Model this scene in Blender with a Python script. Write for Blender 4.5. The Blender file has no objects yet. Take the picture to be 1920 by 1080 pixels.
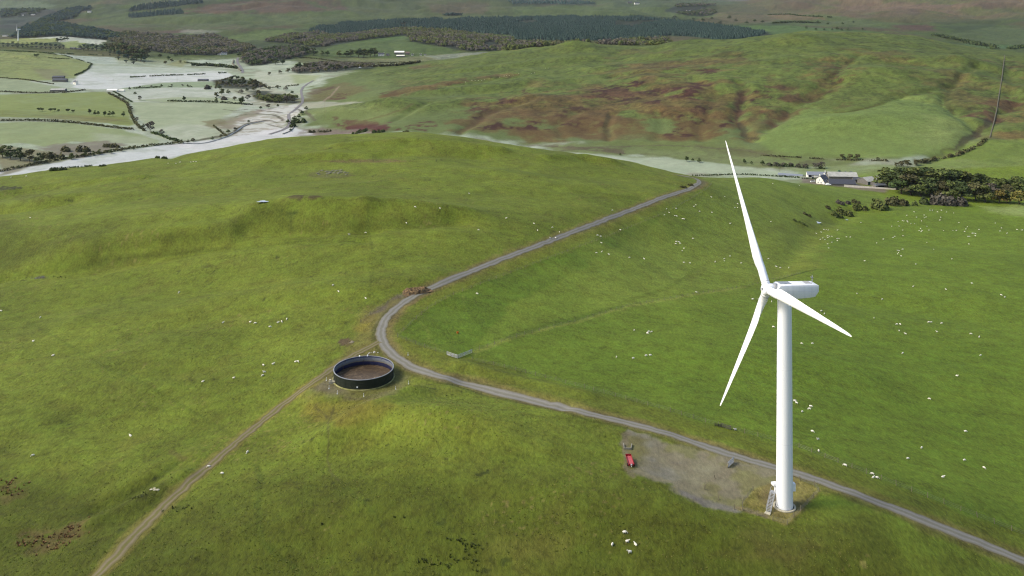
import bpy, math, random, time
import numpy as np
from mathutils import Vector, Matrix
T0 = time.time()
R = math.radians
scene = bpy.context.scene
COL = scene.collection
RNG = np.random.default_rng(7)
random.seed(7)

# ------------------------------------------------------------------ camera
F, HORIZON, CAMZ = 1700.0, -8.0, 118.0      # focal length and horizon row of the 1920 px wide photograph; drone height
cam_d = bpy.data.cameras.new('camera')
cam = bpy.data.objects.new('camera', cam_d)
COL.objects.link(cam)
cam.location = (0, 0, CAMZ)
cam.rotation_euler = (R(90), 0, 0)
cam_d.sensor_width = 36.0
cam_d.lens = 36.0 * F / 1920.0
cam_d.shift_y = -(540 - HORIZON) / 1920.0   # a perspective-corrected (shift) picture: the tower stays vertical
cam_d.clip_start = 1.0
cam_d.clip_end = 60000.0
scene.camera = cam

# ------------------------------------------------------------------ light
SUN_EL, SUN_AZ = R(43), R(262)               # azimuth clockwise from +Y: the sun stands to the left, behind the camera
sdir = Vector((math.sin(SUN_AZ) * math.cos(SUN_EL), math.cos(SUN_AZ) * math.cos(SUN_EL), math.sin(SUN_EL)))
sun_d = bpy.data.lights.new('sun', 'SUN')
sun_d.energy = 2.0
sun_d.angle = R(15)
sun_d.color = (1.0, 0.95, 0.87)
sun = bpy.data.objects.new('sun', sun_d)
COL.objects.link(sun)
sun.location = (0, 0, 600)
sun.rotation_euler = sdir.to_track_quat('Z', 'Y').to_euler()
world = bpy.data.worlds.new('World')
scene.world = world
world.use_nodes = True
wn = world.node_tree
sky = wn.nodes.new('ShaderNodeTexSky')
sky.sky_type = 'NISHITA'
sky.sun_disc = False
sky.sun_elevation = SUN_EL
sky.sun_rotation = SUN_AZ
sky.air_density = 1.0
sky.dust_density = 3.0
sky.ozone_density = 0.6
wn.links.new(sky.outputs[0], wn.nodes['Background'].inputs[0])
wn.nodes['Background'].inputs[1].default_value = 0.145
scene.view_settings.view_transform = 'Standard'
scene.view_settings.look = 'None'
scene.view_settings.exposure = 0.74
scene.view_settings.gamma = 1.0
scene.view_settings.use_curve_mapping = False
scene.cycles.use_denoising = True
scene.cycles.denoiser = 'OPENIMAGEDENOISE'
scene.cycles.denoising_prefilter = 'NONE'
scene.cycles.filter_width = 1.2
scene.cycles.use_adaptive_sampling = False
scene.cycles.max_bounces = 5
scene.cycles.diffuse_bounces = 2
scene.cycles.glossy_bounces = 2
scene.cycles.volume_bounces = 0

# ------------------------------------------------------------------ noise
_tab = [np.random.default_rng(100 + i).random((512, 512)).astype(np.float32) for i in range(4)]
def vnoise(x, y, s=0):
    t = _tab[s % 4]
    x = np.asarray(x, np.float64) + 37.7 * s; y = np.asarray(y, np.float64) + 91.3 * s
    xi = np.floor(x).astype(np.int64); yi = np.floor(y).astype(np.int64)
    fx = x - xi; fy = y - yi
    fx = fx * fx * fx * (fx * (fx * 6 - 15) + 10); fy = fy * fy * fy * (fy * (fy * 6 - 15) + 10)
    a = t[xi & 511, yi & 511]; b = t[(xi + 1) & 511, yi & 511]
    c = t[xi & 511, (yi + 1) & 511]; d = t[(xi + 1) & 511, (yi + 1) & 511]
    return (a * (1 - fx) + b * fx) * (1 - fy) + (c * (1 - fx) + d * fx) * fy
def fbm(x, y, octv=4, s=0, g=0.5):
    out = 0; amp = 1.0; tot = 0
    for o in range(octv):
        out = out + amp * (vnoise(x * 2 ** o + 13.1 * o, y * 2 ** o - 7.3 * o, s + o) * 2 - 1); tot += amp; amp *= g
    return out / tot
def sstep(a, b, x):
    t = np.clip((x - a) / (b - a), 0, 1)
    return t * t * (3 - 2 * t)
def lin(c):
    c = np.asarray(c, float) / 255.0
    return np.where(c <= 0.04045, c / 12.92, ((c + 0.055) / 1.055) ** 2.4)

# ------------------------------------------------------------------ terrain: survey points, a smooth surface through them
SV = []      # (column, row, height) in picture terms, turned to ground points at once
def sv(rows):
    for px, py, z in rows:
        Y = (CAMZ - z) * F / (py - HORIZON)
        SV.append(((px - 960) / F, math.log(Y), z))
def sy(rows):                                 # (column, row, distance)
    for px, py, Y in rows:
        SV.append(((px - 960) / F, math.log(Y), CAMZ - Y * (py - HORIZON) / F))
def sh(rows):                                 # (column, distance, height) where the ground is hidden
    for px, Y, z in rows:
        SV.append(((px - 960) / F, math.log(Y), z))
sv([(-300,1080,-8),(0,1080,-6),(300,1080,-2),(600,1080,-1),(960,1080,0),(1300,1080,-1),(1600,1080,-3),(1920,1080,-8),(2250,1080,-14),
    (-300,900,-10),(0,900,-8),(250,900,-6),(500,900,-1),(760,900,3),(1000,900,3),(1250,900,1),(1470,950,0),(1700,962,-2),(1700,900,-6),(1920,1000,-9),(1920,900,-16),
    (830,790,4),(700,800,1.5),(682,725,0),(560,800,-3),(960,745,1),(1100,775,1.5),(1250,815,1),(1380,860,0.4),(1560,910,-0.6),
    (1000,690,-4),(1100,650,-8),(1300,750,-5),(1500,780,-9),(1700,780,-18),(1920,780,-26),(1300,650,-12),(1500,650,-20),(1700,650,-30),(1920,650,-36),
    (1100,560,-12),(1300,540,-22),(1500,520,-36),(1700,500,-46),(1920,500,-50),(1200,450,-18),(1350,440,-30),(1500,430,-48),(1560,400,-57),(1700,400,-62),(1920,400,-66),
    (1450,370,-40),(1560,352,-66),(1560,345,-68),(1700,380,-66),(2250,780,-34),(2250,500,-56),
    (715,625,1),(800,545,0),(960,478,-2),(1140,409,-8),(1300,352,-18),(1240,375,-14),
    (500,650,-4),(250,650,-8),(0,650,-10),(-300,650,-12),(600,500,0),(300,500,-8),(0,500,-14),(300,440,-2),(0,440,-8),(-300,440,-10),
    (600,425,4),(850,420,4),(300,385,0),(0,385,-9),(600,370,6),(900,370,2),(1100,370,-5),(850,310,2),(600,310,2),(300,330,-4),(1100,330,-9),
    (-300,340,-20),(0,332,-16),(100,319,-14.5),(200,311,-14),(300,295,-11),(400,281,-10),(480,267,-7),(600,255,-4),(690,252,-3),(760,250,-3),(900,262,-5),(1000,279,-9),(1070,289,-13),(1130,297,-16),(1190,306,-20),(1250,320,-24),(1300,330,-28),(1440,333,-44)])
sh([(-300,820,-50),(0,790,-47),(200,825,-48),(400,880,-48),(600,920,-48),(760,930,-48),(900,910,-48),(1000,880,-48),(1130,860,-48),(1250,840,-55),
    (-300,960,-77),(100,945,-77),(300,985,-78),(600,1060,-79),(760,1110,-80),(900,1060,-80),(1000,1010,-80),(1150,970,-79),(1300,930,-77)])
sv([(100,305,-78),(300,280,-79),(500,245,-80),(560,200,-80),(650,250,-79),(100,270,-75),(300,225,-76),(0,250,-70),(-300,280,-72),
    (1100,292,-80),(1300,305,-80),(1450,322,-78),(1640,330,-69)])
sy([(1000,268,1214),(1200,275,1177),(1400,290,1112),(1600,300,1049),(1750,310,995),(1920,300,1000),(2250,300,1000),
    (600,205,1560),(600,160,1900),(700,240,1270),(700,200,1450),(700,165,1750),(700,125,2200),
    (800,246,1240),(760,200,1440),(760,180,1600),(760,122,2230),(900,250,1230),(900,200,1420),(900,150,1750),(900,103,2250),
    (1080,270,1190),(1080,220,1330),(1080,160,1600),(1080,110,1950),(1080,83,2200),
    (1300,275,1170),(1300,240,1260),(1300,190,1400),(1300,140,1600),(1300,100,1850),(1300,79,2050),(1190,87,2130),
    (1500,290,1080),(1500,250,1180),(1500,200,1320),(1500,150,1480),(1500,100,1700),(1500,62,2000),(1400,78,2060),
    (1700,300,1020),(1700,260,1120),(1700,210,1250),(1700,150,1450),(1700,100,1680),(1700,65,1950),(1600,61,1980),(1800,84,1900),
    (1920,250,1120),(1920,200,1280),(1920,150,1480),(1920,98,1800),(2250,200,1250),(2250,90,1800)])
sh([(600,2350,-71),(700,2600,-74),(800,2620,-72),(900,2600,-62),(1080,2600,-50),(1300,2500,-42),(1500,2500,-38),(1700,2450,-38),(1920,2250,-42),(2250,2250,-40)])
sv([(740,104,-70),(600,100,-70),(680,75,-55),(850,98,-66),(700,50,-32),(900,60,-45),(900,37,-20),(1100,76,-46),(1200,35,-15),(1000,30,-10),(1300,60,-40),(1430,66,-40),
    (0,200,-68),(100,200,-70),(0,150,-60),(100,160,-64),(100,110,-56),(0,110,-50),(-300,150,-60),(50,78,-48),(100,67,-46),(200,75,-62),(100,40,-17),(30,45,-40),(300,80,-68),(300,105,-75),(300,140,-74),(300,180,-75),
    (430,105,-76),(430,150,-78),(450,85,-72),(500,120,-74),(500,160,-77),(300,60,-50)])
sy([(500,60,4200),(300,30,5500),(300,10,6200),(300,0,6600),(500,30,5300),(500,0,6300),(700,20,5900),(700,0,6800),(900,10,6800),(900,0,7400),(1200,20,6300),(1200,0,7800),
    (1350,8,7200),(1400,4.5,8000),(1500,30,5600),(1500,0,6700),(1700,40,4800),(1700,10,5800),(1700,0,6300),(1920,80,3400),(1920,40,4500),(1920,0,5800),
    (0,20,6500),(50,10,7500),(50,0,8500),(-300,20,6500),(1600,48,4000),(1480,50,4200)])
sh([(-300,9500,160),(50,9900,150),(300,7600,230),(500,7400,220),(700,8000,200),(900,8600,170),(1200,9400,160),(1400,9500,45),(1500,7700,200),(1700,7400,260),(1920,7000,260),(2250,7000,260),(2250,5000,40)])
SV = np.array(SV)
def _tps_k(r2):
    return r2 * np.log(r2 + 1e-12)
_n = len(SV)
_A = np.zeros((_n + 3, _n + 3))
_d2 = (SV[:, None, 0] - SV[None, :, 0]) ** 2 + (SV[:, None, 1] - SV[None, :, 1]) ** 2
_A[:_n, :_n] = _tps_k(_d2) + np.eye(_n) * 2e-4
_A[:_n, _n] = 1; _A[:_n, _n + 1] = SV[:, 0]; _A[:_n, _n + 2] = SV[:, 1]
_A[_n:, :_n] = _A[:_n, _n:].T
_w = np.linalg.solve(_A, np.concatenate([SV[:, 2], np.zeros(3)]))
def base_height(X, Y):
    sh_ = X.shape
    Yc = np.maximum(Y, 165.0).ravel()
    s = np.clip(X.ravel() / Yc, -0.72, 0.72); l = np.log(Yc)
    out = np.empty(len(s))
    for i in range(0, len(s), 20000):
        a, b = s[i:i+20000], l[i:i+20000]
        r2 = (a[:, None] - SV[None, :, 0]) ** 2 + (b[:, None] - SV[None, :, 1]) ** 2
        out[i:i+20000] = _tps_k(r2) @ _w[:_n] + _w[_n] + _w[_n+1] * a + _w[_n+2] * b
    return out.reshape(sh_)

# coarse evaluation, then cubic refinement on the mesh lattice
def rows_y():
    y = []
    for a, b, n, p in ((12, 176, 16, 1.0), (176, 300, 200, 0.7), (300, 960, 250, 0.35), (960, 2300, 270, 0.55), (2300, 9900, 190, 0.15)):
        t = np.arange(n) / n
        # spacing between linear (p=1) and uniform in 1/Y (p=0)
        y.append(p * (a + (b - a) * t) + (1 - p) / (1 / a + (1 / b - 1 / a) * t))
    return np.concatenate(y + [[9900.0]])
GY = rows_y()
GT = np.concatenate([np.linspace(-1.15, -0.60, 40)[:-1], np.linspace(-0.60, 0.60, 860), np.linspace(0.60, 1.15, 40)[1:]])
YOFF = 60.0
GXX = GT[None, :] * (GY[:, None] + YOFF)
GYY = np.repeat(GY[:, None], len(GT), 1)
def cubic_up(ctrl, n_out):                   # Catmull-Rom interpolation along axis 0 at fractional indices
    i = np.clip(np.floor(n_out).astype(int), 0, ctrl.shape[0] - 2); f = (n_out - i)[:, None]
    p = lambda k: ctrl[np.clip(i + k, 0, ctrl.shape[0] - 1)]
    a, b, c, d = p(-1), p(0), p(1), p(2)
    return 0.5 * (2 * b + (c - a) * f + (2 * a - 5 * b + 4 * c - d) * f ** 2 + (3 * b - a - 3 * c + d) * f ** 3)
_ci = np.arange(0, len(GY) + 4, 5.0); _ci[-1] = len(GY) - 1
_cy = np.interp(_ci, np.arange(len(GY)), GY)
_cj = np.linspace(0, len(GT) - 1, 150); _ct = np.interp(_cj, np.arange(len(GT)), GT)
_zc = base_height(_ct[None, :] * (_cy[:, None] + YOFF), np.repeat(_cy[:, None], len(_ct), 1))
_z1 = cubic_up(_zc, np.interp(np.arange(len(GY)), _ci, np.arange(len(_ci))))
GZ = cubic_up(_z1.T.copy(), np.interp(np.arange(len(GT)), _cj, np.arange(len(_cj)))).T.copy()
def zat(X, Y):
    X = np.asarray(X, float); Y = np.asarray(Y, float)
    i = np.clip(np.searchsorted(GY, Y) - 1, 0, len(GY) - 2); fy = np.clip((Y - GY[i]) / (GY[i+1] - GY[i]), 0, 1)
    def row(k):
        t = X / (GY[k] + YOFF)
        j = np.clip(np.searchsorted(GT, t) - 1, 0, len(GT) - 2); fx = np.clip((t - GT[j]) / (GT[j+1] - GT[j]), 0, 1)
        return GZ[k, j] * (1 - fx) + GZ[k, j+1] * fx
    return row(i) * (1 - fy) + row(i + 1) * fy
def G(pts, ymin=150.0, ymax=9500.0):
    """ground points seen at the given photograph pixels, first hit beyond ymin"""
    p = np.atleast_2d(np.asarray(pts, float))
    Ys = np.exp(np.linspace(math.log(ymin), math.log(ymax), 420))
    u = (p[:, 0] - 960) / F; s = (p[:, 1] - HORIZON) / F
    XX = u[:, None] * Ys[None, :]
    D = (CAMZ - s[:, None] * Ys[None, :]) - zat(XX, np.repeat(Ys[None, :], len(p), 0))
    below = D < 0
    k = np.where(below.any(1), below.argmax(1), len(Ys) - 1)
    k = np.maximum(k, 1); r = np.arange(len(p))
    d0, d1 = D[r, k-1], D[r, k]
    f = np.clip(d0 / np.where(np.abs(d0 - d1) < 1e-9, 1e-9, d0 - d1), 0, 1)
    Y = Ys[k-1] + (Ys[k] - Ys[k-1]) * f
    X = u * Y
    return np.stack([X, Y, zat(X, Y)], 1)
def densify(pts, step, closed):
    p = np.asarray(pts, float)
    q = np.concatenate([p, p[:1]]) if closed else p
    out = []
    for a, b in zip(q[:-1], q[1:]):
        n = max(1, int(np.hypot(*(b - a)) / step))
        out.append(a + (b - a) * (np.arange(n) / n)[:, None])
    if not closed: out.append(q[-1:])
    return np.concatenate(out)

# mounds, hollows and banks: (column, row, half-width, half-depth, turn, height)
def mound(px, py, rx, ry, rot, h, ymin=150):
    g = G([(px, py)], ymin)[0]
    c, s_ = math.cos(R(rot)), math.sin(R(rot))
    m = max(rx, ry) * 3
    sel = (np.abs(GXX - g[0]) < m) & (np.abs(GYY - g[1]) < m)
    dx, dy = GXX[sel] - g[0], GYY[sel] - g[1]
    a = (dx * c + dy * s_) / rx; b = (-dx * s_ + dy * c) / ry
    GZ[sel] += h * np.exp(-(a * a + b * b))
for m_ in [(545,392,34,22,8,4.0),(640,398,40,20,0,3.5),(790,392,48,20,-6,3.6),(350,410,60,25,10,3.0),(120,430,60,30,6,3.2),(160,372,40,14,0,2.2),(60,375,30,14,8,2.4),
           (500,285,30,18,0,2.5),(850,280,70,20,-5,2.5),(690,286,60,16,0,2),(300,345,40,16,0,1.6),(960,330,60,18,-8,2),(980,285,26,14,-10,2.6),(1110,300,22,14,-20,2.4),
           (260,930,14,7,40,-.8),(180,965,14,7,40,-.6),(330,880,14,5,40,1.0),(800,795,26,11,-18,3.6),(700,850,20,10,-10,-1.2),(640,950,30,16,0,1.5),(1050,950,30,14,10,1.2),(1200,960,26,12,0,1.0),
           (1540,405,26,20,20,-2.5),(1590,392,26,18,10,-2.5),(1490,440,20,30,0,-1),(1760,480,40,30,0,3),(1560,690,30,20,0,2),(1650,570,50,20,-10,-2.5),
           (940,735,30,6,-25,1.5),(430,455,50,10,6,-1.6),(300,478,50,9,12,-1.8),(200,495,40,9,14,-1.6)]:
    mound(*m_)
for m_ in [(1490,75,80,60,0,10),(1260,100,90,60,0,8),(1080,90,50,40,0,10),(1390,200,18,120,10,-2),(1470,200,24,120,-14,-2),(1560,130,50,90,-20,-3),(1640,140,120,60,0,12),(1800,120,60,50,0,12),
           (1250,210,80,60,0,7),(1000,190,60,80,-20,8),(1100,240,30,50,0,-6),(1800,210,22,130,25,-2),(1850,250,20,60,40,-3),(700,200,90,50,0,9),(820,175,120,30,8,-9),(640,180,40,40,0,-5),(1680,230,120,60,0,6),
           (1560,230,60,40,0,5),(1880,160,30,120,0,8)]:
    mound(*m_, ymin=1000)
# cuts (burns, dry gullies) and ridges along lines on the big hill and the turbine hill: width and depth in metres
def crease(pts, w, dep, ymin=1000, ymax=2450):
    P = G(densify(pts, 6, False), ymin, ymax)[:, :2]
    if ymin > 900: w, dep = (w*.5, dep*.4) if dep < 0 else (w, dep*.5)
    m = w * 3; sel = (GXX > P[:,0].min()-m) & (GXX < P[:,0].max()+m) & (GYY > P[:,1].min()-m) & (GYY < P[:,1].max()+m)
    x, y = GXX[sel], GYY[sel]; x = x + fbm(x/60, y/60, 2, 1)*w*.7; d2 = np.full(len(x), 1e18)
    for (ax, ay), (bx, by) in zip(P[:-1], P[1:]):
        ex, ey = bx-ax, by-ay; L = ex*ex+ey*ey+1e-9; t = np.clip(((x-ax)*ex+(y-ay)*ey)/L, 0, 1)
        d2 = np.minimum(d2, (x-ax-t*ex)**2 + (y-ay-t*ey)**2)
    GZ[sel] += dep * (1.7 if ymin < 900 else 1.25) * np.exp(-d2/(w*w))
for pts, w, d in [([(1390,160),(1394,180),(1388,205),(1384,232),(1392,250),(1410,262)],22,-11),([(1575,150),(1530,180),(1495,195),(1465,222),(1435,242)],26,-12),([(1610,105),(1580,125),(1545,155),(1505,186)],20,-7),
                  ([(1920,185),(1895,200),(1860,224),(1835,247),(1800,272),(1750,296),(1715,304)],24,-11),([(1830,120),(1800,140),(1785,160),(1776,180),(1772,196),(1792,216),(1825,240)],18,-9),
                  ([(640,190),(700,184),(780,170),(860,158),(960,142)],34,-9),([(585,212),(660,200),(760,186),(860,170),(960,156),(1010,150)],40,9),([(780,205),(850,196),(930,190),(1000,178)],30,6),
                  ([(740,225),(780,200),(800,192)],16,-6),([(860,250),(895,225),(935,205),(1000,180)],20,-7),([(1138,262),(1138,235),(1145,212)],14,-7),([(1060,258),(1045,235),(1080,210)],18,-5),([(1230,262),(1240,235),(1230,205)],20,-5),
                  ([(1320,262),(1310,235),(1330,205),(1350,180)],20,-6),([(1540,212),(1600,208),(1650,195),(1700,180),(1790,164)],14,-4),([(1560,222),(1640,214),(1700,196)],30,4),([(900,128),(1000,118),(1100,108)],40,7),([(820,140),(920,128)],30,-5),
                  ([(1100,128),(1200,118),(1330,108)],45,7),([(1150,145),(1250,140),(1370,130)],35,-6),([(1420,120),(1500,112),(1580,110)],30,6),([(1640,110),(1720,104),(1790,100)],40,6),([(1780,92),(1800,120),(1790,140)],30,8),([(1880,110),(1900,150),(1890,185)],20,-6),
                  ([(1240,190),(1300,180),(1370,170)],30,5),([(1000,165),(1060,150),(1120,142)],30,5),([(930,232),(1000,222)],26,5)]:
    crease(pts, w, d)
for pts, w, d in [([(0,520),(140,500),(300,472),(440,466),(560,452),(680,452)],5,-1.2),([(100,470),(250,452),(430,440)],9,1.6),([(470,428),(560,434),(690,430)],7,-1.8),([(480,395),(560,382),(690,386)],9,1.8),([(690,430),(760,424),(860,412)],7,-1.2),([(700,382),(800,388),(880,396)],8,1.4),
                  ([(520,300),(600,292),(680,296)],9,1.5),([(640,275),(760,266),(860,272),(940,284)],9,2.0),([(640,290),(760,284),(900,292)],9,-1.5),([(0,365),(60,352),(160,344),(260,336)],8,1.6),([(0,392),(80,385),(140,372)],8,-1.6),([(300,290),(380,296),(460,292)],8,-1.5),
                  ([(185,958),(240,932),(290,905),(335,872)],3.2,-.6),([(180,985),(260,955),(340,905)],4,1.2),([(1030,300),(1090,296),(1140,304)],7,1.6),([(560,545),(680,540),(800,520)],12,1.4),([(150,600),(300,590),(480,560)],14,1.3),([(640,820),(700,775),(770,740)],7,1.6),([(870,712),(960,735),(1060,760)],4,-1.0),([(860,690),(960,715),(1100,745)],5,1.0),
                  ([(1440,512),(1490,470),(1520,435),(1560,412),(1600,396)],9,-.9)]:
    crease(pts, w, d, 150, 1000)
GSLOPE = GXX / GYY
_cx = (np.array([-300, 0, 200, 400, 600, 760, 900, 1000, 1130, 1250, 1300, 1440, 1560, 1700, 1920, 2300]) - 960) / F
_cyv = np.array([660, 680, 715, 765, 800, 808, 785, 762, 757, 750, 755, 820, 930, 965, 965, 965])
CRESTY = np.interp(GSLOPE, _cx, _cyv)
near = 1 - sstep(0, 60, GYY - CRESTY)
valley = (1 - near) * (1 - sstep(-66, -50, GZ)) * (1 - sstep(2300, 2900, GYY))
hill = (1 - near) * (1 - valley)
lushmask = near * sstep(0.0, 0.05, GSLOPE - np.interp(GYY, [150, 270, 314, 363, 420, 514, 642, 760], [0.6, 0.0, -0.125, -0.06, 0.02, 0.13, 0.21, 0.22]))
GZ += near * (1 - 0.55 * lushmask) * (fbm(GXX / 70, GYY / 55, 3, 1) * 2.0 + fbm(GXX / 17, GYY / 13, 2, 2) * 0.5 + fbm(GXX / 4.5, GYY / 4.0, 2, 3) * 0.12)
_lf = G([(1640, 235)], 1000, 2450)[0]
hill = hill * (1 - .8 * np.exp(-(((GXX - _lf[0]) / 130) ** 2 + ((GYY - _lf[1]) / 150) ** 2) ** 2))
GZ += valley * (fbm(GXX / 160, GYY / 160, 3, 2) * 1.6 + fbm(GXX / 24, GYY / 30, 3, 1) * .35)
GZ += hill * (fbm(GXX / 260, GYY / 260, 4, 3, 0.55) * 11 * sstep(900, 1500, GYY) * (1 + 1.2 * sstep(3500, 6500, GYY)) * (1 - .9 * np.exp(-((GSLOPE - .259) / .03) ** 2) * sstep(4000, 6000, GYY))
              + (np.abs(fbm(GXX / 120 + 0.25 * GZ / 10, GYY / 260, 3, 1)) - 0.25) * 6 * sstep(1000, 1300, GYY)
              + fbm(GXX / 48, GYY / 60, 3, 2) * 1.3 * sstep(1000, 1200, GYY) + fbm(GXX / 14, GYY / 18, 2, 0) * .5)
_ff = sstep(3600, 5200, GYY) * (1 - np.exp(-((GSLOPE - .259) / .04) ** 2))
GZ += _ff * (fbm(GXX / 900, GYY / 700, 4, 1, .55) * 55 + (np.abs(fbm(GXX / 420, GYY / 420, 3, 2)) - .25) * 40)
GZ -= 16 * np.exp(-((GSLOPE - .264) / .018) ** 2) * sstep(5500, 7500, GYY)
# level ground under the turbine and the tank
def level(x, y, z, r0, r1):
    d = np.hypot(GXX - x, GYY - y); k = 1 - sstep(r0, r1, d)
    GZ[:] = GZ * (1 - k) + z * k
TX, TY = 62.94, 209.4
level(TX, TY, 0.0, 7, 26)
TK = G([(682, 706)])[0]
TKX, TKY = TK[0], TK[1]
level(TKX, TKY, 0.0, 11, 24)
print('terrain', round(time.time() - T0, 1))
# ------------------------------------------------------------------ land cover (what grows or lies where; own colour, with some light and shade painted in)
KA = 0.60                                     # picture colour -> surface colour
PX, PY = GXX.ravel(), GYY.ravel()
NEAR, VAL, HILL, LUSH = near.ravel(), valley.ravel(), hill.ravel(), lushmask.ravel()
PZ = GZ.ravel()
WARP = {}
def warp(scale, amp):
    k = (scale, amp)
    if k not in WARP:
        WARP[k] = (fbm(PX / scale, PY / scale, 3, 1) * amp * 2, fbm(PX / scale, PY / scale, 3, 2) * amp * 2)
    return WARP[k]
def poly_mask(P, feather, wscale=0, wamp=0):
    """soft mask of a ground polygon; feather in metres"""
    x0, y0 = P.min(0) - feather - wamp * 2; x1, y1 = P.max(0) + feather + wamp * 2
    sel = np.where((PX > x0) & (PX < x1) & (PY > y0) & (PY < y1))[0]
    m = np.zeros(len(PX), np.float32)
    if not len(sel): return m
    x, y = PX[sel].copy(), PY[sel].copy()
    if wamp:
        wx, wy = warp(wscale, wamp); x += wx[sel]; y += wy[sel]
    ins = np.zeros(len(x), bool); d2 = np.full(len(x), 1e18)
    for (ax, ay), (bx, by) in zip(P, np.roll(P, -1, 0)):
        c = ((ay > y) != (by > y))
        if by != ay: ins ^= c & (x < (bx - ax) * (y - ay) / (by - ay) + ax)
        ex, ey = bx - ax, by - ay; L = ex * ex + ey * ey + 1e-9
        t = np.clip(((x - ax) * ex + (y - ay) * ey) / L, 0, 1)
        d2 = np.minimum(d2, (x - ax - t * ex) ** 2 + (y - ay - t * ey) ** 2)
    d = np.sqrt(d2) * np.where(ins, 1, -1)
    m[sel] = sstep(-feather, feather, d)
    return m
def line_mask(P, w0, w1, wscale=0, wamp=0):
    m = np.zeros(len(PX), np.float32)
    x0, y0 = P.min(0) - w1 - wamp * 2; x1, y1 = P.max(0) + w1 + wamp * 2
    sel = np.where((PX > x0) & (PX < x1) & (PY > y0) & (PY < y1))[0]
    if not len(sel): return m
    x, y = PX[sel].copy(), PY[sel].copy()
    if wamp:
        wx, wy = warp(wscale, wamp); x += wx[sel]; y += wy[sel]
    d2 = np.full(len(x), 1e18)
    for (ax, ay), (bx, by) in zip(P[:-1], P[1:]):
        ex, ey = bx - ax, by - ay; L = ex * ex + ey * ey + 1e-9
        t = np.clip(((x - ax) * ex + (y - ay) * ey) / L, 0, 1)
        d2 = np.minimum(d2, (x - ax - t * ex) ** 2 + (y - ay - t * ey) ** 2)
    m[sel] = 1 - sstep(w0, w1, np.sqrt(d2))
    return m
def area(pts, feather, wscale=0, wamp=0, ymin=150, ymax=9500, step=14):
    return poly_mask(G(densify(pts, step, True), ymin, ymax)[:, :2], feather, wscale, wamp)
def stroke(pts, w0, w1, wscale=0, wamp=0, ymin=150, ymax=9500, step=10):
    return line_mask(G(densify(pts, step, False), ymin, ymax)[:, :2], w0, w1, wscale, wamp)
GC = np.zeros((len(PX), 3), np.float32)       # colour
GTX = np.ones(len(PX), np.float32)            # strength of the grass grain
BLUE = .68
def paint(mask, rgb, k=1.0, tex=None):
    global GC, GTX
    m = (mask * k)[:, None].astype(np.float32)
    c = lin(rgb) * KA
    if rgb[1] >= rgb[0] > rgb[2] * 1.25: c = c * np.array([.945 if BLUE < .8 else 1.0, .985, BLUE])      # greens: less blue
    GC = GC * (1 - m) + m * c.astype(np.float32)
    if tex is not None: GTX = GTX * (1 - m[:, 0]) + m[:, 0] * tex
n40 = fbm(PX / 42, PY / 36, 4, 0).astype(np.float32); n12 = fbm(PX / 11, PY / 9, 3, 1).astype(np.float32)
n150 = fbm(PX / 150, PY / 150, 4, 2).astype(np.float32); n400 = fbm(PX / 420, PY / 420, 5, 3).astype(np.float32)
n4 = fbm(PX / 3.2, PY / 2.6, 3, 3).astype(np.float32)
one = np.ones(len(PX), np.float32)
# base: olive hill pasture, frosted valley, green and brown hills
paint(one, (112, 123, 48))
paint(sstep(-0.15, 0.5, n40), (122, 132, 54), 0.5)
paint(sstep(0.0, 0.5, -n40 + 0.4 * n12), (102, 110, 42), 0.5)
paint(sstep(0.1, 0.6, n12), (120, 122, 58), 0.4)
paint(LUSH, (116, 132, 52)); paint(LUSH * sstep(-.1, .5, n40), (122, 138, 56), 0.4); paint(LUSH * sstep(0, .5, n150), (112, 128, 50), 0.4)
paint(HILL, (104, 118, 58)); paint(HILL * sstep(0.0, 0.4, n400), (112, 100, 66), 0.7); paint(HILL * sstep(0.05, 0.4, n150), (96, 112, 50), 0.6)
paint(HILL * sstep(0.1, 0.45, -n40 - .4 * n150), (110, 104, 60), 0.55)
paint(VAL, (160, 172, 144)); paint(VAL * sstep(-.1, .4, n150), (180, 188, 170), 0.7); paint(VAL * sstep(.1, .4, n40 - .4 * n150), (128, 122, 100), .5)
FAR = sstep(2500, 3300, PY)
paint(FAR, (76, 90, 48)); paint(FAR * sstep(-0.05, 0.3, n400), (86, 76, 52), 0.8); paint(FAR * sstep(0.1, 0.5, n150), (64, 80, 40), 0.6); paint(FAR * sstep(.0, .25, n150 - n400), (52, 60, 40), .5)
MOOR = sstep(4300, 5600, PY) * sstep(-.1, .15, GSLOPE.ravel() - 0.26)
paint(MOOR, (110, 96, 68)); paint(MOOR * sstep(0, .35, n400 + .5 * n150), (88, 96, 54), 0.75); paint(MOOR * sstep(0.1, .4, -n150), (92, 76, 58), 0.7)
GTX = GTX * (1 - 0.35 * VAL)

# -- the turbine hill
paint(area([(-300,560),(150,500),(300,478),(450,466),(470,440),(430,425),(250,430),(0,425),(-300,440)], 14, 30, 12), (86, 92, 36), 0.75)  # rough grass, darkened to paint a cloud shadow over this band
paint(area([(480,432),(690,430),(730,415),(690,395),(600,398),(520,388),(440,420)], 8, 30, 8), (88, 95, 36), 0.7)  # shade of the steep bank facing the camera, painted into the grass
paint(area([(690,420),(760,425),(860,415),(850,400),(760,392),(700,400)], 8, 30, 8), (92, 100, 38), 0.65)  # same painted slope shade on the bank further right
paint(area([(-300,1200),(1920,1200),(1920,1060),(1650,985),(1480,990),(1250,980),(1000,980),(700,930),(400,940),(100,880),(-300,820)], 14, 20, 10, step=30), (84, 90, 32), 0.8)  # rough olive foreground, darkened to paint in the vignette
paint(area([(-300,1200),(1500,1200),(1500,1000),(1300,930),(1150,880),(1000,840),(900,850),(760,880),(620,900),(480,890),(380,980),(200,1000),(-300,900)], 16, 24, 10, step=30), (88, 95, 33), .7)  # second coat of the painted foreground darkening
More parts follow.
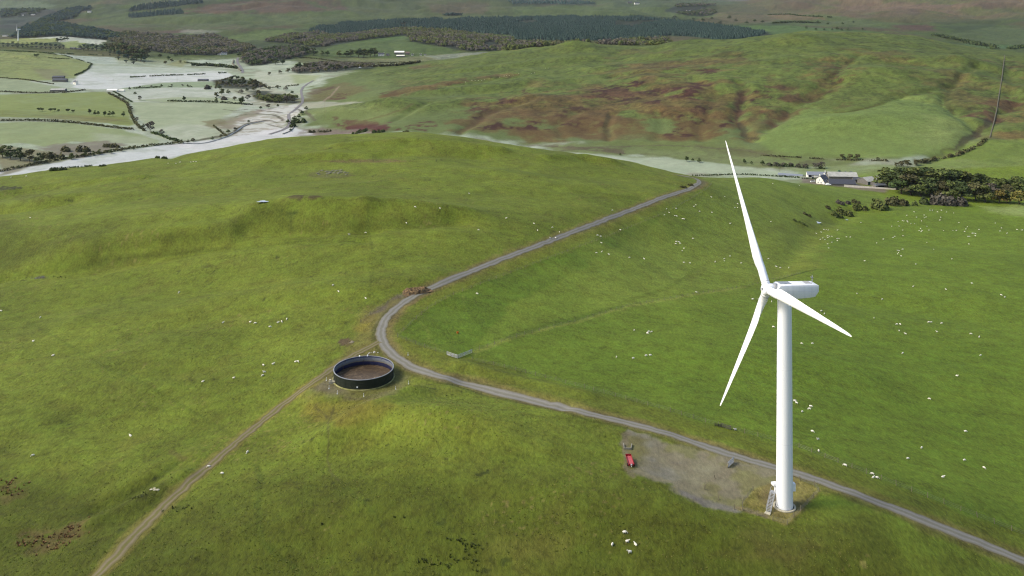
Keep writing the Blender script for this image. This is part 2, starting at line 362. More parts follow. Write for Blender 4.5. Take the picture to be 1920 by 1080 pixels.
paint(area([(1480,1000),(1600,940),(1700,990),(1640,1060),(1420,1050)], 5, 8, 4), (84, 88, 36), 0.5)
paint(area([(1420,1000),(1520,1010),(1480,1040),(1360,1030)], 3, 8, 3), (98, 90, 44), 0.5)
paint(area([(960,1000),(1060,960),(1090,980),(1010,1060),(960,1090)], 4, 8, 4), (118, 112, 50), 0.4)
paint(area([(560,740),(690,750),(740,765),(700,800),(620,790),(560,780)], 4, 8, 3), (126, 112, 46), 0.6)
paint(area([(680,790),(760,755),(850,760),(960,795),(1000,830),(880,835),(760,850),(680,830)], 8, 14, 6), (126, 134, 54), .7)  # lit top of the knoll painted as lighter grass
paint(area([(900,700),(1010,735),(1130,765),(1060,775),(930,735)], 3, 6, 2), (104, 100, 40), 0.6)
for c_ in [(70,1012,85,16),(110,1000,55,14),(45,985,0,0),(15,925,40,22),(140,995,20,10)]:
    if c_[2]:
        x, y, w, h = c_
        m = area([(x-w/2,y),(x-w/4,y-h),(x+w/4,y-h),(x+w/2,y),(x+w/4,y+h),(x-w/4,y+h)], 2.5, 5, 2)
        paint(m * sstep(-.12, .1, n4 + .15), (104, 84, 54), 0.55)
# rushes, dung and tussock spots
sp = vnoise(PX / 1.3, PY / 1.3, 2) * vnoise(PX / 9, PY / 9, 1)
paint((NEAR * (1 - LUSH)) * sstep(0.74, 0.86, sp), (66, 72, 32), 0.8)
paint(NEAR * (1 - LUSH) * sstep(0.80, 0.9, vnoise(PX / 0.9, PY / 0.9, 3) * (0.6 + 0.4 * vnoise(PX / 20, PY / 20, 0))), (134, 124, 70), 0.6)
# bare scrapes, pools, rocky scabs and near-black spots for holes on the hill
for x, y, w, h, c, k in [(690,302,90,3,(112,96,62),.8),(572,370,36,4,(86,76,48),.9),(690,374,26,3,(86,88,40),.7),(648,642,16,7,(92,74,58),.9),(20,353,24,4,(62,62,44),.9),(60,372,40,8,(92,92,44),.6),
                         (76,520,20,3,(84,82,66),.9),(540,398,22,3,(70,80,36),.8),(645,511,12,2,(76,82,36),.8),(620,328,50,6,(100,96,60),.6),(660,404,10,2,(72,80,38),.8),
                         (390,500,14,3,(88,90,44),.6),(255,346,14,2,(90,94,42),.6),(285,915,7,4,(40,38,26),.95),(297,895,5,3,(40,38,26),.95),(255,932,10,3,(62,66,30),.8),(335,955,16,5,(52,58,28),.7),
                         (1335,410,34,4,(88,96,46),.7),(955,950,5,2,(60,64,28),.6),(1148,950,7,3,(112,98,52),.6),(1100,722,4,2,(90,80,50),.6)]:
    m = area([(x-w,y),(x-w*.6,y-h),(x+w*.5,y-h),(x+w,y),(x+w*.4,y+h),(x-w*.6,y+h)], max(.35, w * .02), 4, .5)
    paint(m * sstep(-.5, .0, n4), c, k)
# gravel yard by the tank and the stack ground
paint(area([(665,590),(700,575),(735,555),(770,552),(800,548),(790,556),(745,590),(715,630),(720,660),(700,668),(640,668),(668,630)], 2.5, 6, 1.5), (122, 116, 58), .8)
paint(area([(640,670),(690,640),(712,640),(735,668),(770,695),(760,720),(720,742),(650,745),(590,738),(585,715),(610,700)], 3, 6, 1.5), (110, 104, 60), .75)
paint(area([(600,705),(632,690),(622,715),(650,738),(620,742),(580,730)], 1.8, 4, 1), (120, 112, 88), .75, .7)
paint(area([(640,738),(690,742),(738,728),(765,700),(772,705),(745,738),(690,752),(640,748)], 1.5, 4, 1), (118, 110, 78), .5)
paint(area([(672,606),(705,582),(745,555),(757,549),(800,548),(792,557),(758,575),(738,592),(712,602)], 1.2, 4, .8), (112, 102, 82), .95, .6)
paint(area([(670,600),(705,588),(722,590),(712,618),(700,625),(672,622)], 2.5, 5, 1), (138, 128, 46), .55)
# road verges
ROAD = [(2000,1082),(1920,1052),(1840,1019),(1760,987),(1680,955),(1600,924),(1530,899),(1480,884),(1400,862),(1330,840),(1260,815),(1180,793),(1100,775),(1020,757),(940,738),(860,716),(800,699),(760,683),(735,665),(718,645),(711,625),(716,607),(728,590),(748,572),(775,555),(800,545),(830,530),(870,514),(920,494),(960,479),(1020,456),(1080,433),(1140,410),(1200,387),(1250,368),(1285,357),(1305,351),(1316,345),(1318,339),(1306,334),(1288,331),(1268,328)]
TRACK = [(120,1150),(180,1080),(215,1045),(250,1006),(300,956),(350,910),(390,875),(440,832),(490,791),(540,751),(590,716),(625,690),(652,672),(685,655),(712,640)]
RW = G(densify(ROAD, 8, False))[:, :2]; TW = G(densify(TRACK, 8, False))[:, :2]
paint(line_mask(RW, 2.5, 5.2, 5, 1.0), (126, 120, 62), .75)
paint(line_mask(RW + np.array([2.2, 1.6]), 1.5, 4.0, 4, .9), (134, 116, 72), .55)
paint(line_mask(RW, 1.6, 3.0, 4, .4), (112, 104, 72), .85)
paint(line_mask(TW, 1.6, 3.4, 4, .7), (126, 120, 58), .8)
paint(line_mask(RW + np.array([-2.0, -3.0]), .3, 1.3, 6, .5), (80, 84, 36), .6)
# gravel crane pad and the turbine enclosure
PAD = [(1172,812),(1182,806),(1225,822),(1300,841),(1370,860),(1455,884),(1466,905),(1410,922),(1394,945),(1378,962),(1345,957),(1300,938),(1255,908),(1215,893),(1190,886),(1176,864)]
pm = area(PAD, 1.1, 4, 1.0)
paint(pm, (136, 129, 104), .95, .55)
paint(pm * sstep(-.25, .35, n12 + .4 * n4), (136, 131, 104), .5)
paint(pm * sstep(.05, .5, -n40 - .5 * n12 + .3 * n4), (128, 126, 114), .65)
paint(pm * sstep(.2, .5, n12 - .3 * n4), (126, 126, 68), .45)
paint(area([(1170,812),(1200,816),(1215,850),(1200,880),(1180,880),(1165,850)], 1.8, 3, 1), (116, 112, 58), .7)
paint(stroke([(1290,925),(1330,945),(1375,958)], .8, 2.0, 3, .7), (126, 122, 116), .7)
paint(stroke([(1178,812),(1170,830),(1170,850),(1178,878),(1190,892)], .5, 1.3, 3, .5), (126, 116, 92), .7)
ENC = [(1412,920),(1445,905),(1490,895),(1540,917),(1508,950),(1474,985),(1430,968),(1385,954)]
paint(area(ENC, .45, 3, .3), (142, 134, 72), .95)
paint(area(ENC, .8, 3, .4) * sstep(-.1, .4, n4 + .5 * n12), (108, 104, 48), .7)
paint(area([(1440,905),(1470,885),(1500,905),(1520,930),(1480,975),(1440,960),(1420,930)], 1.5, 3, .6) * sstep(-.5, .2, n12), (118, 104, 74), .6)
paint(stroke([(1384,953),(1410,960),(1434,967)], .5, 1.2, 3, .3), (136, 124, 88), .9)
# fields right of the road
FEN1 = [(745,632),(775,603),(805,577),(850,553),(905,532),(960,511),(1040,481),(1140,444),(1240,403),(1295,374),(1326,354),(1335,345)]
paint(area(FEN1[:9] + [(1230,420),(1150,470),(1060,520),(960,570),(900,640),(880,660),(850,668)], 1.0, 8, 1.0), (92, 116, 36), .6)
paint(area([(885,662),(960,634),(1090,601),(1180,574),(1260,560),(1320,550),(1400,538),(1500,514),(1530,490),(1550,455),(1580,425),(1640,402),(1740,386),(2100,386),(2100,1080),(1920,1004),(1700,916),(1500,838),(1355,796),(1250,768),(1100,728),(960,694),(885,680)], 3, 20, 3, step=30), (106, 126, 44), .6)
paint(area([(1000,690),(1250,650),(1500,620),(1950,640),(1950,900),(1700,860),(1400,790),(1150,730)], 20, 30, 12, step=30), (102, 124, 40), .45)
paint(area([(1400,538),(1440,505),(1500,470),(1530,430),(1560,420),(1540,460),(1525,500),(1500,514)], 6, 14, 6), (128, 132, 58), .6)
paint(area([(1420,420),(1500,405),(1550,400),(1530,440),(1450,500),(1400,530),(1380,480)], 10, 14, 8), (116, 126, 54), .5)
paint(area([(1450,420),(1500,410),(1560,408),(1540,425),(1500,440),(1460,440)], 6, 14, 6), (92, 92, 48), .6)
paint(area([(1850,387),(1900,385),(2000,385),(2000,412),(1900,404),(1860,396)], 10, 20, 5), (160, 172, 120), .7)
paint(area([(1340,330),(1500,338),(1640,365),(1740,384),(1650,400),(1560,395),(1450,410),(1350,380)], 20, 30, 8), (116, 132, 62), .6)
paint(area([(1100,500),(1200,440),(1300,385),(1400,352),(1500,360),(1560,395),(1500,480),(1400,530),(1250,550),(1120,570)], 25, 30, 12, step=25), (132, 144, 68), .7)  # grass painted lighter to offset the shade on this slope
paint(stroke([(885,662),(960,634),(1030,616),(1090,601),(1180,574),(1260,560),(1320,550),(1400,538)], .6, 1.5, 5, .5), (150, 154, 84), .6)
paint(stroke([(960,633),(1020,610),(1090,594),(1160,575)], .8, 3.0, 5, .7), (80, 98, 36), .45)
paint(stroke([(1400,520),(1330,505),(1310,500),(1290,520),(1240,545),(1170,565)], .6, 2.2, 5, .5), (108, 122, 48), .5)
paint(stroke([(1290,525),(1350,480),(1400,450),(1470,420)], 1.2, 3.2, 5, .6), (120, 128, 58), .55)
paint(stroke([(1460,525),(1490,515),(1530,505)], .3, 1.0, 5, .3), (64, 80, 30), .7)
paint(stroke([(745,632),(790,652),(850,668)], .4, 1.6, 4, .4), (124, 128, 58), .5)
paint(area([(745,634),(850,670),(890,664),(960,694),(885,712),(800,690),(770,675)], 3, 8, 2), (118, 122, 52), .6)
paint(area([(880,672),(960,695),(1100,732),(1250,770),(1355,800),(1500,842),(1700,920),(1930,1010),(1930,1050),(1700,955),(1500,880),(1300,815),(1100,763),(900,716)], 3, 8, 2, step=25), (108, 112, 44), .65)
paint(area([(790,572),(880,535),(1000,490),(1200,408),(1290,368),(1300,362),(1200,396),(1000,470),(850,530),(760,585)], 2, 8, 1), (122, 124, 54), .6)
# wheel marks, sheep paths, drains and a bank line
for pts, w, c, k in [([(225,692),(280,725),(340,760),(400,795),(430,815)], .35, (84, 98, 36), .35), ([(0,575),(100,630),(200,690),(260,720)], .4, (90, 102, 38), .4),
                     ([(320,845),(345,862)], .5, (100, 90, 48), .5), ([(615,790),(616,830),(613,862),(620,885),(637,903)], .16, (86, 82, 48), .5), ([(637,903),(690,950),(730,1000),(760,1080)], .25, (84, 96, 38), .45),
                     ([(590,760),(615,785)], .2, (86, 82, 46), .5), ([(625,765),(617,790)], .2, (86, 82, 46), .5),
                     ([(480,870),(488,900),(482,960),(490,1010),(520,1040),(570,1080)], .4, (80, 92, 34), .55), ([(320,440),(328,455),(330,478)], .25, (84, 94, 38), .4), ([(440,415),(442,430),(440,500)], .25, (84, 94, 38), .35),
                     ([(690,385),(690,430),(700,470)], .4, (88, 98, 40), .5), ([(545,400),(548,435)], .5, (84, 90, 38), .6), ([(700,500),(690,560),(640,620)], .4, (94, 104, 40), .4),
                     ([(140,505),(200,488),(300,474),(400,468),(470,465),(560,452),(660,452)], .6, (84, 92, 36), .55), ([(190,480),(300,465),(420,457)], .8, (128, 138, 58), .5),  # bank drawn as a dark line with a lighter top
                     ([(50,375),(100,355),(180,334),(260,320)], .6, (86, 96, 38), .5), ([(680,372),(760,378),(900,395),(1000,402)], .8, (96, 106, 42), .5),
                     ([(780,600),(800,615),(806,640),(830,660),(845,668)], .25, (128, 140, 62), .6), ([(895,545),(868,552),(870,575)], .25, (124, 138, 60), .5),
                     ([(860,705),(940,732),(1000,750)], .3, (70, 76, 36), .5), ([(1210,800),(1300,828),(1400,856)], .3, (70, 70, 48), .35),
                     ([(240,930),(285,905),(330,870)], .5, (70, 80, 30), .5), ([(170,968),(240,935)], .4, (78, 86, 34), .4),
                     ([(1540,480),(1530,500),(1520,510)], .6, (120, 126, 58), .5), ([(1370,330),(1345,345)], .5, (130, 140, 70), .4)]:
    paint(stroke(pts, w, w * 2.6, 4, w * .6), c, k)
# -- the far green hill
BLUE = .74
def hp(pts, c, k, fe=5, ws=34, wa=18, nm=None, ymin=1000, ymax=2450):
    c = tuple(v*.96 for v in c); m = area(pts, fe, ws, wa, ymin, ymax)
    paint(m if nm is None else m * nm, c, k)
hp([(560,205),(600,152),(700,125),(860,106),(1080,83),(1300,78),(1500,60),(1680,64),(1920,96),(2200,90),(2200,300),(1760,300),(1500,296),(1300,285),(1050,272),(900,258),(760,250),(600,250)], (104, 117, 62), .9, 15)
hp([(700,125),(1080,83),(1500,60),(1920,96),(1920,130),(1500,100),(1080,115),(800,140)], (100, 112, 56), .6, 30)
blot = sstep(-.12, .12, n40 + .8 * n12 + .3 * n150)
hp([(850,240),(880,205),(960,188),(1040,170),(1100,158),(1180,152),(1290,150),(1400,165),(1450,185),(1425,230),(1400,255),(1380,268),(1280,264),(1180,264),(1100,257),(1000,264),(900,252)], (112, 94, 54), .72, 12, 50, 34, sstep(-.55, -.1, n40 + .4 * n150 + .3 * n12))
hp([(870,235),(980,205),(1100,215),(1280,200),(1400,210),(1390,250),(1200,255),(1000,255)], (100, 76, 46), .6, 12, 50, 30, blot)
for P_ in [[(870,205),(905,190),(925,200),(890,225)],[(880,240),(920,228),(960,232),(940,246),(890,250)],[(960,235),(1010,228),(1020,240),(970,246)],[(1060,228),(1110,222),(1120,240),(1070,244)],[(1340,232),(1372,225),(1376,246),(1345,250)],[(1270,222),(1310,216),(1316,232),(1276,236)],[(1410,180),(1432,172),(1430,200),(1412,205)],[(1820,215),(1860,200),(1880,206),(1850,226)],[(1880,190),(1920,176),(1930,196),(1895,206)],[(1540,150),(1580,120),(1592,124),(1556,160)],[(700,178),(740,172),(740,180),(705,184)],[(830,158),(880,148),(884,154),(834,164)],[(1090,170),(1150,157),(1190,150),(1205,165),(1185,188),(1120,185)],[(1200,172),(1300,155),(1345,162),(1300,182),(1220,182)],[(1040,200),(1100,200),(1110,212),(1050,215)],[(930,185),(985,180),(990,190),(940,195)],[(1310,200),(1340,195),(1330,215),(1300,215)],
           [(1150,180),(1190,182),(1180,196),(1140,192)],[(1210,190),(1250,185),(1250,197),(1215,197)],[(970,175),(995,165),(1000,178)],[(1260,243),(1290,240),(1285,255),(1262,258)],[(1240,125),(1290,120),(1290,128),(1245,130)],[(1300,130),(1350,128),(1350,136),(1310,138)]]:
    hp(P_, (76, 50, 40), .97, 4, 30, 16, sstep(-.25, .0, n40 + .8 * n12 + .3 * n150))
hp([(1385,165),(1397,168),(1396,200),(1388,232),(1375,218),(1378,190)], (86, 62, 46), .9, 6, 25, 7)
hp([(1432,160),(1478,158),(1500,182),(1495,205),(1460,238),(1442,240),(1440,218),(1462,200)], (92, 66, 48), .85, 8, 25, 12, sstep(-.4, 0, n40))
hp([(1496,190),(1530,178),(1565,165),(1572,168),(1525,190),(1500,198)], (100, 78, 50), .8, 6, 25, 8)
hp([(1140,120),(1260,112),(1340,118),(1300,130),(1200,132)], (110, 100, 54), .5, 10, 40, 20, blot)
hp([(1480,205),(1540,195),(1600,190),(1580,212),(1500,216)], (116, 102, 60), .6, 8, 30, 12, blot)
hp([(1500,110),(1560,105),(1600,115),(1590,130),(1560,160),(1520,190),(1500,170),(1510,140)], (116, 108, 56), .6, 10, 40, 20, blot)
hp([(1590,130),(1640,120),(1600,150),(1575,165)], (110, 96, 52), .6, 8, 40, 12, blot)
hp([(1795,205),(1850,178),(1892,180),(1902,198),(1860,226),(1810,216)], (104, 76, 54), .85, 8, 30, 14, sstep(-.4, .1, n40))
hp([(1870,230),(1920,200),(1960,200),(1960,270),(1870,262),(1855,250)], (120, 108, 60), .7, 10, 40, 15, blot)
hp([(1880,110),(1920,120),(1920,175),(1890,170)], (114, 106, 58), .6, 10, 40, 15, blot)
hp([(1800,150),(1830,120),(1820,150),(1800,185)], (110, 104, 56), .5, 8, 30, 10)
hp([(820,245),(900,190),(1000,150),(1120,125),(1300,110),(1500,90),(1700,95),(1900,110),(1960,260),(1850,270),(1750,180),(1600,170),(1480,220),(1400,262),(1100,262)], (112, 92, 56), .5, 8, 60, 30, sstep(.0, .28, .7*n150 + .5*n40 + .2*n12))
hp([(700,140),(900,112),(1080,100),(1300,95),(1500,85),(1500,120),(1200,130),(900,150),(760,165)], (110, 98, 58), .42, 10, 60, 30, sstep(.1, .35, .6*n150 + .6*n40))
hp([(1412,262),(1450,240),(1500,216),(1522,196),(1575,212),(1640,203),(1700,182),(1760,178),(1796,212),(1828,242),(1820,266),(1762,293),(1600,297),(1450,293)], (124, 142, 82), .85, 5, 30, 6)
hp([(1730,220),(1800,222),(1828,245),(1810,272),(1740,285)], (138, 148, 98), .5, 20, 40, 15)
hp([(600,165),(640,155),(695,168),(640,188),(585,190),(565,200),(570,180)], (112, 102, 64), .7, 8, 30, 12)
hp([(575,170),(620,158),(628,165),(585,178)], (90, 64, 50), .7, 5, 20, 8, blot)
hp([(620,178),(650,172),(648,186),(618,186)], (96, 64, 52), .8, 4, 20, 7, blot)
hp([(700,180),(760,165),(850,150),(960,135),(965,141),(880,155),(780,172),(715,186)], (116, 98, 58), .8, 6, 30, 12, sstep(-.5, -.1, n40))
hp([(770,125),(810,118),(800,128),(775,130)], (116, 100, 60), .7, 6, 30, 10)
hp([(640,232),(665,222),(720,228),(740,244),(700,249),(655,247)], (92, 50, 44), .95, 3, 20, 8, sstep(-.6, -.25, n40))
hp([(760,234),(800,228),(825,240),(800,250),(765,248)], (90, 54, 44), .9, 4, 20, 8, blot)
hp([(620,222),(655,224),(640,240),(625,238)], (90, 52, 44), .9, 3, 20, 6, blot)
hp([(560,235),(600,240),(700,250),(690,255),(600,258),(560,255)], (128, 116, 104), .7, 8, 30, 8)
hp([(600,210),(700,190),(740,215),(700,235),(640,220)], (136, 146, 98), .45, 20, 40, 15)
hp([(560,210),(600,195),(690,200),(600,215)], (140, 148, 110), .4, 14, 40, 10)
hp([(985,272),(1050,268),(1150,262),(1280,262),(1400,270),(1500,292),(1620,296),(1620,302),(1480,322),(1340,304),(1150,292),(1040,284)], (116, 126, 78), .92, 10, 40, 14)
hp([(985,272),(1060,272),(1180,280),(1180,288),(1060,282)], (106, 96, 74), .8, 8, 25, 8, blot)
hp([(1040,276),(1300,268),(1480,292),(1600,300),(1480,318),(1300,300)], (96, 88, 62), .5, 8, 25, 8, blot)
hp([(1180,282),(1330,280),(1460,305),(1440,318),(1300,298)], (132, 142, 100), .45, 12, 30, 10)
for pts, w, c, k in [([(1385,232),(1392,245),(1400,258),(1420,262)], 2.5, (72, 66, 44), .8), ([(1140,215),(1136,240),(1142,258)], 2, (84, 78, 50), .7), ([(1120,200),(1200,190),(1260,180)], 2, (92, 80, 52), .5),
                     ([(1800,135),(1790,160),(1775,180),(1770,195),(1790,215)], 2.2, (84, 84, 48), .75), ([(1830,250),(1800,275),(1760,296),(1720,303)], 3, (78, 72, 50), .8), ([(1855,225),(1838,245),(1830,255)], 3, (80, 72, 50), .8),
                     ([(1560,165),(1580,210),(1640,205)], 1.8, (92, 100, 50), .5), ([(1580,212),(1640,200),(1670,180),(1740,165),(1790,160)], 2.2, (90, 98, 46), .7), ([(1540,212),(1600,210),(1650,195)], 1.8, (96, 96, 52), .6),
                     ([(1500,190),(1540,160),(1570,130),(1600,110)], 2.0, (98, 88, 50), .6), ([(900,215),(960,200),(1010,175)], 2.2, (96, 86, 52), .6), ([(860,250),(900,225),(930,205)], 3, (100, 82, 54), .6),
                     ([(740,215),(800,195),(860,190)], 2, (92, 104, 50), .6), ([(640,240),(690,225),(760,205),(775,195)], 2.5, (100, 96, 54), .7), ([(1040,284),(1150,275),(1250,272),(1400,282),(1480,300)], 1.6, (96, 92, 66), .7),
                     ([(1780,100),(1740,70),(1700,64)], 2, (112, 112, 58), .4), ([(690,170),(760,160),(830,150)], 2, (96, 90, 52), .5), ([(600,195),(622,178),(635,162)], 1.4, (150, 136, 112), .8)]:
    paint(stroke(pts, w, w * 2.2, 20, w, 1000, 2450), c, k)
paint(poly_mask(G(densify([(1740,300),(1800,275),(1860,262),(2100,262),(2100,310),(1920,330),(1700,316)], 12, True), 980, 1400)[:, :2], 6, 20, 4), (118, 134, 66), .85)
paint(poly_mask(G(densify([(1480,316),(1660,308),(1700,316),(1660,330),(1500,330)], 12, True), 880, 1250)[:, :2], 8, 20, 5), (126, 140, 84), .7)
paint(poly_mask(G(densify([(1505,332),(1540,340),(1600,345),(1665,355),(1660,362),(1590,352),(1500,342)], 8, True), 850, 1000)[:, :2], 3, 10, 2), (128, 116, 104), .85, .4)
paint(poly_mask(G(densify([(1610,335),(1660,340),(1665,350),(1610,346),(1500,330),(1510,327)], 8, True), 850, 1020)[:, :2], 4, 10, 2), (116, 106, 92), .7, .4)
BLUE = 1.0
# -- valley fields (frosted grass is pale green to white)
def vp(pts, c, k=.95, fe=4, ws=25, wa=3, ymin=860, ymax=2700, tex=.25):
    paint(area(pts, fe, ws, wa, ymin, ymax, 10), c, k, tex)
vp([(-200,345),(0,330),(100,322),(300,298),(480,266),(560,258),(600,256),(560,240),(535,236),(480,246),(400,263),(300,273),(200,288),(120,302),(60,313),(-200,335)], (204, 208, 202))
vp([(300,273),(400,263),(480,246),(535,237),(560,255),(480,270),(400,285)], (210, 210, 204), .8)
vp([(0,331),(60,313),(120,302),(110,285),(60,280),(0,270)], (122, 116, 82), .8)
vp([(-200,230),(0,230),(60,228),(140,231),(220,242),(270,255),(300,263),(290,270),(200,268),(130,266),(90,275),(40,268),(0,270),(-200,275)], (142, 156, 104))
vp([(170,250),(270,256),(300,264),(280,272),(220,275),(180,266)], (166, 174, 144), .7, 12)
vp([(70,277),(110,268),(180,264),(240,272),(200,288),(130,300),(95,290)], (124, 116, 98), .85, 6, 20, 8)
vp([(-200,176),(0,177),(100,175),(195,172),(215,180),(238,190),(246,215),(250,232),(240,236),(180,228),(90,220),(0,218),(-200,218)], (130, 144, 76))
vp([(0,206),(120,214),(240,220),(248,234),(180,230),(90,222),(0,219)], (122, 132, 66), .8)
vp([(60,216),(150,217),(240,224),(200,230),(100,224)], (120, 112, 74), .5, 6)
vp([(247,192),(330,193),(400,194),(462,196),(440,208),(415,222),(400,235),(418,250),(380,260),(335,266),(300,258),(282,240),(262,225)], (164, 174, 138))
vp([(282,240),(340,232),(415,236),(420,250),(380,262),(335,266),(300,258)], (180, 186, 162), .8, 14)
vp([(214,172),(300,165),(400,164),(480,176),(475,190),(440,193),(330,189),(250,192),(232,182)], (186, 192, 174))
vp([(250,188),(330,182),(440,184),(460,193),(330,192)], (150, 164, 116), .7, 8)
vp([(224,167),(300,156),(370,152),(405,155),(408,164),(330,163),(260,167)], (142, 158, 122))
vp([(132,155),(172,123),(230,124),(330,128),(420,134),(440,143),(400,152),(300,155),(220,167),(160,168),(140,164)], (204, 208, 200))
vp([(172,122),(260,124),(400,132),(330,137),(200,138),(165,134)], (164, 176, 152), .7, 8)
vp([(-200,96),(0,95),(60,97),(120,104),(172,120),(165,132),(140,146),(100,150),(60,152),(0,146),(-200,146)], (134, 146, 82))
vp([(60,128),(110,130),(130,142),(110,152),(80,146)], (122, 118, 88), .6, 8)
vp([(-200,148),(0,147),(50,152),(115,164),(90,172),(0,174),(-200,174)], (146, 158, 120))
vp([(100,94),(190,95),(212,100),(222,120),(172,119),(120,103),(60,96)], (172, 184, 166))
vp([(0,93),(60,92),(130,92),(205,95),(205,100),(120,98),(0,96)], (150, 160, 116), .7)
vp([(0,74),(80,70),(110,68),(108,78),(60,82),(0,80)], (142, 152, 84), ymax=4200)
vp([(50,73),(110,67),(170,72),(200,76),(185,84),(150,80),(110,79),(108,72)], (188, 194, 172), ymax=4200)
vp([(112,80),(145,76),(160,82),(150,90),(125,90)], (132, 146, 84), ymax=4200)
vp([(275,104),(300,98),(350,101),(345,108),(300,110)], (186, 192, 176))
vp([(345,106),(380,104),(430,103),(445,108),(440,118),(442,126),(400,122),(355,116)], (172, 184, 160))
vp([(310,122),(345,110),(352,118),(340,126)], (144, 148, 96), .8)
vp([(480,135),(510,133),(560,138),(605,140),(590,150),(560,160),(500,165),(475,150)], (176, 182, 158), ymax=2300)
vp([(540,140),(605,141),(590,152),(555,158)], (150, 162, 112), .8, 8, ymax=2300)
vp([(480,125),(520,118),(560,110),(590,114),(560,122),(520,130),(495,135)], (174, 184, 158))
vp([(560,112),(590,114),(572,124),(545,122)], (144, 160, 116), .7)
vp([(540,130),(600,122),(600,136),(560,137)], (168, 178, 160), .7)
vp([(455,195),(480,188),(520,188),(540,192),(530,200),(470,200)], (186, 190, 174))
vp([(430,235),(455,215),(490,205),(560,195),(572,205),(540,225),(532,240),(480,248),(440,255)], (198, 199, 187))
vp([(400,235),(430,222),(480,205),(500,208),(450,228),(425,245)], (134, 122, 98), .8, 5, 15, 6)
vp([(380,228),(420,222),(430,232),(390,240)], (120, 112, 74), .8, 5, 15, 5)
vp([(405,150),(440,146),(480,150),(520,170),(560,175),(555,190),(500,185),(450,180),(410,165)], (166, 166, 142), .7, 10, 20, 8)
vp([(480,172),(520,178),(560,188),(555,194),(500,190),(480,186)], (114, 104, 72), .8, 6, 15, 6)
vp([(560,196),(600,190),(680,192),(600,202),(570,205)], (178, 178, 156), .7, 5)
vp([(1000,281),(1040,284),(1150,293),(1300,301),(1440,318),(1500,330),(1440,332),(1300,325),(1190,312),(1050,292)], (164, 176, 146))
vp([(1030,286),(1150,295),(1200,302),(1190,310),(1050,292)], (182, 188, 170), .8, 8)
_fl = area([(405,240),(430,228),(455,213),(490,205),(560,195),(572,206),(540,226),(530,242),(440,258),(410,258)], 6, 20, 6, 860, 2700, 10)
paint(_fl * sstep(-.05, .3, n12 + .6 * n40), (146, 134, 112), .6)
paint(area([(470,165),(520,172),(570,182),(556,196),(500,200),(470,195),(455,185)], 6, 20, 6, 860, 2700, 10) * sstep(-.1, .3, n12 + .5 * n40), (128, 118, 92), .6)
paint(area([(560,238),(610,242),(720,250),(690,258),(560,256)], 6, 20, 6, 860, 2700, 10) * sstep(-.3, .2, n12 + .5 * n40), (130, 114, 104), .7)
for pts, w_ in [([(440,220),(462,214),(490,214),(512,216),(528,221)], 1.4), ([(452,228),(480,224),(505,226),(522,231)], 1.2), ([(482,206),(505,209),(530,212)], 1.3), ([(420,205),(440,208),(462,205)], 1.6), ([(410,180),(430,184),(452,182)], 2), ([(440,170),(458,176),(478,178),(500,186)], 2.2), ([(560,205),(575,212),(590,226)], 1.6), ([(500,232),(515,236),(528,240)], 1.2)]:
    paint(stroke(pts, w_, w_*2.4, 20, 1.5, 900), (92, 86, 66), .8)
# valley road banks, river
paint(stroke([(480,213),(515,215),(530,226)], 1.6, 3.6, 20, 1, 900), (86, 78, 62), .8); paint(stroke([(480,206),(528,211)], 1.4, 3.2, 20, 1, 900), (86, 78, 62), .7)
paint(stroke([(0,215),(90,217),(180,223),(240,228)], 1.2, 2.6, 20, 1, 900), (98, 98, 52), .7)
paint(stroke([(330,266),(380,262),(420,254),(440,250),(452,238),(470,230),(500,226)], 3.0, 6.5, 20, 1.5, 900), (84, 78, 60), .92)
_lv = VAL * sstep(.20, .23, -GSLOPE.ravel()); _m = _lv * sstep(.0, .4, n40 + .5 * n12 + .4 * n150)
paint(_m, (138, 154, 112), .26)
# -- the plain and hills beyond
def fp(pts, c, k=.9, fe=14, ws=70, wa=14, ymin=2300, nm=None):
    c = tuple(v*.80 for v in c); m = area(pts, fe, ws, wa, ymin, 9500, 10)
    paint(m if nm is None else m * nm, c, k)
fp([(595,95),(640,84),(690,72),(750,64),(766,70),(768,80),(800,84),(850,93),(872,100),(820,106),(740,110),(620,104)], (106, 130, 62))
fp([(690,74),(750,64),(764,72),(700,80)], (102, 132, 58), .8)
fp([(660,112),(760,108),(860,100),(900,98),(860,108),(760,118),(670,120)], (150, 156, 102))
fp([(800,106),(870,99),(960,94),(930,102),(820,112)], (168, 178, 148))
fp([(560,108),(640,112),(740,116),(740,122),(600,122),(560,116)], (122, 128, 74))
fp([(505,95),(560,84),(580,92),(520,105)], (118, 128, 66)); fp([(390,78),(440,65),(500,56),(550,55),(590,62),(540,72),(470,76),(420,84)], (112, 134, 62))
fp([(120,48),(230,30),(330,26),(520,26),(600,36),(560,44),(400,62),(320,50),(240,52),(150,46)], (98, 116, 58))
fp([(150,48),(300,44),(440,46),(480,58),(400,66),(280,56),(200,58)], (116, 106, 74), .6, nm=sstep(-.3, .2, n150))
fp([(190,52),(330,52),(470,56),(440,64),(330,62),(230,62)], (112, 84, 70), .7, nm=sstep(-.1, .3, n150))
fp([(340,54),(420,58),(390,66),(340,62)], (174, 176, 154), .6)
fp([(320,22),(400,8),(480,0),(640,0),(655,20),(520,26),(330,26)], (114, 90, 66), .85, nm=sstep(-.5, 0, n150))
fp([(640,0),(900,0),(960,4),(960,26),(700,30),(655,22)], (98, 112, 60), .8)
fp([(800,8),(920,4),(910,25),(820,26)], (110, 98, 68), .7)
fp([(480,28),(650,24),(960,28),(960,36),(640,42),(520,40)], (104, 120, 64), .8)
fp([(960,12),(1200,10),(1360,30),(1350,36),(1200,30),(960,36)], (102, 122, 62), .9)
fp([(960,0),(1090,0),(1120,10),(960,12)], (62, 74, 68), .5)
fp([(1090,0),(1340,0),(1400,6),(1330,10),(1150,14)], (98, 116, 70), .8)
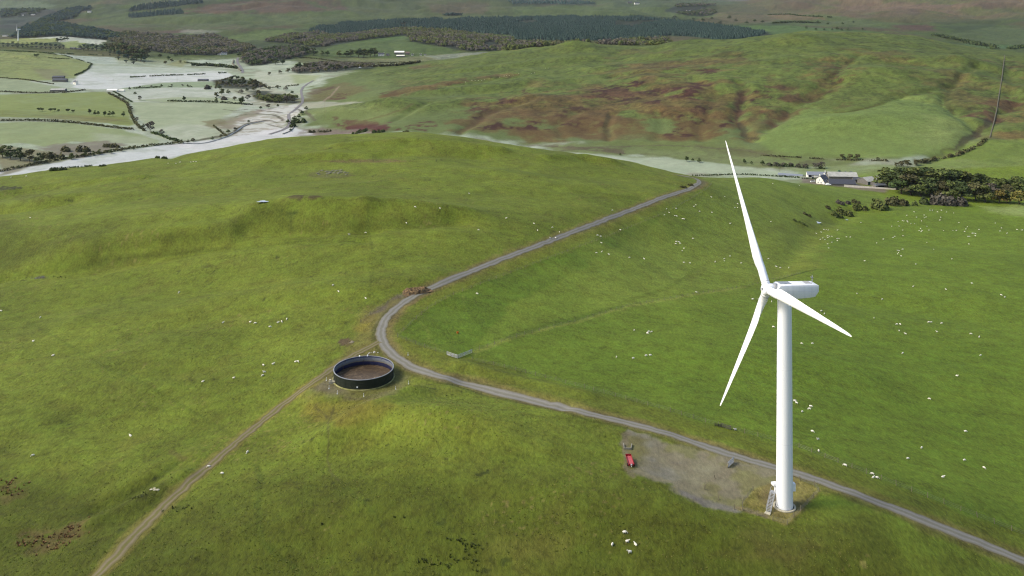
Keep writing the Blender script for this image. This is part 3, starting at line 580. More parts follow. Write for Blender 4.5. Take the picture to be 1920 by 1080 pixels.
fp([(1360,26),(1420,30),(1440,40),(1380,44),(1290,40)], (120, 112, 72), .8)
fp([(1350,48),(1480,48),(1560,54),(1680,60),(1560,66),(1450,66)], (98, 130, 62), .9)
fp([(1430,30),(1540,26),(1680,44),(1730,58),(1640,52),(1500,48)], (104, 124, 62), .8)
fp([(1440,27),(1500,26),(1545,36),(1500,38),(1440,36)], (132, 114, 80), .8)
fp([(1670,48),(1740,46),(1760,58),(1690,56)], (112, 82, 66), .8)
fp([(1770,66),(1860,50),(1960,56),(1960,88),(1850,80)], (106, 124, 70), .8)
fp([(1800,82),(1920,84),(1920,92),(1840,90)], (110, 144, 88), .8)
fp([(1560,10),(1780,8),(1800,13),(1580,20)], (146, 122, 92), .6)
fp([(0,2),(60,2),(110,12),(60,17),(0,17)], (118, 138, 96), .8)
fp([(0,18),(90,16),(110,24),(60,40),(30,60),(0,66)], (66, 78, 76), .7)
# ground under the woods is painted dark green
WOODS = {}
def wood(name, pts, ymin=2200, ymax=9000):
    W = G(densify(pts, 8, True), ymin, ymax)[:, :2]; WOODS[name] = W
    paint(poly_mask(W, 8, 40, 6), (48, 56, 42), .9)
wood('plantation', [(576,60),(600,50),(640,44),(740,38),(822,36),(832,40),(870,34),(1000,33),(1060,30),(1200,33),(1290,42),(1440,60),(1450,66),(1420,70),(1345,78),(1330,72),(1290,68),(1250,66),(1240,76),(1150,74),(1080,78),(970,74),(960,66),(880,60),(840,54),(760,52),(700,58),(620,66)])
wood('birch_belt', [(495,78),(540,66),(600,60),(620,68),(700,60),(760,54),(840,58),(880,64),(960,74),(970,80),(1080,82),(1150,80),(1250,72),(1262,84),(1130,88),(1060,86),(1000,92),(960,94),(880,96),(820,86),(770,78),(762,66),(690,74),(640,82),(590,90),(560,84)])
wood('valley_wood', [(20,72),(40,55),(80,35),(130,16),(180,14),(150,22),(146,30),(110,42),(145,50),(200,60),(232,68),(228,76),(190,74),(110,68)])
wood('gorge_wood', [(205,76),(235,62),(290,66),(330,70),(400,68),(440,80),(480,92),(440,100),(390,104),(330,102),(290,97),(250,92)])
wood('lane_wood', [(452,112),(478,96),(520,92),(560,90),(590,97),(565,106),(525,115),(492,122),(465,124)])
wood('spur_wood', [(545,132),(570,126),(600,119),(650,121),(700,124),(700,128),(640,134),(590,137),(556,138)], 1900)
wood('riverside_scrub', [(470,170),(500,172),(530,178),(560,186),(556,194),(520,194),(490,189),(474,182)], 1100)
wood('clump_scrub', [(400,150),(430,148),(470,150),(500,160),(470,168),(430,166),(405,162)], 1100)
wood('shelter_belt', [(240,30),(280,24),(340,20),(344,26),(300,29),(242,34)])
wood('top_plantation', [(250,14),(300,6),(380,2),(380,6),(310,14),(240,22)])
wood('distant_wood', [(0,20),(60,17),(90,18),(60,28),(0,34)])
wood('burn_wood', [(1245,20),(1270,10),(1290,8),(1345,9),(1320,14),(1345,22),(1335,30),(1290,30)], 3000)
wood('ridge_wood', [(950,2),(1080,3),(1120,6),(1090,8),(960,8)], 4000)

# mottling of the sward: tussocks, dead grass, sheep-grazed patches
n7 = fbm(PX / 7.5, PY / 8.5, 3, 2).astype(np.float32); n22 = fbm(PX / 24, PY / 30, 3, 1).astype(np.float32)
rough_ = np.clip(HILL + .30 * NEAR * (1 - LUSH) + .2 * NEAR * LUSH + .3 * VAL + .5 * FAR, 0, 1)
GC *= (1 + rough_ * (.30 * n7 + .26 * n22 + .12 * n4))[:, None]
GC *= (1 - np.clip(HILL * (1 - FAR), 0, 1) * (.34 * sstep(.62, .82, vnoise(PX/4.2, PY/6.5, 1)) + .22 * sstep(.08, .3, fbm(PX/34, PY/13 , 3, 3)) * sstep(-.2, .2, n150) - .10 * sstep(.1, .4, fbm(PX/30, PY/12, 3, 2))))[:, None]
dead = sstep(.12, .5, n22 - .5 * n7) * rough_
GC += (dead * .22)[:, None] * (np.array([1.16, .98, 1.05], np.float32)[None] - 1) * GC * 2
GC = np.clip(GC, .004, .9)

# ------------------------------------------------------------------ the ground sheet
def new_mat(name):
    m = bpy.data.materials.new(name); m.use_nodes = True
    nt = m.node_tree; b = nt.nodes['Principled BSDF']
    b.inputs['Specular IOR Level'].default_value = 0.2
    return m, nt, b
def nd(nt, t, **kw):
    n = nt.nodes.new(t)
    for k, v in kw.items():
        if k in n.inputs: n.inputs[k].default_value = v
        else: setattr(n, k, v)
    return n
def math_n(nt, op, a, b=None, clamp=False):
    n = nt.nodes.new('ShaderNodeMath'); n.operation = op; n.use_clamp = clamp
    for i, v in enumerate((a, b)):
        if v is None: continue
        if isinstance(v, (int, float)): n.inputs[i].default_value = v
        else: nt.links.new(v, n.inputs[i])
    return n.outputs[0]
def mixc(nt, fac, a, b, mode='MIX'):
    n = nt.nodes.new('ShaderNodeMix'); n.data_type = 'RGBA'; n.blend_type = mode
    for i, v in ((0, fac), (6, a), (7, b)):
        if isinstance(v, (int, float)): n.inputs[i].default_value = v
        elif isinstance(v, (tuple, list)): n.inputs[i].default_value = (*v, 1) if len(v) == 3 else v
        else: nt.links.new(v, n.inputs[i])
    return n.outputs[2]
gm, nt, bs = new_mat('pasture')
at_c = nd(nt, 'ShaderNodeAttribute', attribute_name='cover'); at_t = nd(nt, 'ShaderNodeAttribute', attribute_name='grain')
geo = nd(nt, 'ShaderNodeNewGeometry')
def tex_noise(scale, detail=4, rough=.6, stretch=None):
    n = nd(nt, 'ShaderNodeTexNoise', Scale=scale, Detail=detail, Roughness=rough)
    if stretch:
        mp = nd(nt, 'ShaderNodeMapping'); mp.inputs['Scale'].default_value = stretch; mp.inputs['Rotation'].default_value = (0, 0, R(25))
        nt.links.new(geo.outputs['Position'], mp.inputs[0]); nt.links.new(mp.outputs[0], n.inputs['Vector'])
    else: nt.links.new(geo.outputs['Position'], n.inputs['Vector'])
    return n.outputs[0]
na, nb_, nc = tex_noise(1.1, 5, .7, (1, .55, 1)), tex_noise(.22, 4, .6), tex_noise(.05, 3, .6)
g_ = math_n(nt, 'ADD', math_n(nt, 'MULTIPLY', math_n(nt, 'SUBTRACT', na, .5), 1.8), math_n(nt, 'MULTIPLY', math_n(nt, 'SUBTRACT', nb_, .5), 1.1))
g_ = math_n(nt, 'ADD', g_, math_n(nt, 'MULTIPLY', math_n(nt, 'SUBTRACT', nc, .5), .6))
g_ = math_n(nt, 'MULTIPLY', g_, at_t.outputs['Fac'])
br = math_n(nt, 'ADD', g_, 1.0)
hsv = nd(nt, 'ShaderNodeHueSaturation')
nt.links.new(at_c.outputs['Color'], hsv.inputs['Color'])
nt.links.new(math_n(nt, 'MAXIMUM', br, .35), hsv.inputs['Value'])
nt.links.new(math_n(nt, 'ADD', .5, math_n(nt, 'MULTIPLY', math_n(nt, 'SUBTRACT', nb_, .5), .05)), hsv.inputs['Hue'])
nt.links.new(hsv.outputs[0], bs.inputs['Base Color'])
bs.inputs['Roughness'].default_value = .85; bs.inputs['Specular IOR Level'].default_value = .12
bmp = nd(nt, 'ShaderNodeBump', Strength=.9, Distance=.35)
nt.links.new(math_n(nt, 'MULTIPLY', na, at_t.outputs['Fac']), bmp.inputs['Height']); nt.links.new(bmp.outputs[0], bs.inputs['Normal'])

def grid_mesh(name, V, nr, ncol, mat, attrs=None):
    me = bpy.data.meshes.new(name)
    i = np.arange(nr * ncol).reshape(nr, ncol)
    q = np.stack([i[:-1, :-1], i[:-1, 1:], i[1:, 1:], i[1:, :-1]], -1).reshape(-1, 4)
    me.vertices.add(len(V)); me.vertices.foreach_set('co', V.astype(np.float32).ravel())
    me.loops.add(q.size); me.loops.foreach_set('vertex_index', q.astype(np.int32).ravel())
    me.polygons.add(len(q)); me.polygons.foreach_set('loop_start', np.arange(0, q.size, 4, dtype=np.int32))
    me.polygons.foreach_set('use_smooth', np.ones(len(q), bool))
    for k, v in (attrs or {}).items():
        if v.ndim == 2:
            a = me.attributes.new(k, 'FLOAT_COLOR', 'POINT'); a.data.foreach_set('color', np.concatenate([v, np.ones((len(v), 1))], 1).astype(np.float32).ravel())
        else:
            a = me.attributes.new(k, 'FLOAT', 'POINT'); a.data.foreach_set('value', v.astype(np.float32))
    me.update(calc_edges=True); me.validate()
    me.materials.append(mat)
    o = bpy.data.objects.new(name, me); COL.objects.link(o)
    return o
ground = grid_mesh('ground', np.stack([PX, PY, PZ], 1), len(GY), len(GT), gm, {'cover': GC, 'grain': GTX})
ground['kind'] = 'structure'
ground['label'] = 'rolling green pasture hills and frosted valley fields'
print('ground', round(time.time() - T0, 1))

# ------------------------------------------------------------------ roads
def smooth_path(pts, step, ymin=150):
    P = G(densify(pts, 8, False), ymin)[:, :2]
    for _ in range(3): P[1:-1] = .25 * P[:-2] + .5 * P[1:-1] + .25 * P[2:]
    d = np.concatenate([[0], np.cumsum(np.hypot(*np.diff(P, axis=0).T))])
    t = np.arange(0, d[-1], step)
    return np.stack([np.interp(t, d, P[:, 0]), np.interp(t, d, P[:, 1])], 1), t
def road_mat(name, main, track, edge, mid):
    m, nt, bs = new_mat(name)
    uv = nd(nt, 'ShaderNodeAttribute', attribute_name='across'); geo = nd(nt, 'ShaderNodeNewGeometry')
    n1 = nd(nt, 'ShaderNodeTexNoise', Scale=.35, Detail=5.0, Roughness=.65); n2 = nd(nt, 'ShaderNodeTexNoise', Scale=2.6, Detail=4.0, Roughness=.7)
    for n in (n1, n2): nt.links.new(geo.outputs['Position'], n.inputs['Vector'])
    u = math_n(nt, 'ADD', uv.outputs['Fac'], math_n(nt, 'MULTIPLY', math_n(nt, 'SUBTRACT', n1.outputs[0], .5), .12))
    a = math_n(nt, 'ABSOLUTE', math_n(nt, 'MULTIPLY', math_n(nt, 'SUBTRACT', u, .5), 2.0))       # 0 middle .. 1 edge
    tr = nd(nt, 'ShaderNodeMapRange', interpolation_type='SMOOTHSTEP'); nt.links.new(math_n(nt, 'ABSOLUTE', math_n(nt, 'SUBTRACT', a, .45)), tr.inputs[0])
    tr.inputs[1].default_value, tr.inputs[2].default_value, tr.inputs[3].default_value, tr.inputs[4].default_value = .05, .3, 1, 0
    c = mixc(nt, tr.outputs[0], tuple(lin(main) * KA), tuple(lin(track) * KA))
    md = nd(nt, 'ShaderNodeMapRange'); nt.links.new(a, md.inputs[0]); md.inputs[1].default_value, md.inputs[2].default_value, md.inputs[3].default_value, md.inputs[4].default_value = .08, .3, mid[1], 0
    c = mixc(nt, md.outputs[0], c, tuple(lin(mid[0]) * KA))
    ed = nd(nt, 'ShaderNodeMapRange'); nt.links.new(a, ed.inputs[0]); ed.inputs[1].default_value, ed.inputs[2].default_value, ed.inputs[3].default_value, ed.inputs[4].default_value = .72, .98, 0, 1
    c = mixc(nt, ed.outputs[0], c, tuple(lin(edge) * KA))
    v = math_n(nt, 'ADD', .62, math_n(nt, 'ADD', math_n(nt, 'MULTIPLY', n2.outputs[0], .5), math_n(nt, 'MULTIPLY', n1.outputs[0], .28)))
    h = nd(nt, 'ShaderNodeHueSaturation'); nt.links.new(c, h.inputs['Color']); nt.links.new(v, h.inputs['Value'])
    nt.links.new(h.outputs[0], bs.inputs['Base Color']); bs.inputs['Roughness'].default_value = .9
    return m
def road(name, label, pts, width, mat, step=.9, n=9, lift=.05, ymin=150, rag=.35):
    P, t = smooth_path(pts, step, ymin)
    T = np.gradient(P, axis=0); T /= np.linalg.norm(T, axis=1)[:, None]; N = np.stack([-T[:, 1], T[:, 0]], 1)
    a = np.linspace(0, 1, n)
    wl = width / 2 + fbm(t / 3.1, t * 0 + 3, 3, 1) * rag * 1.6; wr = width / 2 + fbm(t / 3.3, t * 0 + 9, 3, 2) * rag * 1.6
    off = -wl[:, None] + (wl + wr)[:, None] * a[None, :]
    X = P[:, :1] + N[:, :1] * off; Y = P[:, 1:] + N[:, 1:] * off
    Z = zat(X, Y) + lift + Y * .00012
    Z[:, 0] -= .04; Z[:, -1] -= .04
    o = grid_mesh(name, np.stack([X, Y, Z], -1).reshape(-1, 3), len(P), n, mat, {'across': np.repeat(a[None], len(P), 0).ravel()})
    o['kind'] = 'structure'; o['label'] = label
    return o
road('access_road', 'grey gravel access road winding over the hill past the turbine', ROAD, 3.5, road_mat('gravel', (134,132,120), (144,142,132), (124,118,90), ((124,121,104), .6)))
road('farm_track', 'brown earth and gravel track running from the tank to the lower left', TRACK, 3.0, road_mat('dirt', (118,109,74), (132,122,94), (114,110,56), ((112,110,56), .95)), rag=.5)
VROAD = [(505,252),(520,247),(540,241),(548,236),(545,228),(538,221),(536,215),(545,208),(562,200),(572,194),(572,187),(566,178),(558,170),(562,164),(575,156),(588,151)]
road('valley_road', 'thin grey lane bending through the frosted valley', VROAD, 5.0, road_mat('asphalt', (128,126,126), (136,134,134), (120,112,96), ((124,122,120), .3)), 4, 5, .25, 1000, .2)
M_WATER, _nt, _b = new_mat('river_water'); _b.inputs['Base Color'].default_value = (.07,.075,.07,1); _b.inputs['Roughness'].default_value = .35; _b.inputs['Specular IOR Level'].default_value = .25
road('river', 'narrow winding river in the frosted valley', [(330,268),(345,269),(372,270.5),(400,266),(420,258),(436,254),(446,244),(452,237),(470,231),(500,227)], 3.2, M_WATER, 4, 5, .35, 900, .5)
road('farm_lane', 'pale lane leading past the far village', [(455,137),(462,132),(452,126),(443,120),(440,114),(446,108)], 7.0, bpy.data.materials['asphalt'], 8, 5, .5, 1500, .3)
# ------------------------------------------------------------------ mesh helpers
class MB:
    def __init__(s): s.v = []; s.f = []; s.m = []
    def add(s, vs, fs, mi=0):
        o = len(s.v); s.v += [tuple(map(float, v)) for v in vs]; s.f += [tuple(o + i for i in f) for f in fs]; s.m += [mi] * len(fs)
    def box(s, c, d, rz=0, mi=0, M=None):
        hx, hy, hz = d[0]/2, d[1]/2, d[2]/2; ca, sa = math.cos(rz), math.sin(rz)
        vs = []
        for z in (-hz, hz):
            for x, y in ((-hx,-hy),(hx,-hy),(hx,hy),(-hx,hy)):
                vs.append((c[0]+x*ca-y*sa, c[1]+x*sa+y*ca, c[2]+z))
        if M: vs = [M @ Vector(v) for v in vs]
        s.add(vs, [(3,2,1,0),(4,5,6,7),(0,1,5,4),(1,2,6,5),(2,3,7,6),(3,0,4,7)], mi)
    def tube(s, a, b, r0, r1=None, n=8, mi=0, cap=True):
        a, b = Vector(a), Vector(b); r1 = r0 if r1 is None else r1
        d = (b - a).normalized(); u = d.orthogonal().normalized(); w = d.cross(u)
        vs = [a + (u*math.cos(t) + w*math.sin(t))*r0 for t in [2*math.pi*i/n for i in range(n)]] + [b + (u*math.cos(t) + w*math.sin(t))*r1 for t in [2*math.pi*i/n for i in range(n)]]
        fs = [(i, (i+1)%n, n+(i+1)%n, n+i) for i in range(n)]
        if cap: fs += [tuple(range(n-1,-1,-1)), tuple(range(n, 2*n))]
        s.add(vs, fs, mi)
    def lathe(s, prof, n=48, mi=0, M=None, close=False):
        vs = []
        for r, z in prof: vs += [(r*math.cos(2*math.pi*i/n), r*math.sin(2*math.pi*i/n), z) for i in range(n)]
        k = len(prof); rng = range(k if close else k - 1)
        fs = [(j*n+i, j*n+(i+1)%n, ((j+1)%k)*n+(i+1)%n, ((j+1)%k)*n+i) for j in rng for i in range(n)]
        if M: vs = [M @ Vector(v) for v in vs]
        s.add(vs, fs, mi)
    def build(s, name, mats, parent=None, smooth=False, loc=None):
        me = bpy.data.meshes.new(name); me.from_pydata(s.v, [], s.f)
        for m in (mats if isinstance(mats, (list, tuple)) else [mats]): me.materials.append(m)
        me.polygons.foreach_set('material_index', s.m)
        if smooth: me.polygons.foreach_set('use_smooth', [True]*len(s.f))
        me.update()
        return link(name, me, parent, loc)
def link(name, me, parent=None, loc=None):
    o = bpy.data.objects.new(name, me); COL.objects.link(o)
    if parent: o.parent = parent
    if loc is not None: o.location = loc
    return o
def smooth_by_angle(o, deg=35):
    me = o.data
    me.polygons.foreach_set('use_smooth', [True]*len(me.polygons))
    me.set_sharp_from_angle(angle=R(deg))
    return o
def tag(o, label, cat=None, group=None, kind=None):
    o['label'] = label
    if cat: o['category'] = cat
    if group: o['group'] = group
    if kind: o['kind'] = kind
    return o
def empty(name, loc, rz=0):
    o = bpy.data.objects.new(name, None); o.empty_display_size = .5; COL.objects.link(o); o.location = loc; o.rotation_euler = (0,0,rz); return o
def copy_tree(o, parent=None):
    c = o.copy(); COL.objects.link(c)
    if parent: c.parent = parent
    for ch in o.children: copy_tree(ch, c)
    return c
def mat(name, rgb, rough=.7, var=.25, scale=1.5, metal=0, spec=.3, rgb2=None, stretch=None, bump=0, alb=None):
    """plain surface with blotchy noise; colour given as it reads in the picture"""
    m, nt, bs = new_mat(name); k = alb or KA
    tc = nd(nt, 'ShaderNodeTexCoord'); n = nd(nt, 'ShaderNodeTexNoise', Scale=scale, Detail=5.0, Roughness=.65)
    if stretch:
        mp = nd(nt, 'ShaderNodeMapping'); mp.inputs['Scale'].default_value = stretch; nt.links.new(tc.outputs['Object'], mp.inputs[0]); nt.links.new(mp.outputs[0], n.inputs['Vector'])
    else: nt.links.new(tc.outputs['Object'], n.inputs['Vector'])
    a = lin(rgb) * k; b = lin(rgb2) * k if rgb2 is not None else a * (1 - var)
    r = nd(nt, 'ShaderNodeMapRange'); nt.links.new(n.outputs[0], r.inputs[0]); r.inputs[1].default_value, r.inputs[2].default_value = .35, .68
    nt.links.new(mixc(nt, r.outputs[0], tuple(a), tuple(b)), bs.inputs['Base Color'])
    bs.inputs['Roughness'].default_value = rough; bs.inputs['Metallic'].default_value = metal; bs.inputs['Specular IOR Level'].default_value = spec
    if bump:
        bp = nd(nt, 'ShaderNodeBump', Strength=bump, Distance=.05); nt.links.new(n.outputs[0], bp.inputs['Height']); nt.links.new(bp.outputs[0], bs.inputs['Normal'])
    return m
def gz(x, y): return float(zat(x, y))
M_WHITE = mat('turbine_white', (240,241,240), .4, .09, .9, spec=.35, alb=.9, stretch=(1.2,1.2,.035))
M_OFFW = mat('turbine_grey_white', (222,224,224), .45, .05, 1, alb=.85)
M_DARK = mat('dark_rubber', (34,34,36), .7, .3, 4)
M_STEEL = mat('galvanised_steel', (186,188,188), .5, .2, 4, spec=.5)
M_CONC = mat('concrete', (214,206,178), .9, .2, 1.6, bump=.3)
M_WOOD = mat('weathered_wood', (150,140,112), .9, .35, 6)
M_HATCH = mat('hatch_grey', (168,172,174), .3, .15, 2)
def axis_matrix(loc, z, xref=(0,0,1)):
    z = Vector(z).normalized(); y = z.cross(Vector(xref)).normalized(); x = y.cross(z)
    m = Matrix((x, y, z)).transposed().to_4x4(); m.translation = Vector(loc); return m

# ------------------------------------------------------------------ the wind turbine
def make_turbine(loc, label, hub_h=50.2, Rb=37.5, yaw=11.8, tilt=3.4, phase=34.4, cone=3.5, scale=1.0, detail=True):
    root = empty('wind_turbine', loc); tag(root, label, 'wind turbine')
    zt = hub_h - 2.0
    t = MB(); prof = [(1.90, .15)]
    secs = [.15, 15, 32, zt]
    for a, b in zip(secs[:-1], secs[1:]):
        for k in range(1, 9):
            z = a + (b - a) * k / 8; prof.append((1.9 - .3 * z / zt, z))
    t.lathe(prof, 64 if detail else 16); smooth_by_angle(t.build('tower', M_WHITE, root), 60)
    for zs in ((15, 32) if detail else ()):
        q = MB(); rr = 1.9 - .3*zs/zt; q.lathe([(rr - .01, zs), (rr + .008, zs), (rr + .008, zs + .06), (rr - .01, zs + .06)], 64); q.build('section_seam', M_OFFW, root)
    f = MB(); f.lathe([(1.6, zt - .3), (1.78, zt - .25), (1.78, zt + .35), (1.2, zt + .35)], 40); f.build('yaw_bearing', M_OFFW, root, True)
    ax = Vector((-math.cos(R(yaw))*math.cos(R(tilt)), -math.sin(R(yaw))*math.cos(R(tilt)), math.sin(R(tilt))))
    hub = Vector((0, 0, hub_h)) + ax * 4.3
    side = ax.cross(Vector((0,0,1))).normalized(); up = side.cross(ax)
    # nacelle frame: x towards the rear, y side, z up
    NM = Matrix((-ax, side, up)).transposed().to_4x4(); NM.translation = Vector((0,0,hub_h)) 
    pr = [(-2.5,-.9),(-2.5,.55),(-2.15,1.2),(-1.7,1.42),(7.35,1.5),(7.9,1.2),(7.95,-.1),(7.1,-1.35),(5.6,-1.62),(1.9,-1.86),(-1.7,-1.86)]
    nb = MB(); W = 1.6
    lay = [(-W+.28, .28), (-W+.08, .08), (-W, 0), (-W, -.0)]
    cx, cz = 2.5, -.2
    rings = []
    for y, ins in [(-W, .34), (-W+.1, .1), (-W+.34, 0), (W-.34, 0), (W-.1, .1), (W, .34)]:
        ring = []
        for x, z in pr:
            dx, dz = x - cx, z - cz
            ring.append(NM @ Vector((cx + dx*(1 - ins/abs(5.2)), y, cz + dz*(1 - ins/1.7))))
        rings.append(ring)
    n = len(pr); vs = [v for r_ in rings for v in r_]
    fs = [(j*n+i, j*n+(i+1)%n, (j+1)*n+(i+1)%n, (j+1)*n+i) for j in range(len(rings)-1) for i in range(n)] + [tuple(range(n-1,-1,-1)), tuple(range((len(rings)-1)*n, len(rings)*n))]
    nb.add(vs, fs); nac = smooth_by_angle(nb.build('nacelle', M_WHITE, root), 28)
    if detail:
        h = MB(); h.box((-.1, .1, 1.455), (2.9, 2.0, .07), M=NM); h.box((-.1, -.15, 1.5), (.9, .7, .05), M=NM); h.build('roof_hatch', M_HATCH, nac)
        h = MB()
        for k in range(5): h.box((5.0 + .32*k, .2, 1.53), (.16, 1.7, .09), M=NM)
        h.build('roof_vent', M_STEEL, nac)
        h = MB()
        for x, y, hh in ((6.35,-.75,2.1),(6.9,-.1,1.7),(7.25,.6,1.5)):
            h.tube(NM @ Vector((x,y,1.4)), NM @ Vector((x,y,1.45+hh)), .035, n=6); h.tube(NM @ Vector((x-.28,y,1.45+hh*.7)), NM @ Vector((x+.28,y,1.45+hh*.7)), .03, n=6)
            h.box((x-.28,y,1.45+hh*.76), (.12,.12,.18), M=NM)
        h.build('weather_mast', M_STEEL, nac)
        h = MB(); h.box((2.9, -1.6, -.05), (8.0, .02, .03), M=NM); h.box((6.0, -1.6, -.1), (.03,.02,2.2), M=NM); h.build('panel_seam', M_OFFW, nac)
    sh = MB(); SM = axis_matrix(hub, ax)
    sh.lathe([(.1,-2.3),(1.35,-2.3),(1.35,-1.2),(.9,-1.15)], 32, M=SM); sh.build('main_shaft', M_STEEL, root, True)
    hb = MB(); hb.lathe([(.85,-1.35),(1.25,-1.25),(1.36,-.9),(1.36,.55),(1.22,.95),(.9,1.2),(.46,1.28),(.46,.9),(.01,.9)], 36, M=SM)
    hubo = smooth_by_angle(hb.build('hub', M_WHITE, root), 40)
    if detail:
        d = MB(); d.lathe([(.01,.93),(.45,.93)], 24, M=SM); d.build('nose_opening', M_DARK, hubo)
    # blades
    st = [(.7,1.86,1,0),(1.3,1.86,1,0),(1.36,1.98,1,0),(1.6,1.98,1,0),(1.66,1.88,1,0),(3.2,1.9,.98,6),(4.8,2.15,.74,14),(6.4,2.55,.5,15),(8.2,2.82,.36,13),(10,2.72,.30,11),(13,2.42,.26,8.5),(17,2.04,.23,6),(21,1.7,.21,4),(25,1.4,.2,2.6),(29,1.12,.19,1.4),(33,.84,.18,.6),(35.6,.62,.17,.1),(36.8,.42,.16,0),(37.35,.22,.16,0),(37.5,.06,.2,0)]
    na_ = 28
    for k in range(3):
        an = R(phase + 120 * k)
        d = (up*math.cos(an) + side*math.sin(an)); d = (d*math.cos(R(cone)) + ax*math.sin(R(cone))).normalized()
        le = (-ax).cross(d).normalized(); nn = d.cross(le)
        b = MB(); vs = []
        for r_, c, th, tw in st:
            r_ *= Rb / 37.5
            ct, s_t = math.cos(R(tw)), math.sin(R(tw))
            pre = .9 * (r_ / Rb) ** 2
            for i in range(na_):
                a = 2*math.pi*i/na_
                x = .5*math.cos(a); y = .5*math.sin(a)*th
                blend = sstep(.95, .45, th) if th < 1 else 0.0
                # round root turning into a foil: thick nose, thin tail
                foil = y * (1 + .75*x*2) if True else y
                y = y*(1-blend) + foil*blend
                xx = x - .0*blend + .12*blend*0 - (.18*blend)
                X_ = xx*c; Y_ = y*c
                p = hub + d*r_ + ax*pre*0 + le*(X_*ct - Y_*s_t) + nn*(X_*s_t + Y_*ct)
                vs.append(p)
        ns = len(st)
        fs = [(j*na_+i, j*na_+(i+1)%na_, (j+1)*na_+(i+1)%na_, (j+1)*na_+i) for j in range(ns-1) for i in range(na_)] + [tuple(range(na_-1,-1,-1)), tuple(range((ns-1)*na_, ns*na_))]
        b.add(vs, fs); bo = smooth_by_angle(b.build('blade', M_WHITE, root), 40)
        if detail:
            g = MB(); BMx = axis_matrix(hub + d*1.72, d, ax)
            g.lathe([(.98,-.03),(1.0,-.02),(1.0,.04),(.98,.05)], 28, M=BMx); g.build('root_seal', M_STEEL, bo, True)
    return root
tb = make_turbine((TX, TY, 0), 'tall white three bladed wind turbine beside the gravel pad and access road')
f = MB(); f.lathe([(2.06,-.3),(2.06,.16),(2.12,.24),(2.5,.24),(2.56,.18),(2.56,-.3)], 56); f.build('foundation_ring', M_CONC, tb, False)
f = MB(); f.lathe([(2.06,.03),(1.85,.03)], 56); f.lathe([(2.0,.02),(2.0,.12),(1.86,.12)], 56); f.build('base_flange', M_DARK, tb)
# entrance: raised door with landing, stairs and hood on the left of the tower
st_ = MB(); a0 = Vector((-4.45,-2.5,.05)); a1 = Vector((-2.45,.75,2.75))
dirv = (a1 - a0); hd = Vector((dirv.x, dirv.y, 0)).normalized(); sd = Vector((-hd.y, hd.x, 0))
for s_ in (-.5,.5):
    st_.tube(a0 + sd*s_, a1 + sd*s_, .07, n=6)
for k in range(14):
    p = a0 + dirv*((k+.5)/14); st_.box(p, (.26,1.0,.05), math.atan2(hd.y, hd.x))
land = Vector((-2.25,1.25,2.75)); st_.box(land, (1.1,1.3,.07), math.atan2(hd.y, hd.x))
for s_ in (-.5,.5):
    st_.tube(a1 + sd*s_ , Vector((a1.x+sd.x*s_, a1.y+sd.y*s_, 0)), .05, n=6)
so = st_.build('access_stairs', M_STEEL, tb)
hr = MB()
for s_ in (-.52,.52):
    p0, p1 = a0 + sd*s_ + Vector((0,0,1.0)), a1 + sd*s_ + Vector((0,0,1.05))
    hr.tube(p0, p1, .035, n=6); hr.tube(p0 - Vector((0,0,.5)), p1 - Vector((0,0,.5)), .025, n=6); hr.tube(p1, p1 + hd*1.1, .035, n=6)
    for k in range(6):
        q = a0 + sd*s_ + dirv*(k/5); hr.tube(q, q + Vector((0,0,1.02)), .03, n=6)
hr.build('handrail', M_STEEL, so)
b_ = MB(); b_.box(a0 + Vector((-.25,-.35,.06)), (.9,1.3,.2), math.atan2(hd.y, hd.x)); b_.build('step_plinth', M_CONC, tb)
b_ = MB(); b_.box((-1.72,.85,3.75), (.5,.95,1.9), .2); b_.build('door', M_OFFW, tb)
b_ = MB(); b_.box((-2.05,1.0,4.75), (1.1,1.2,.45), .2); b_.build('door_hood', M_WHITE, tb)
b_ = MB(); b_.box((2.1,.5,4.35), (.9,1.0,1.7), .1); b_.build('wall_cabinet', M_WHITE, tb)

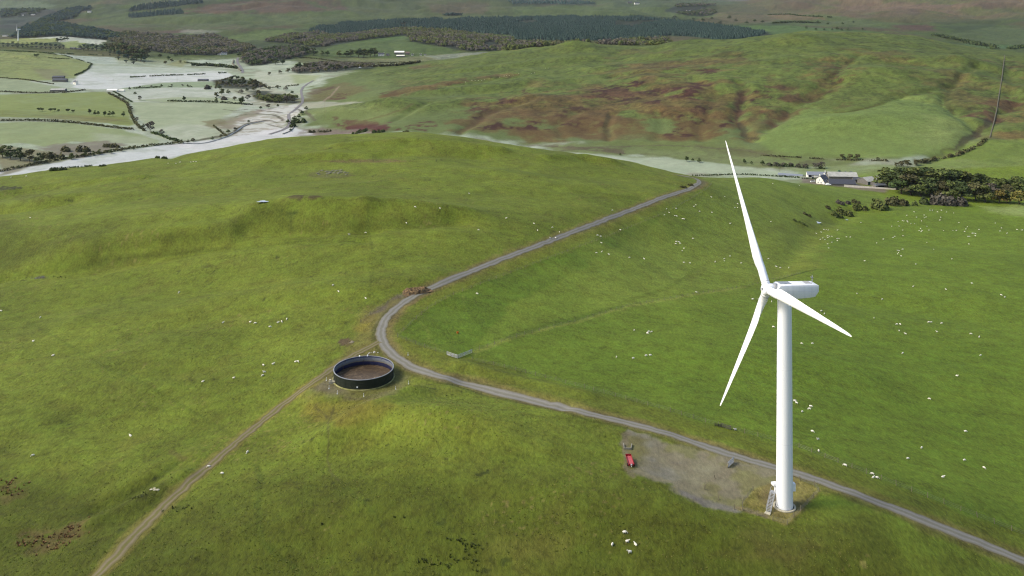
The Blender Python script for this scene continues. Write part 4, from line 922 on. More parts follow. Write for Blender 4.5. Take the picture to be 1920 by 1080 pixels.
# ------------------------------------------------------------------ slurry tank
def tank_materials():
    m, nt, bs = new_mat('tank_green'); geo = nd(nt, 'ShaderNodeTexCoord')
    sx = nd(nt, 'ShaderNodeSeparateXYZ'); nt.links.new(geo.outputs['Object'], sx.inputs[0])
    n = nd(nt, 'ShaderNodeTexNoise', Scale=1.2, Detail=5.0, Roughness=.7); mp = nd(nt, 'ShaderNodeMapping'); mp.inputs['Scale'].default_value = (1,1,.25)
    nt.links.new(geo.outputs['Object'], mp.inputs[0]); nt.links.new(mp.outputs[0], n.inputs['Vector'])
    nt.links.new(mixc(nt, n.outputs[0], tuple(lin((34,42,34))*KA), tuple(lin((56,62,48))*KA)), bs.inputs['Base Color']); bs.inputs['Roughness'].default_value = .55
    m2, nt, bs = new_mat('tank_lining'); geo = nd(nt, 'ShaderNodeTexCoord'); sx = nd(nt, 'ShaderNodeSeparateXYZ'); nt.links.new(geo.outputs['Object'], sx.inputs[0])
    n = nd(nt, 'ShaderNodeTexNoise', Scale=.55, Detail=6.0, Roughness=.7); nt.links.new(geo.outputs['Object'], n.inputs['Vector'])
    hgt = math_n(nt, 'ADD', sx.outputs['Z'], math_n(nt, 'MULTIPLY', math_n(nt, 'SUBTRACT', n.outputs[0], .5), .5))
    rp = nd(nt, 'ShaderNodeValToRGB'); nt.links.new(math_n(nt, 'MULTIPLY', hgt, 1/3.0), rp.inputs[0])
    e = rp.color_ramp.elements; e[0].position = 0; e[0].color = (*lin((36,34,48))*KA, 1); e[1].position = 1; e[1].color = (*lin((62,68,104))*KA, 1)
    for p, c in ((.12,(36,40,70)),(.44,(40,46,84)),(.5,(150,136,104)),(.54,(122,124,122)),(.78,(140,146,152)),(.86,(124,132,146)),(.9,(58,66,108))):
        x = e.new(p); x.color = (*lin(c)*KA, 1)
    st = nd(nt, 'ShaderNodeMapRange'); n3 = nd(nt, 'ShaderNodeTexNoise', Scale=.9, Detail=5.0, Roughness=.75); nt.links.new(geo.outputs['Object'], n3.inputs['Vector'])
    nt.links.new(n3.outputs[0], st.inputs[0]); st.inputs[1].default_value, st.inputs[2].default_value, st.inputs[4].default_value = .56, .66, .75
    nt.links.new(mixc(nt, st.outputs[0], rp.outputs[0], tuple(lin((96,78,58))*KA)), bs.inputs['Base Color']); bs.inputs['Roughness'].default_value = .5
    m3, nt, bs = new_mat('slurry_crust'); geo = nd(nt, 'ShaderNodeTexCoord')
    n = nd(nt, 'ShaderNodeTexNoise', Scale=.42, Detail=7.0, Roughness=.72, Distortion=1.6); nt.links.new(geo.outputs['Object'], n.inputs['Vector'])
    sx = nd(nt, 'ShaderNodeSeparateXYZ'); nt.links.new(geo.outputs['Object'], sx.inputs[0])
    v = math_n(nt, 'ADD', n.outputs[0], math_n(nt, 'MULTIPLY', sx.outputs['Y'], -.012))
    rp = nd(nt, 'ShaderNodeValToRGB'); nt.links.new(v, rp.inputs[0]); e = rp.color_ramp.elements
    e[0].position = .34; e[0].color = (*lin((72,60,44))*KA, 1); e[1].position = .7; e[1].color = (*lin((178,164,142))*KA, 1)
    for p, c in ((.5,(102,86,64)),(.57,(120,104,80)),(.61,(156,142,114))):
        x = e.new(p); x.color = (*lin(c)*KA, 1)
    nt.links.new(rp.outputs[0], bs.inputs['Base Color']); bs.inputs['Roughness'].default_value = .45
    return m, m2, m3
MT_G, MT_L, MT_S = tank_materials()
tk = empty('slurry_tank', (TKX, TKY, 0)); tag(tk, 'round dark green open slurry tank with blue lining at the road junction', 'slurry tank')
w = MB(); npan = 26; w.lathe([(9.15,-.3),(9.15,.98),(9.19,1.0),(9.19,1.04),(9.15,1.06),(9.15,1.98),(9.19,2.0),(9.19,2.04),(9.15,2.06),(9.15,3.0)], 104)
for k in range(npan):
    a = 2*math.pi*(k+.5)/npan; w.box((9.16*math.cos(a), 9.16*math.sin(a), 1.5), (.07,.16,2.96), a)
w.build('wall', MT_G, tk)
w = MB(); w.lathe([(9.05,-.2),(9.05,3.0)], 104)
w.f = [tuple(reversed(q)) for q in w.f]
for k in range(npan):
    a = 2*math.pi*(k+.5)/npan; w.box((9.04*math.cos(a), 9.04*math.sin(a), .9), (.05,.14,1.5), a)
w.build('inner_lining', MT_L, tk)
w = MB(); w.lathe([(8.98,2.98),(9.26,2.98),(9.26,3.08),(9.18,3.11),(9.0,3.11)], 104, close=True); rim = w.build('rim', mat('rim_steel', (160,164,168), .45, .2, 2), tk)
w = MB(); w.lathe([(9.2,-.3),(9.2,.2),(9.5,.17),(9.6,-.3)], 104); w.build('base_kerb', mat('mossy_concrete', (190,184,128), .9, .3, .7, rgb2=(128,132,64)), tk)
for px, py in ((659,673),(688,668)):
    a = math.atan2(G([(px, py+16)])[0][1] + 10 - TKY, (px-960)/F*290 - TKX)
    w = MB(); w.box((9.12*math.cos(a), 9.12*math.sin(a), 3.15), (.8,.35,.3), a); w.tube((9.4*math.cos(a), 9.4*math.sin(a), 0), (9.4*math.cos(a), 9.4*math.sin(a), 3.1), .06); w.build('filler_bracket', M_OFFW, tk)
w = MB(); w.box((-.45,-9.22,.95), (.4,.08,.4)); w.build('inspection_plate', M_WHITE, tk)
w = MB(); w.lathe([(.01,.22)] + [(r_, .22 + .05*math.sin(r_*3)) for r_ in np.linspace(.5, 9.04, 14)], 72)
sl = w.build('slurry', MT_S, None, True, (TKX, TKY, 0)); tag(sl, 'brown slurry with pale crust lying in the bottom of the round tank', 'slurry')
# outlet block and the white topped markers round the tank
def put(name, label, cat, px, py, mb, mats, group=None, rz=0, ymin=150, dz=0):
    g = G([(px, py)], ymin)[0]
    if isinstance(mb, list):
        o = empty(name, (g[0], g[1], g[2] + dz), rz)
        part = {'rock_outcrop':'boulder','timber_pallets':'pallet_stack','bale_stack':'bale'}.get(name, 'stone')
        for m_ in mb:
            cx, cy = np.mean([v[:2] for v in m_.v], 0); dz_ = gz(g[0]+cx, g[1]+cy) - g[2]; m_.v = [(x, y, z + dz_) for x, y, z in m_.v]; m_.build(part, mats, o)
        return tag(o, label, cat, group)
    o = mb.build(name, mats, None, False, (g[0], g[1], g[2] + dz)); o.rotation_euler = (0,0,rz)
    return tag(o, label, cat, group)
w = MB(); w.box((0,0,.25), (2.2,1.1,.7)); w.box((-.7,.1,.75), (.6,.8,.5)); w.tube((.6,0,.5),(2.6,.5,.8),.16); w.tube((.2,.3,.5),(.2,.3,1.3),.07)
put('concrete_outlet', 'pale concrete outlet block with pipe against the left side of the tank', 'outlet', 623.5, 718, w, M_CONC, None, .2)
mk = MB(); mk.tube((0,0,0),(0,0,1.0),.045); mk.box((0,-.02,.1),(.26,.22,.4)); mk.box((0,0,1.0),(.12,.12,.1))
for (px, py), d_ in zip([(617,729.5),(632.5,739),(682,744),(742,731),(765,666.5),(612,714),(766,720.5)], ['leftmost, beyond the outlet block','in front left of the tank','directly in front of the tank','to the right of the tank front','standing alone across the road from the tank','nearest the farm track','farthest right on the tank yard edge']):
    put('marker_post', 'small white marker post by the slurry tank, ' + d_, 'marker post', px, py, mk, M_OFFW, 'white marker posts round the slurry tank', random.uniform(0,3))
def rocks(n, sx, sy, smin, smax, seed, flat=.6):
    rg = random.Random(seed); out = []
    for _ in range(n):
        w = MB(); out.append(w)
        c = (rg.gauss(0, sx), rg.gauss(0, sy)); s = rg.uniform(smin, smax)
        vs = []
        for z, k in ((-.3,1.0),(.35,1.0),(.8,.6)):
            for i in range(7):
                a = 2*math.pi*i/7; r_ = s*k*rg.uniform(.7,1.15); vs.append((c[0]+r_*math.cos(a), c[1]+r_*math.sin(a)*.8, z*s*flat*rg.uniform(.85,1.1)))
        w.add(vs, [(j*7+i, j*7+(i+1)%7, j*7+7+(i+1)%7, j*7+7+i) for j in range(2) for i in range(7)] + [tuple(range(14,21))])
    return out
M_ROCK = mat('grey_rock', (138,138,112), .9, .4, 1.2, bump=.4)
put('rock_outcrop', 'pale grey rocky outcrop on the grassy hill left of the road', 'rock outcrop', 629, 323, rocks(34, 7, 4.5, .5, 1.6, 3, .5), M_ROCK)
put('stone_rubble', 'white stone rubble lying in the yard behind the slurry tank', 'rubble', 697, 661, rocks(9, .8, .35, .15, .4, 5, .35), mat('white_stone', (222,218,208), .9, .2, 2))
put('timber_pallets', 'weathered timber pallets on the brown bare patch behind the tank', 'pallets', 657, 642, rocks(7, .8, .5, .3, .7, 8, .4), M_WOOD)
put('stone_trough_ruin', 'dark grey stone trough on the far left hillside pasture', 'trough', 72, 520, rocks(8, 2.2, .4, .3, .8, 9, .5), mat('dark_stone', (120,120,118), .8, .4, 1))
put('culvert_stones', 'pale slabs beside the dark hollow left of the farm track', 'slabs', 289, 917, rocks(5, .6, .35, .3, .55, 10, .3), M_CONC)
b_ = MB(); b_.lathe([(.01,.0),(.32,.0),(.4,.55),(.36,.55),(.3,.1),(.01,.1)], 20); put('feed_bucket', 'small orange feed bucket in the dark green field above the pen', 'bucket', 858, 625, b_, mat('orange_plastic', (226,120,50), .5, .1))
# dung heap
def heap():
    nx, ny = 120, 60; u, v = np.meshgrid(np.linspace(-1,1,nx), np.linspace(-1,1,ny)); w = MB()
    x, y = u*6.4, v*3.4
    r_ = np.sqrt(np.clip(u*u*(1+.15*np.sin(v*5)) + v*v, 0, 2)); e = np.clip(1 - r_ + .12*fbm(x/1.6, y/1.6, 3, 1), 0, 1)
    z = (1 - (1 - np.clip(e*1.8, 0, 1))**2)*1.7*(.75 + .5*fbm(x/2.2, y/1.8, 4, 2)) + .25*fbm(x/.5, y/.5, 3, 3)*(e > .05) - .25
    w.add(np.stack([x, y, z], -1).reshape(-1,3), [(j*nx+i, j*nx+i+1, (j+1)*nx+i+1, (j+1)*nx+i) for j in range(ny-1) for i in range(nx-1)])
    return w
put('dung_heap', 'long brown straw dung heap on the bare ground by the road bend', 'dung heap', 779, 545.5, heap(), mat('straw_dung', (150,124,84), .95, .5, 1.1, rgb2=(70,54,42), bump=.8), None, R(32))

# ------------------------------------------------------------------ trailer
tg = G([(1181,869)])[0]; tr = empty('farm_trailer', tg, R(2)); tr.scale = (.74,.84,.86); tag(tr, 'red farm trailer with an open ribbed bed parked left of the gravel pad', 'trailer')
M_RED = mat('red_paint', (176,36,42), .45, .2, 2, spec=.4); M_REDF = mat('faded_red_floor', (222,112,116), .6, .2, 1.2)
w = MB(); w.box((0,0,.78),(1.75,5.2,.1)); w.box((-.6,0,.62),(.12,5.0,.2)); w.box((.6,0,.62),(.12,5.0,.2)); w.build('chassis', M_RED, tr)
w = MB(); w.box((-.9,0,1.02),(.06,5.3,.36)); w.box((.9,0,1.02),(.06,5.3,.36)); w.box((0,2.63,1.16),(1.86,.06,.68)); w.box((0,-2.63,1.04),(1.86,.06,.44))
for s_ in (-.92,.92):
    for k in range(6): w.box((s_*1.02,-2.3+.92*k,1.08),(.06,.08,.5))
    w.box((s_,0,1.2),(.1,5.36,.07))
w.build('sides', M_RED, tr)
w = MB(); w.box((0,0,.86),(1.7,5.2,.04)); w.box((0,0,.92),(.16,5.2,.1)); w.box((-.5,0,.9),(.05,5.2,.05)); w.box((.5,0,.9),(.05,5.2,.05)); w.build('bed', M_REDF, tr)
w = MB()
for s_ in (-.75,.75): w.tube((s_,2.7,.7),(s_*.8,4.0,.75),.07,n=6)
for k in range(3): w.tube((-.72+.03*k,2.95+.4*k,.74),(.72-.03*k,2.95+.4*k,.74),.05,n=6)
w.build('tail_frame', mat('rusty_red', (150,84,66), .7, .3, 3), tr)
w = MB(); w.box((0,-2.72,1.05),(.5,.1,.36)); w.tube((0,-2.7,.7),(0,-3.2,.62),.07); w.build('hitch_plate', M_OFFW, tr)
for s_ in (-1.12,1.12):
    Mx = Matrix.Translation((s_,-1.6,.48)) @ Matrix.Rotation(R(90), 4, 'Y')
    w = MB(); w.lathe([(.28,-.14),(.44,-.16),(.48,-.09),(.48,.09),(.44,.16),(.28,.14)], 24, M=Mx); wh = w.build('wheel', M_DARK, tr, True)
    w = MB(); w.lathe([(.01,-.1),(.29,-.1),(.29,.1),(.01,.1)], 20, M=Mx); w.build('rim', M_RED, wh)
mat_low = mat('grey_concrete', (160,156,140), .9, .3, 1)
# low U shaped wall behind the trailer
w = MB(); P_ = [G([p])[0] for p in ((1169,834),(1170.5,842),(1183,843.5),(1184.5,835))]
for a, b in zip(P_[:-1], P_[1:]):
    c = (a + b)/2; L = np.hypot(*(b-a)[:2]); w.box((c[0]-P_[1][0], c[1]-P_[1][1], c[2]-P_[1][2]+.22), (L+.2,.22,.42), math.atan2(b[1]-a[1], b[0]-a[0]))
tag(w.build('low_wall', mat_low, None, False, P_[1]), 'low U shaped concrete wall behind the red trailer', 'low wall')

# ------------------------------------------------------------------ gates, hurdles, fences
def gate_mesh(L, h, bars=6, r_=.03):
    w = MB()
    for k in range(bars): z = .12 + (h-.12)*k/(bars-1); w.tube((0,0,z),(L,0,z),r_,n=5)
    for x in (0,L*.5,L): w.tube((x,0,.05),(x,0,h),r_*1.3,n=5)
    w.tube((0,0,.12),(L,0,h),r_,n=5)
    return w
def gate(name, label, cat, p0, p1, h, m, lean=0, bars=6, r_=.03):
    a, b = G([p0, p1]); L = float(np.hypot(b[0]-a[0], b[1]-a[1]))
    o = gate_mesh(L, h, bars, r_).build(name, m, None, False, a)
    o.rotation_euler = (R(lean), -math.atan2(b[2]-a[2], L), math.atan2(b[1]-a[1], b[0]-a[0]))
    return tag(o, label, cat)
gate('field_gate', 'grey metal field gate standing on the gravel pad near the road', 'gate', (1365,877), (1375.5,867.5), 1.4, M_STEEL, 0, 9, .05)
M_RUST = mat('rusty_steel', (92,88,78), .7, .4, 3)
gate('metal_hurdle', 'bent dark metal hurdle lying left of the lone sheep by the fence', 'hurdle', (1340,798), (1353,801), 1.1, M_RUST, 28, 5, .05)
gate('metal_hurdle', 'rusty straight metal hurdle leaning next to the lone sheep', 'hurdle', (1352,800), (1371,806.5), 1.2, M_RUST, 12, 6, .05)
gate('sheep_pen_rail', 'short pale rail of the sheep pen at the fence corner, left arm', 'pen rail', (838,665.5), (858,672), 1.1, M_STEEL, 0, 4, .07)
gate('sheep_pen_rail', 'longer pale rail of the sheep pen at the fence corner, right arm', 'pen rail', (858,672), (885,661.5), 1.1, M_STEEL, 0, 4, .07)
_pm = MB(); _pm.tube((0,0,-.3),(0,0,1.3),.085,.075,7); POST = _pm.build('post', M_WOOD); POST_ME = POST.data; bpy.data.objects.remove(POST)
M_WIRE = mat('fence_wire', (120,120,112), .5, .1, 5)
def fence(label, pts, spacing, wires=3, ymin=150, lean=.06, closed=False, wr=.02, name='wire_fence', cat='fence', skip=None, sc=1.0):
    P = G(densify(pts, 6, closed), ymin)[:, :2]
    d = np.concatenate([[0], np.cumsum(np.hypot(*np.diff(P, axis=0).T))])
    n = min(98, max(2, int(d[-1]/spacing)+1)); t = np.linspace(0, d[-1], n)
    X = np.interp(t, d, P[:,0]); Y = np.interp(t, d, P[:,1]); Z = zat(X, Y)
    root = empty(name, (X[0], Y[0], Z[0])); tag(root, label, cat)
    for x, y, z in zip(X, Y, Z):
        o = bpy.data.objects.new('post', POST_ME); COL.objects.link(o); o.parent = root
        o.location = (x-X[0], y-Y[0], z-Z[0]); o.rotation_euler = (random.gauss(0,lean), random.gauss(0,lean), random.uniform(0,6)); k = random.uniform(.9,1.1)*sc; o.scale = (sc,sc,k)
    if wires:
        w = MB()
        for h in np.linspace(.3, 1.05, wires):
            for i in range(n-1):
                w.tube((X[i]-X[0],Y[i]-Y[0],Z[i]-Z[0]+h), (X[i+1]-X[0],Y[i+1]-Y[0],Z[i+1]-Z[0]+h), wr, n=3, cap=False)
        w.build('wire', M_WIRE, root)
    return root
fence('post and wire fence round the rough grass enclosure at the turbine foot', [(1412,920),(1385,955),(1430,970),(1474,986),(1508,952),(1541,917),(1500,902)], 3.4, 4)
fence('long post and wire fence along the right field beside the road', [(885,676),(960,693),(1100,729),(1250,770),(1338,797),(1500,840),(1700,918),(1930,1008)], 3.6)
fence('post and wire fence following the road up the hill to the bend', FEN1, 6.5, 3, lean=.04)
fence('fence crossing the right fields from the sheep pen to behind the turbine', [(885,661),(960,634),(1030,616),(1090,601),(1180,574),(1260,560),(1320,550),(1400,538),(1500,513)], 4.5, 3)
fence('short fence between the road bend corner and the sheep pen', [(745,632),(790,650),(838,665)], 4)
fence('row of old leaning posts across the gravel pad by the gate', [(1364,877),(1345,893),(1321,918)], 4.5, 0, lean=.16, name='post_row', cat='old posts')
fence('row of old posts along the lower edge of the gravel pad', [(1321,918),(1350,939),(1376,955)], 4.0, 0, lean=.14, name='post_row', cat='old posts')
fence('fence along the upper bank of the gravel yard behind the dung heap', [(676,604),(705,582),(745,557),(757,552)], 3.2, 3, sc=.9)
# pools
M_POOL, _nt, _b = new_mat('pool_water'); _b.inputs['Base Color'].default_value = (.30,.32,.33,1); _b.inputs['Roughness'].default_value = .12; _b.inputs['Specular IOR Level'].default_value = .5
def pool(label, px, py, rx, ry, ymin=150, name='pool', lift=.25):
    g = G([(px, py)], ymin)[0]; a = np.linspace(0, 2*math.pi, 26)[:-1]; rr = 1 + .25*np.sin(a*3+px) + .12*np.cos(a*5); w = MB()
    w.add([(rx*r_*math.cos(t), ry*r_*math.sin(t), 0) for t, r_ in zip(a, rr)], [tuple(range(25))])
    o = w.build(name, M_POOL, None, False, (g[0], g[1], g[2] + lift)); o['kind'] = 'structure'; o['label'] = label
pool('small pale pool of water on the hill', 493, 379.5, 2.6, 2.0, lift=.4); pool('little water pool in the gully', 1535, 418.5, 1.5, 2.6, lift=.5); pool('tiny pool under the gully bushes', 1588, 413, 1.0, 1.2, lift=.4)

print('near', round(time.time() - T0, 1))

# ------------------------------------------------------------------ rushes, dead bracken and grass tussocks
def tufts(name, label, X, Y, h, w, nb, mats, mi, seed):
    rg = np.random.default_rng(seed); n = len(X); Z = zat(X, Y)
    a = rg.uniform(0, 6.283, (n, nb)); r_ = rg.uniform(0, .45, (n, nb))*w[:, None]; tilt = rg.uniform(.15, .8, (n, nb)); hh = h[:, None]*rg.uniform(.6, 1.15, (n, nb)); bw = w[:, None]*rg.uniform(.16, .3, (n, nb))
    bx = X[:, None] + r_*np.cos(a); by = Y[:, None] + r_*np.sin(a); bz = np.repeat(Z[:, None], nb, 1) - .04
    tx = bx + np.cos(a)*hh*tilt; ty = by + np.sin(a)*hh*tilt; tz = bz + hh
    px, py = -np.sin(a)*bw, np.cos(a)*bw
    V = np.stack([np.stack([bx - px, by - py, bz], -1), np.stack([bx + px, by + py, bz], -1), np.stack([tx, ty, tz], -1)], 2).reshape(-1, 3, 3)
    me = bpy.data.meshes.new(name); k = len(V); me.vertices.add(k*3); me.vertices.foreach_set('co', V.astype(np.float32).ravel()); me.loops.add(k*3); me.loops.foreach_set('vertex_index', np.arange(k*3, dtype=np.int32)); me.polygons.add(k); me.polygons.foreach_set('loop_start', np.arange(0, k*3, 3, dtype=np.int32))
    for m in mats: me.materials.append(m)
    me.polygons.foreach_set('material_index', np.repeat(mi, nb).astype(np.int32)); me.update(calc_edges=True)
    return tag(link(name, me), label, None, None, 'stuff')
def seg_dist(x, y, P):
    d2 = np.full(len(x), 1e18)
    for (ax, ay), (bx, by) in zip(P[:-1], P[1:]):
        ex, ey = bx-ax, by-ay; L = ex*ex+ey*ey+1e-9; t = np.clip(((x-ax)*ex+(y-ay)*ey)/L, 0, 1); d2 = np.minimum(d2, (x-ax-t*ex)**2 + (y-ay-t*ey)**2)
    return np.sqrt(d2)
def inside(x, y, P):
    ins = np.zeros(len(x), bool)
    for (ax, ay), (bx, by) in zip(P, np.roll(P, -1, 0)):
        if by != ay: ins ^= ((ay > y) != (by > y)) & (x < (bx-ax)*(y-ay)/(by-ay)+ax)
    return ins
def blade_mat(name, rgb, rgb2):
    m, nt, bs = new_mat(name); g = nd(nt, 'ShaderNodeNewGeometry')
    nt.links.new(mixc(nt, g.outputs['Random Per Island'], tuple(lin(rgb)*KA), tuple(lin(rgb2)*KA)), bs.inputs['Base Color']); bs.inputs['Roughness'].default_value = .85; return m
GRASS = [blade_mat('blades_olive', (104,120,40), (128,140,54)), blade_mat('blades_dry', (124,124,56), (142,138,76)), blade_mat('blades_dark', (90,104,36), (112,124,46))]
rg = np.random.default_rng(21); n = 52000
Y_ = 168 + 300*rg.random(n)**1.6; X_ = (rg.random(n)*1.26 - .63)*(Y_ + 4)
dens = .35 + .65*sstep(.35, .65, vnoise(X_/14, Y_/12, 2)); pol = lambda q: G(densify(q, 10, True))[:, :2]
ok = (rg.random(n) < dens) & (seg_dist(X_, Y_, RW) > 2.6) & (seg_dist(X_, Y_, TW) > 2.2) & (np.hypot(X_-TKX, Y_-TKY) > 11) & (np.hypot(X_-TX, Y_-TY) > 4) & ~inside(X_, Y_, pol(PAD))
lush_ = X_/Y_ - np.interp(Y_, [150,270,314,363,420,514,642,760], [.6,0,-.125,-.06,.02,.13,.21,.22]) > .01
ok &= ~(lush_ & (rg.random(n) < .72)); X_, Y_, lush_ = X_[ok], Y_[ok], lush_[ok]; n = len(X_)
tufts('grass_tussocks', 'short grass tussocks over the near pasture', X_, Y_, rg.uniform(.1, .26, n)*np.where(lush_, .7, 1), rg.uniform(.3, .65, n), 4, GRASS, np.minimum((vnoise(X_/20, Y_/20, 1)*1.1 + rg.random(n)*1.5).astype(int), 2)*np.where(lush_, 0, 1), 1)
print('tussocks', n)
def patch(name, label, spots, per, h, w, mats, seed):
    rg = np.random.default_rng(seed); XS, YS = [], []
    for px, py, rx, ry, k in spots:
        g_ = G([(px, py)])[0]; m = int(per*k); XS.append(g_[0] + rg.normal(0, rx, m)); YS.append(g_[1] + rg.normal(0, ry, m))
    X, Y = np.concatenate(XS), np.concatenate(YS); n = len(X)
    return tufts(name, label, X, Y, rg.uniform(h*.6, h*1.2, n), rg.uniform(w*.6, w*1.2, n), 9, mats, rg.integers(0, len(mats), n), seed)
patch('rush_tufts', 'dark green rush tufts in the foreground grass', [(866,1012,1.2,.5,1),(876,1024,1.6,.5,1.4),(858,1050,1.4,.6,.7),(890,1045,.8,1.5,1.2),(815,1055,1.6,.6,1),(795,1055,.8,.4,.6),(842,1064,.3,1.2,.5),(750,970,.6,.4,.4),(335,955,1.6,1.0,1.0),(258,932,1.2,.8,.8),(110,520,4,1.0,1.0),(820,740,3,1,.3),(600,985,.4,.4,.3)], 9, .5, .5, [blade_mat('rush_blades', (66,76,34), (86,96,42))], 3)
patch('dead_bracken', 'red brown dead bracken patches in the lower left grass', [(85,1010,3.0,1.2,1.6),(130,1000,2.6,1.6,1.5),(60,1022,2.0,.8,.8),(100,1030,2.2,.8,.8),(18,922,2.6,2.2,1.6),(12,905,1.6,1.2,.6),(140,988,1.6,.6,.5)], 14, .45, .7, [blade_mat('bracken_fronds', (128,98,62), (156,122,84))], 4)
# ------------------------------------------------------------------ trees
def leaf_mat(name, rgb, rgb2, k=None):
    m, nt, bs = new_mat(name); k = k or KA * 1.45
    g = nd(nt, 'ShaderNodeNewGeometry'); oi = nd(nt, 'ShaderNodeObjectInfo')
    c = mixc(nt, g.outputs['Random Per Island'], tuple(lin(rgb)*k), tuple(lin(rgb2)*k))
    h = nd(nt, 'ShaderNodeHueSaturation'); nt.links.new(c, h.inputs['Color'])
    nt.links.new(math_n(nt, 'ADD', .82, math_n(nt, 'MULTIPLY', oi.outputs['Random'], .36)), h.inputs['Value'])
    nt.links.new(math_n(nt, 'ADD', .495, math_n(nt, 'MULTIPLY', oi.outputs['Random'], .02)), h.inputs['Hue'])
    nt.links.new(h.outputs[0], bs.inputs['Base Color']); bs.inputs['Roughness'].default_value = .85; bs.inputs['Specular IOR Level'].default_value = .1
    return m
LEAF = {'dark': leaf_mat('leaves_dark_green', (54,68,38), (80,90,48)), 'olive': leaf_mat('leaves_olive', (72,82,42), (98,102,54)), 'brown': leaf_mat('leaves_brown_olive', (72,73,46), (92,88,57)),
        'gold': leaf_mat('leaves_autumn_gold', (92,94,46), (128,112,58)), 'grey': leaf_mat('twigs_grey_brown', (82,78,68), (100,94,82)), 'fir': leaf_mat('needles_blue_green', (42,61,54), (60,79,68))}
M_BARK = mat('bark', (84,74,62), .95, .4, 2)
def rand_rot(rg, n):
    q = rg.normal(size=(n,4)); q /= np.linalg.norm(q, axis=1)[:,None]; w,x,y,z = q.T
    return np.stack([np.stack([1-2*(y*y+z*z),2*(x*y-z*w),2*(x*z+y*w)],-1), np.stack([2*(x*y+z*w),1-2*(x*x+z*z),2*(y*z-x*w)],-1), np.stack([2*(x*z-y*w),2*(y*z+x*w),1-2*(x*x+y*y)],-1)],1)
def cards(rg, C, size, nrm=None, jit=.55):
    """leaf clumps: one ragged five-sided card at each centre, tilted at random around the outward direction"""
    n = len(C); a = np.arange(5)*2*math.pi/5
    base = np.stack([np.cos(a), np.sin(a), 0*a], -1)[None]*rg.uniform(.6,1.15,(n,5,1)); base[:,:,2] += rg.normal(0,.18,(n,5))
    if nrm is None: Rm = rand_rot(rg, n)
    else:
        z = nrm + rg.normal(0,jit,(n,3)); z /= np.linalg.norm(z,axis=1)[:,None]
        x = np.cross(z, rg.normal(size=(n,3))); x /= np.linalg.norm(x,axis=1)[:,None]; y = np.cross(z,x); Rm = np.stack([x,y,z],-1)
    return np.einsum('nij,nkj->nki', Rm, base)*np.asarray(size).reshape(-1,1,1) + C[:,None,:]
def poly_mesh(name, V, k, mats, mi=None):
    """V: (n,k,3) separate k-gons"""
    n = len(V); me = bpy.data.meshes.new(name)
    me.vertices.add(n*k); me.vertices.foreach_set('co', V.astype(np.float32).ravel())
    me.loops.add(n*k); me.loops.foreach_set('vertex_index', np.arange(n*k, dtype=np.int32))
    me.polygons.add(n); me.polygons.foreach_set('loop_start', np.arange(0,n*k,k,dtype=np.int32))
    for m in mats: me.materials.append(m)
    if mi is not None: me.polygons.foreach_set('material_index', mi.astype(np.int32))
    me.update(calc_edges=True); return me
def crown_cards(rg, h, w, base, nl, shape, sz):
    """lobes around a dome; returns clump polygons"""
    C = []; N = []
    nlobe = rg.integers(11, 17)
    for k in range(nlobe):
        t = rg.uniform(0,1); a = k*2.4 + rg.uniform(-.4,.4)
        zz = base + (h-base)*(.12 + .8*t)
        prof = {'dome': math.sqrt(max(.05, 1-(t*1.02-.25)**2*1.5)), 'tall': (1-.75*abs(t-.35)), 'flat': .55+.5*t}[shape]
        rr = w*.5*prof*rg.uniform(.35,.78); lr = w*rg.uniform(.17,.27)
        m = nl//nlobe
        d = rg.normal(size=(m,3)); d[:,2] = np.abs(d[:,2])*.9 - .25; d /= np.linalg.norm(d,axis=1)[:,None]
        r_ = rg.uniform(.55,1.05,(m,1))**.6
        C.append(np.array([rr*math.cos(a), rr*math.sin(a), min(zz, h - lr*.6)]) + d*r_*lr*np.array([1,1,.8])); N.append(d)
    C = np.concatenate(C); N = np.concatenate(N)
    return cards(rg, C, sz*rg.uniform(.7,1.25,len(C)), N)
def trunk_mb(rg, h, w, base):
    t = MB(); r0 = .028*h
    t.tube((0,0,-.5),(0.02*h,0,base*1.05), r0, r0*.7, 7, cap=False); t.tube((0.02*h,0,base),(0,0.01*h,h*.72), r0*.68, r0*.2, 6, cap=False)
    for k in range(6):
        a = k*1.1 + rg.uniform(0,.6); z0 = base*(.8 + .12*k); t.tube((0.01*h,0,z0),(math.cos(a)*w*.34, math.sin(a)*w*.34, z0 + h*rg.uniform(.15,.32)), r0*.38, r0*.1, 5, cap=False)
    return t
TREES = {}
def tree_kind(key, h, w, base, nl, shape, leaf, seeds=(1,2)):
    TREES[key] = []
    for s in seeds:
        rg = np.random.default_rng(s*31 + len(TREES)*7)
        cm = poly_mesh('crown', crown_cards(rg, h, w, base, nl, shape, w*.062), 5, [LEAF[leaf]])
        o = trunk_mb(rg, h, w, base).build('trunk', M_BARK); tm = o.data; bpy.data.objects.remove(o)
        TREES[key].append((tm, cm))
tree_kind('dark', 15, 11, 3.0, 760, 'dome', 'dark'); tree_kind('olive', 15, 11, 2.6, 760, 'dome', 'olive'); tree_kind('brown', 14, 11, 2.4, 640, 'dome', 'brown'); tree_kind('gold', 12, 10, 2.0, 700, 'dome', 'gold')
tree_kind('grey', 11, 10, 2.4, 330, 'dome', 'grey'); tree_kind('wind', 9, 11, 3.6, 330, 'flat', 'dark'); tree_kind('tall', 17, 9, 2.5, 760, 'tall', 'dark'); tree_kind('fir', 16, 7, 1.0, 520, 'tall', 'fir')
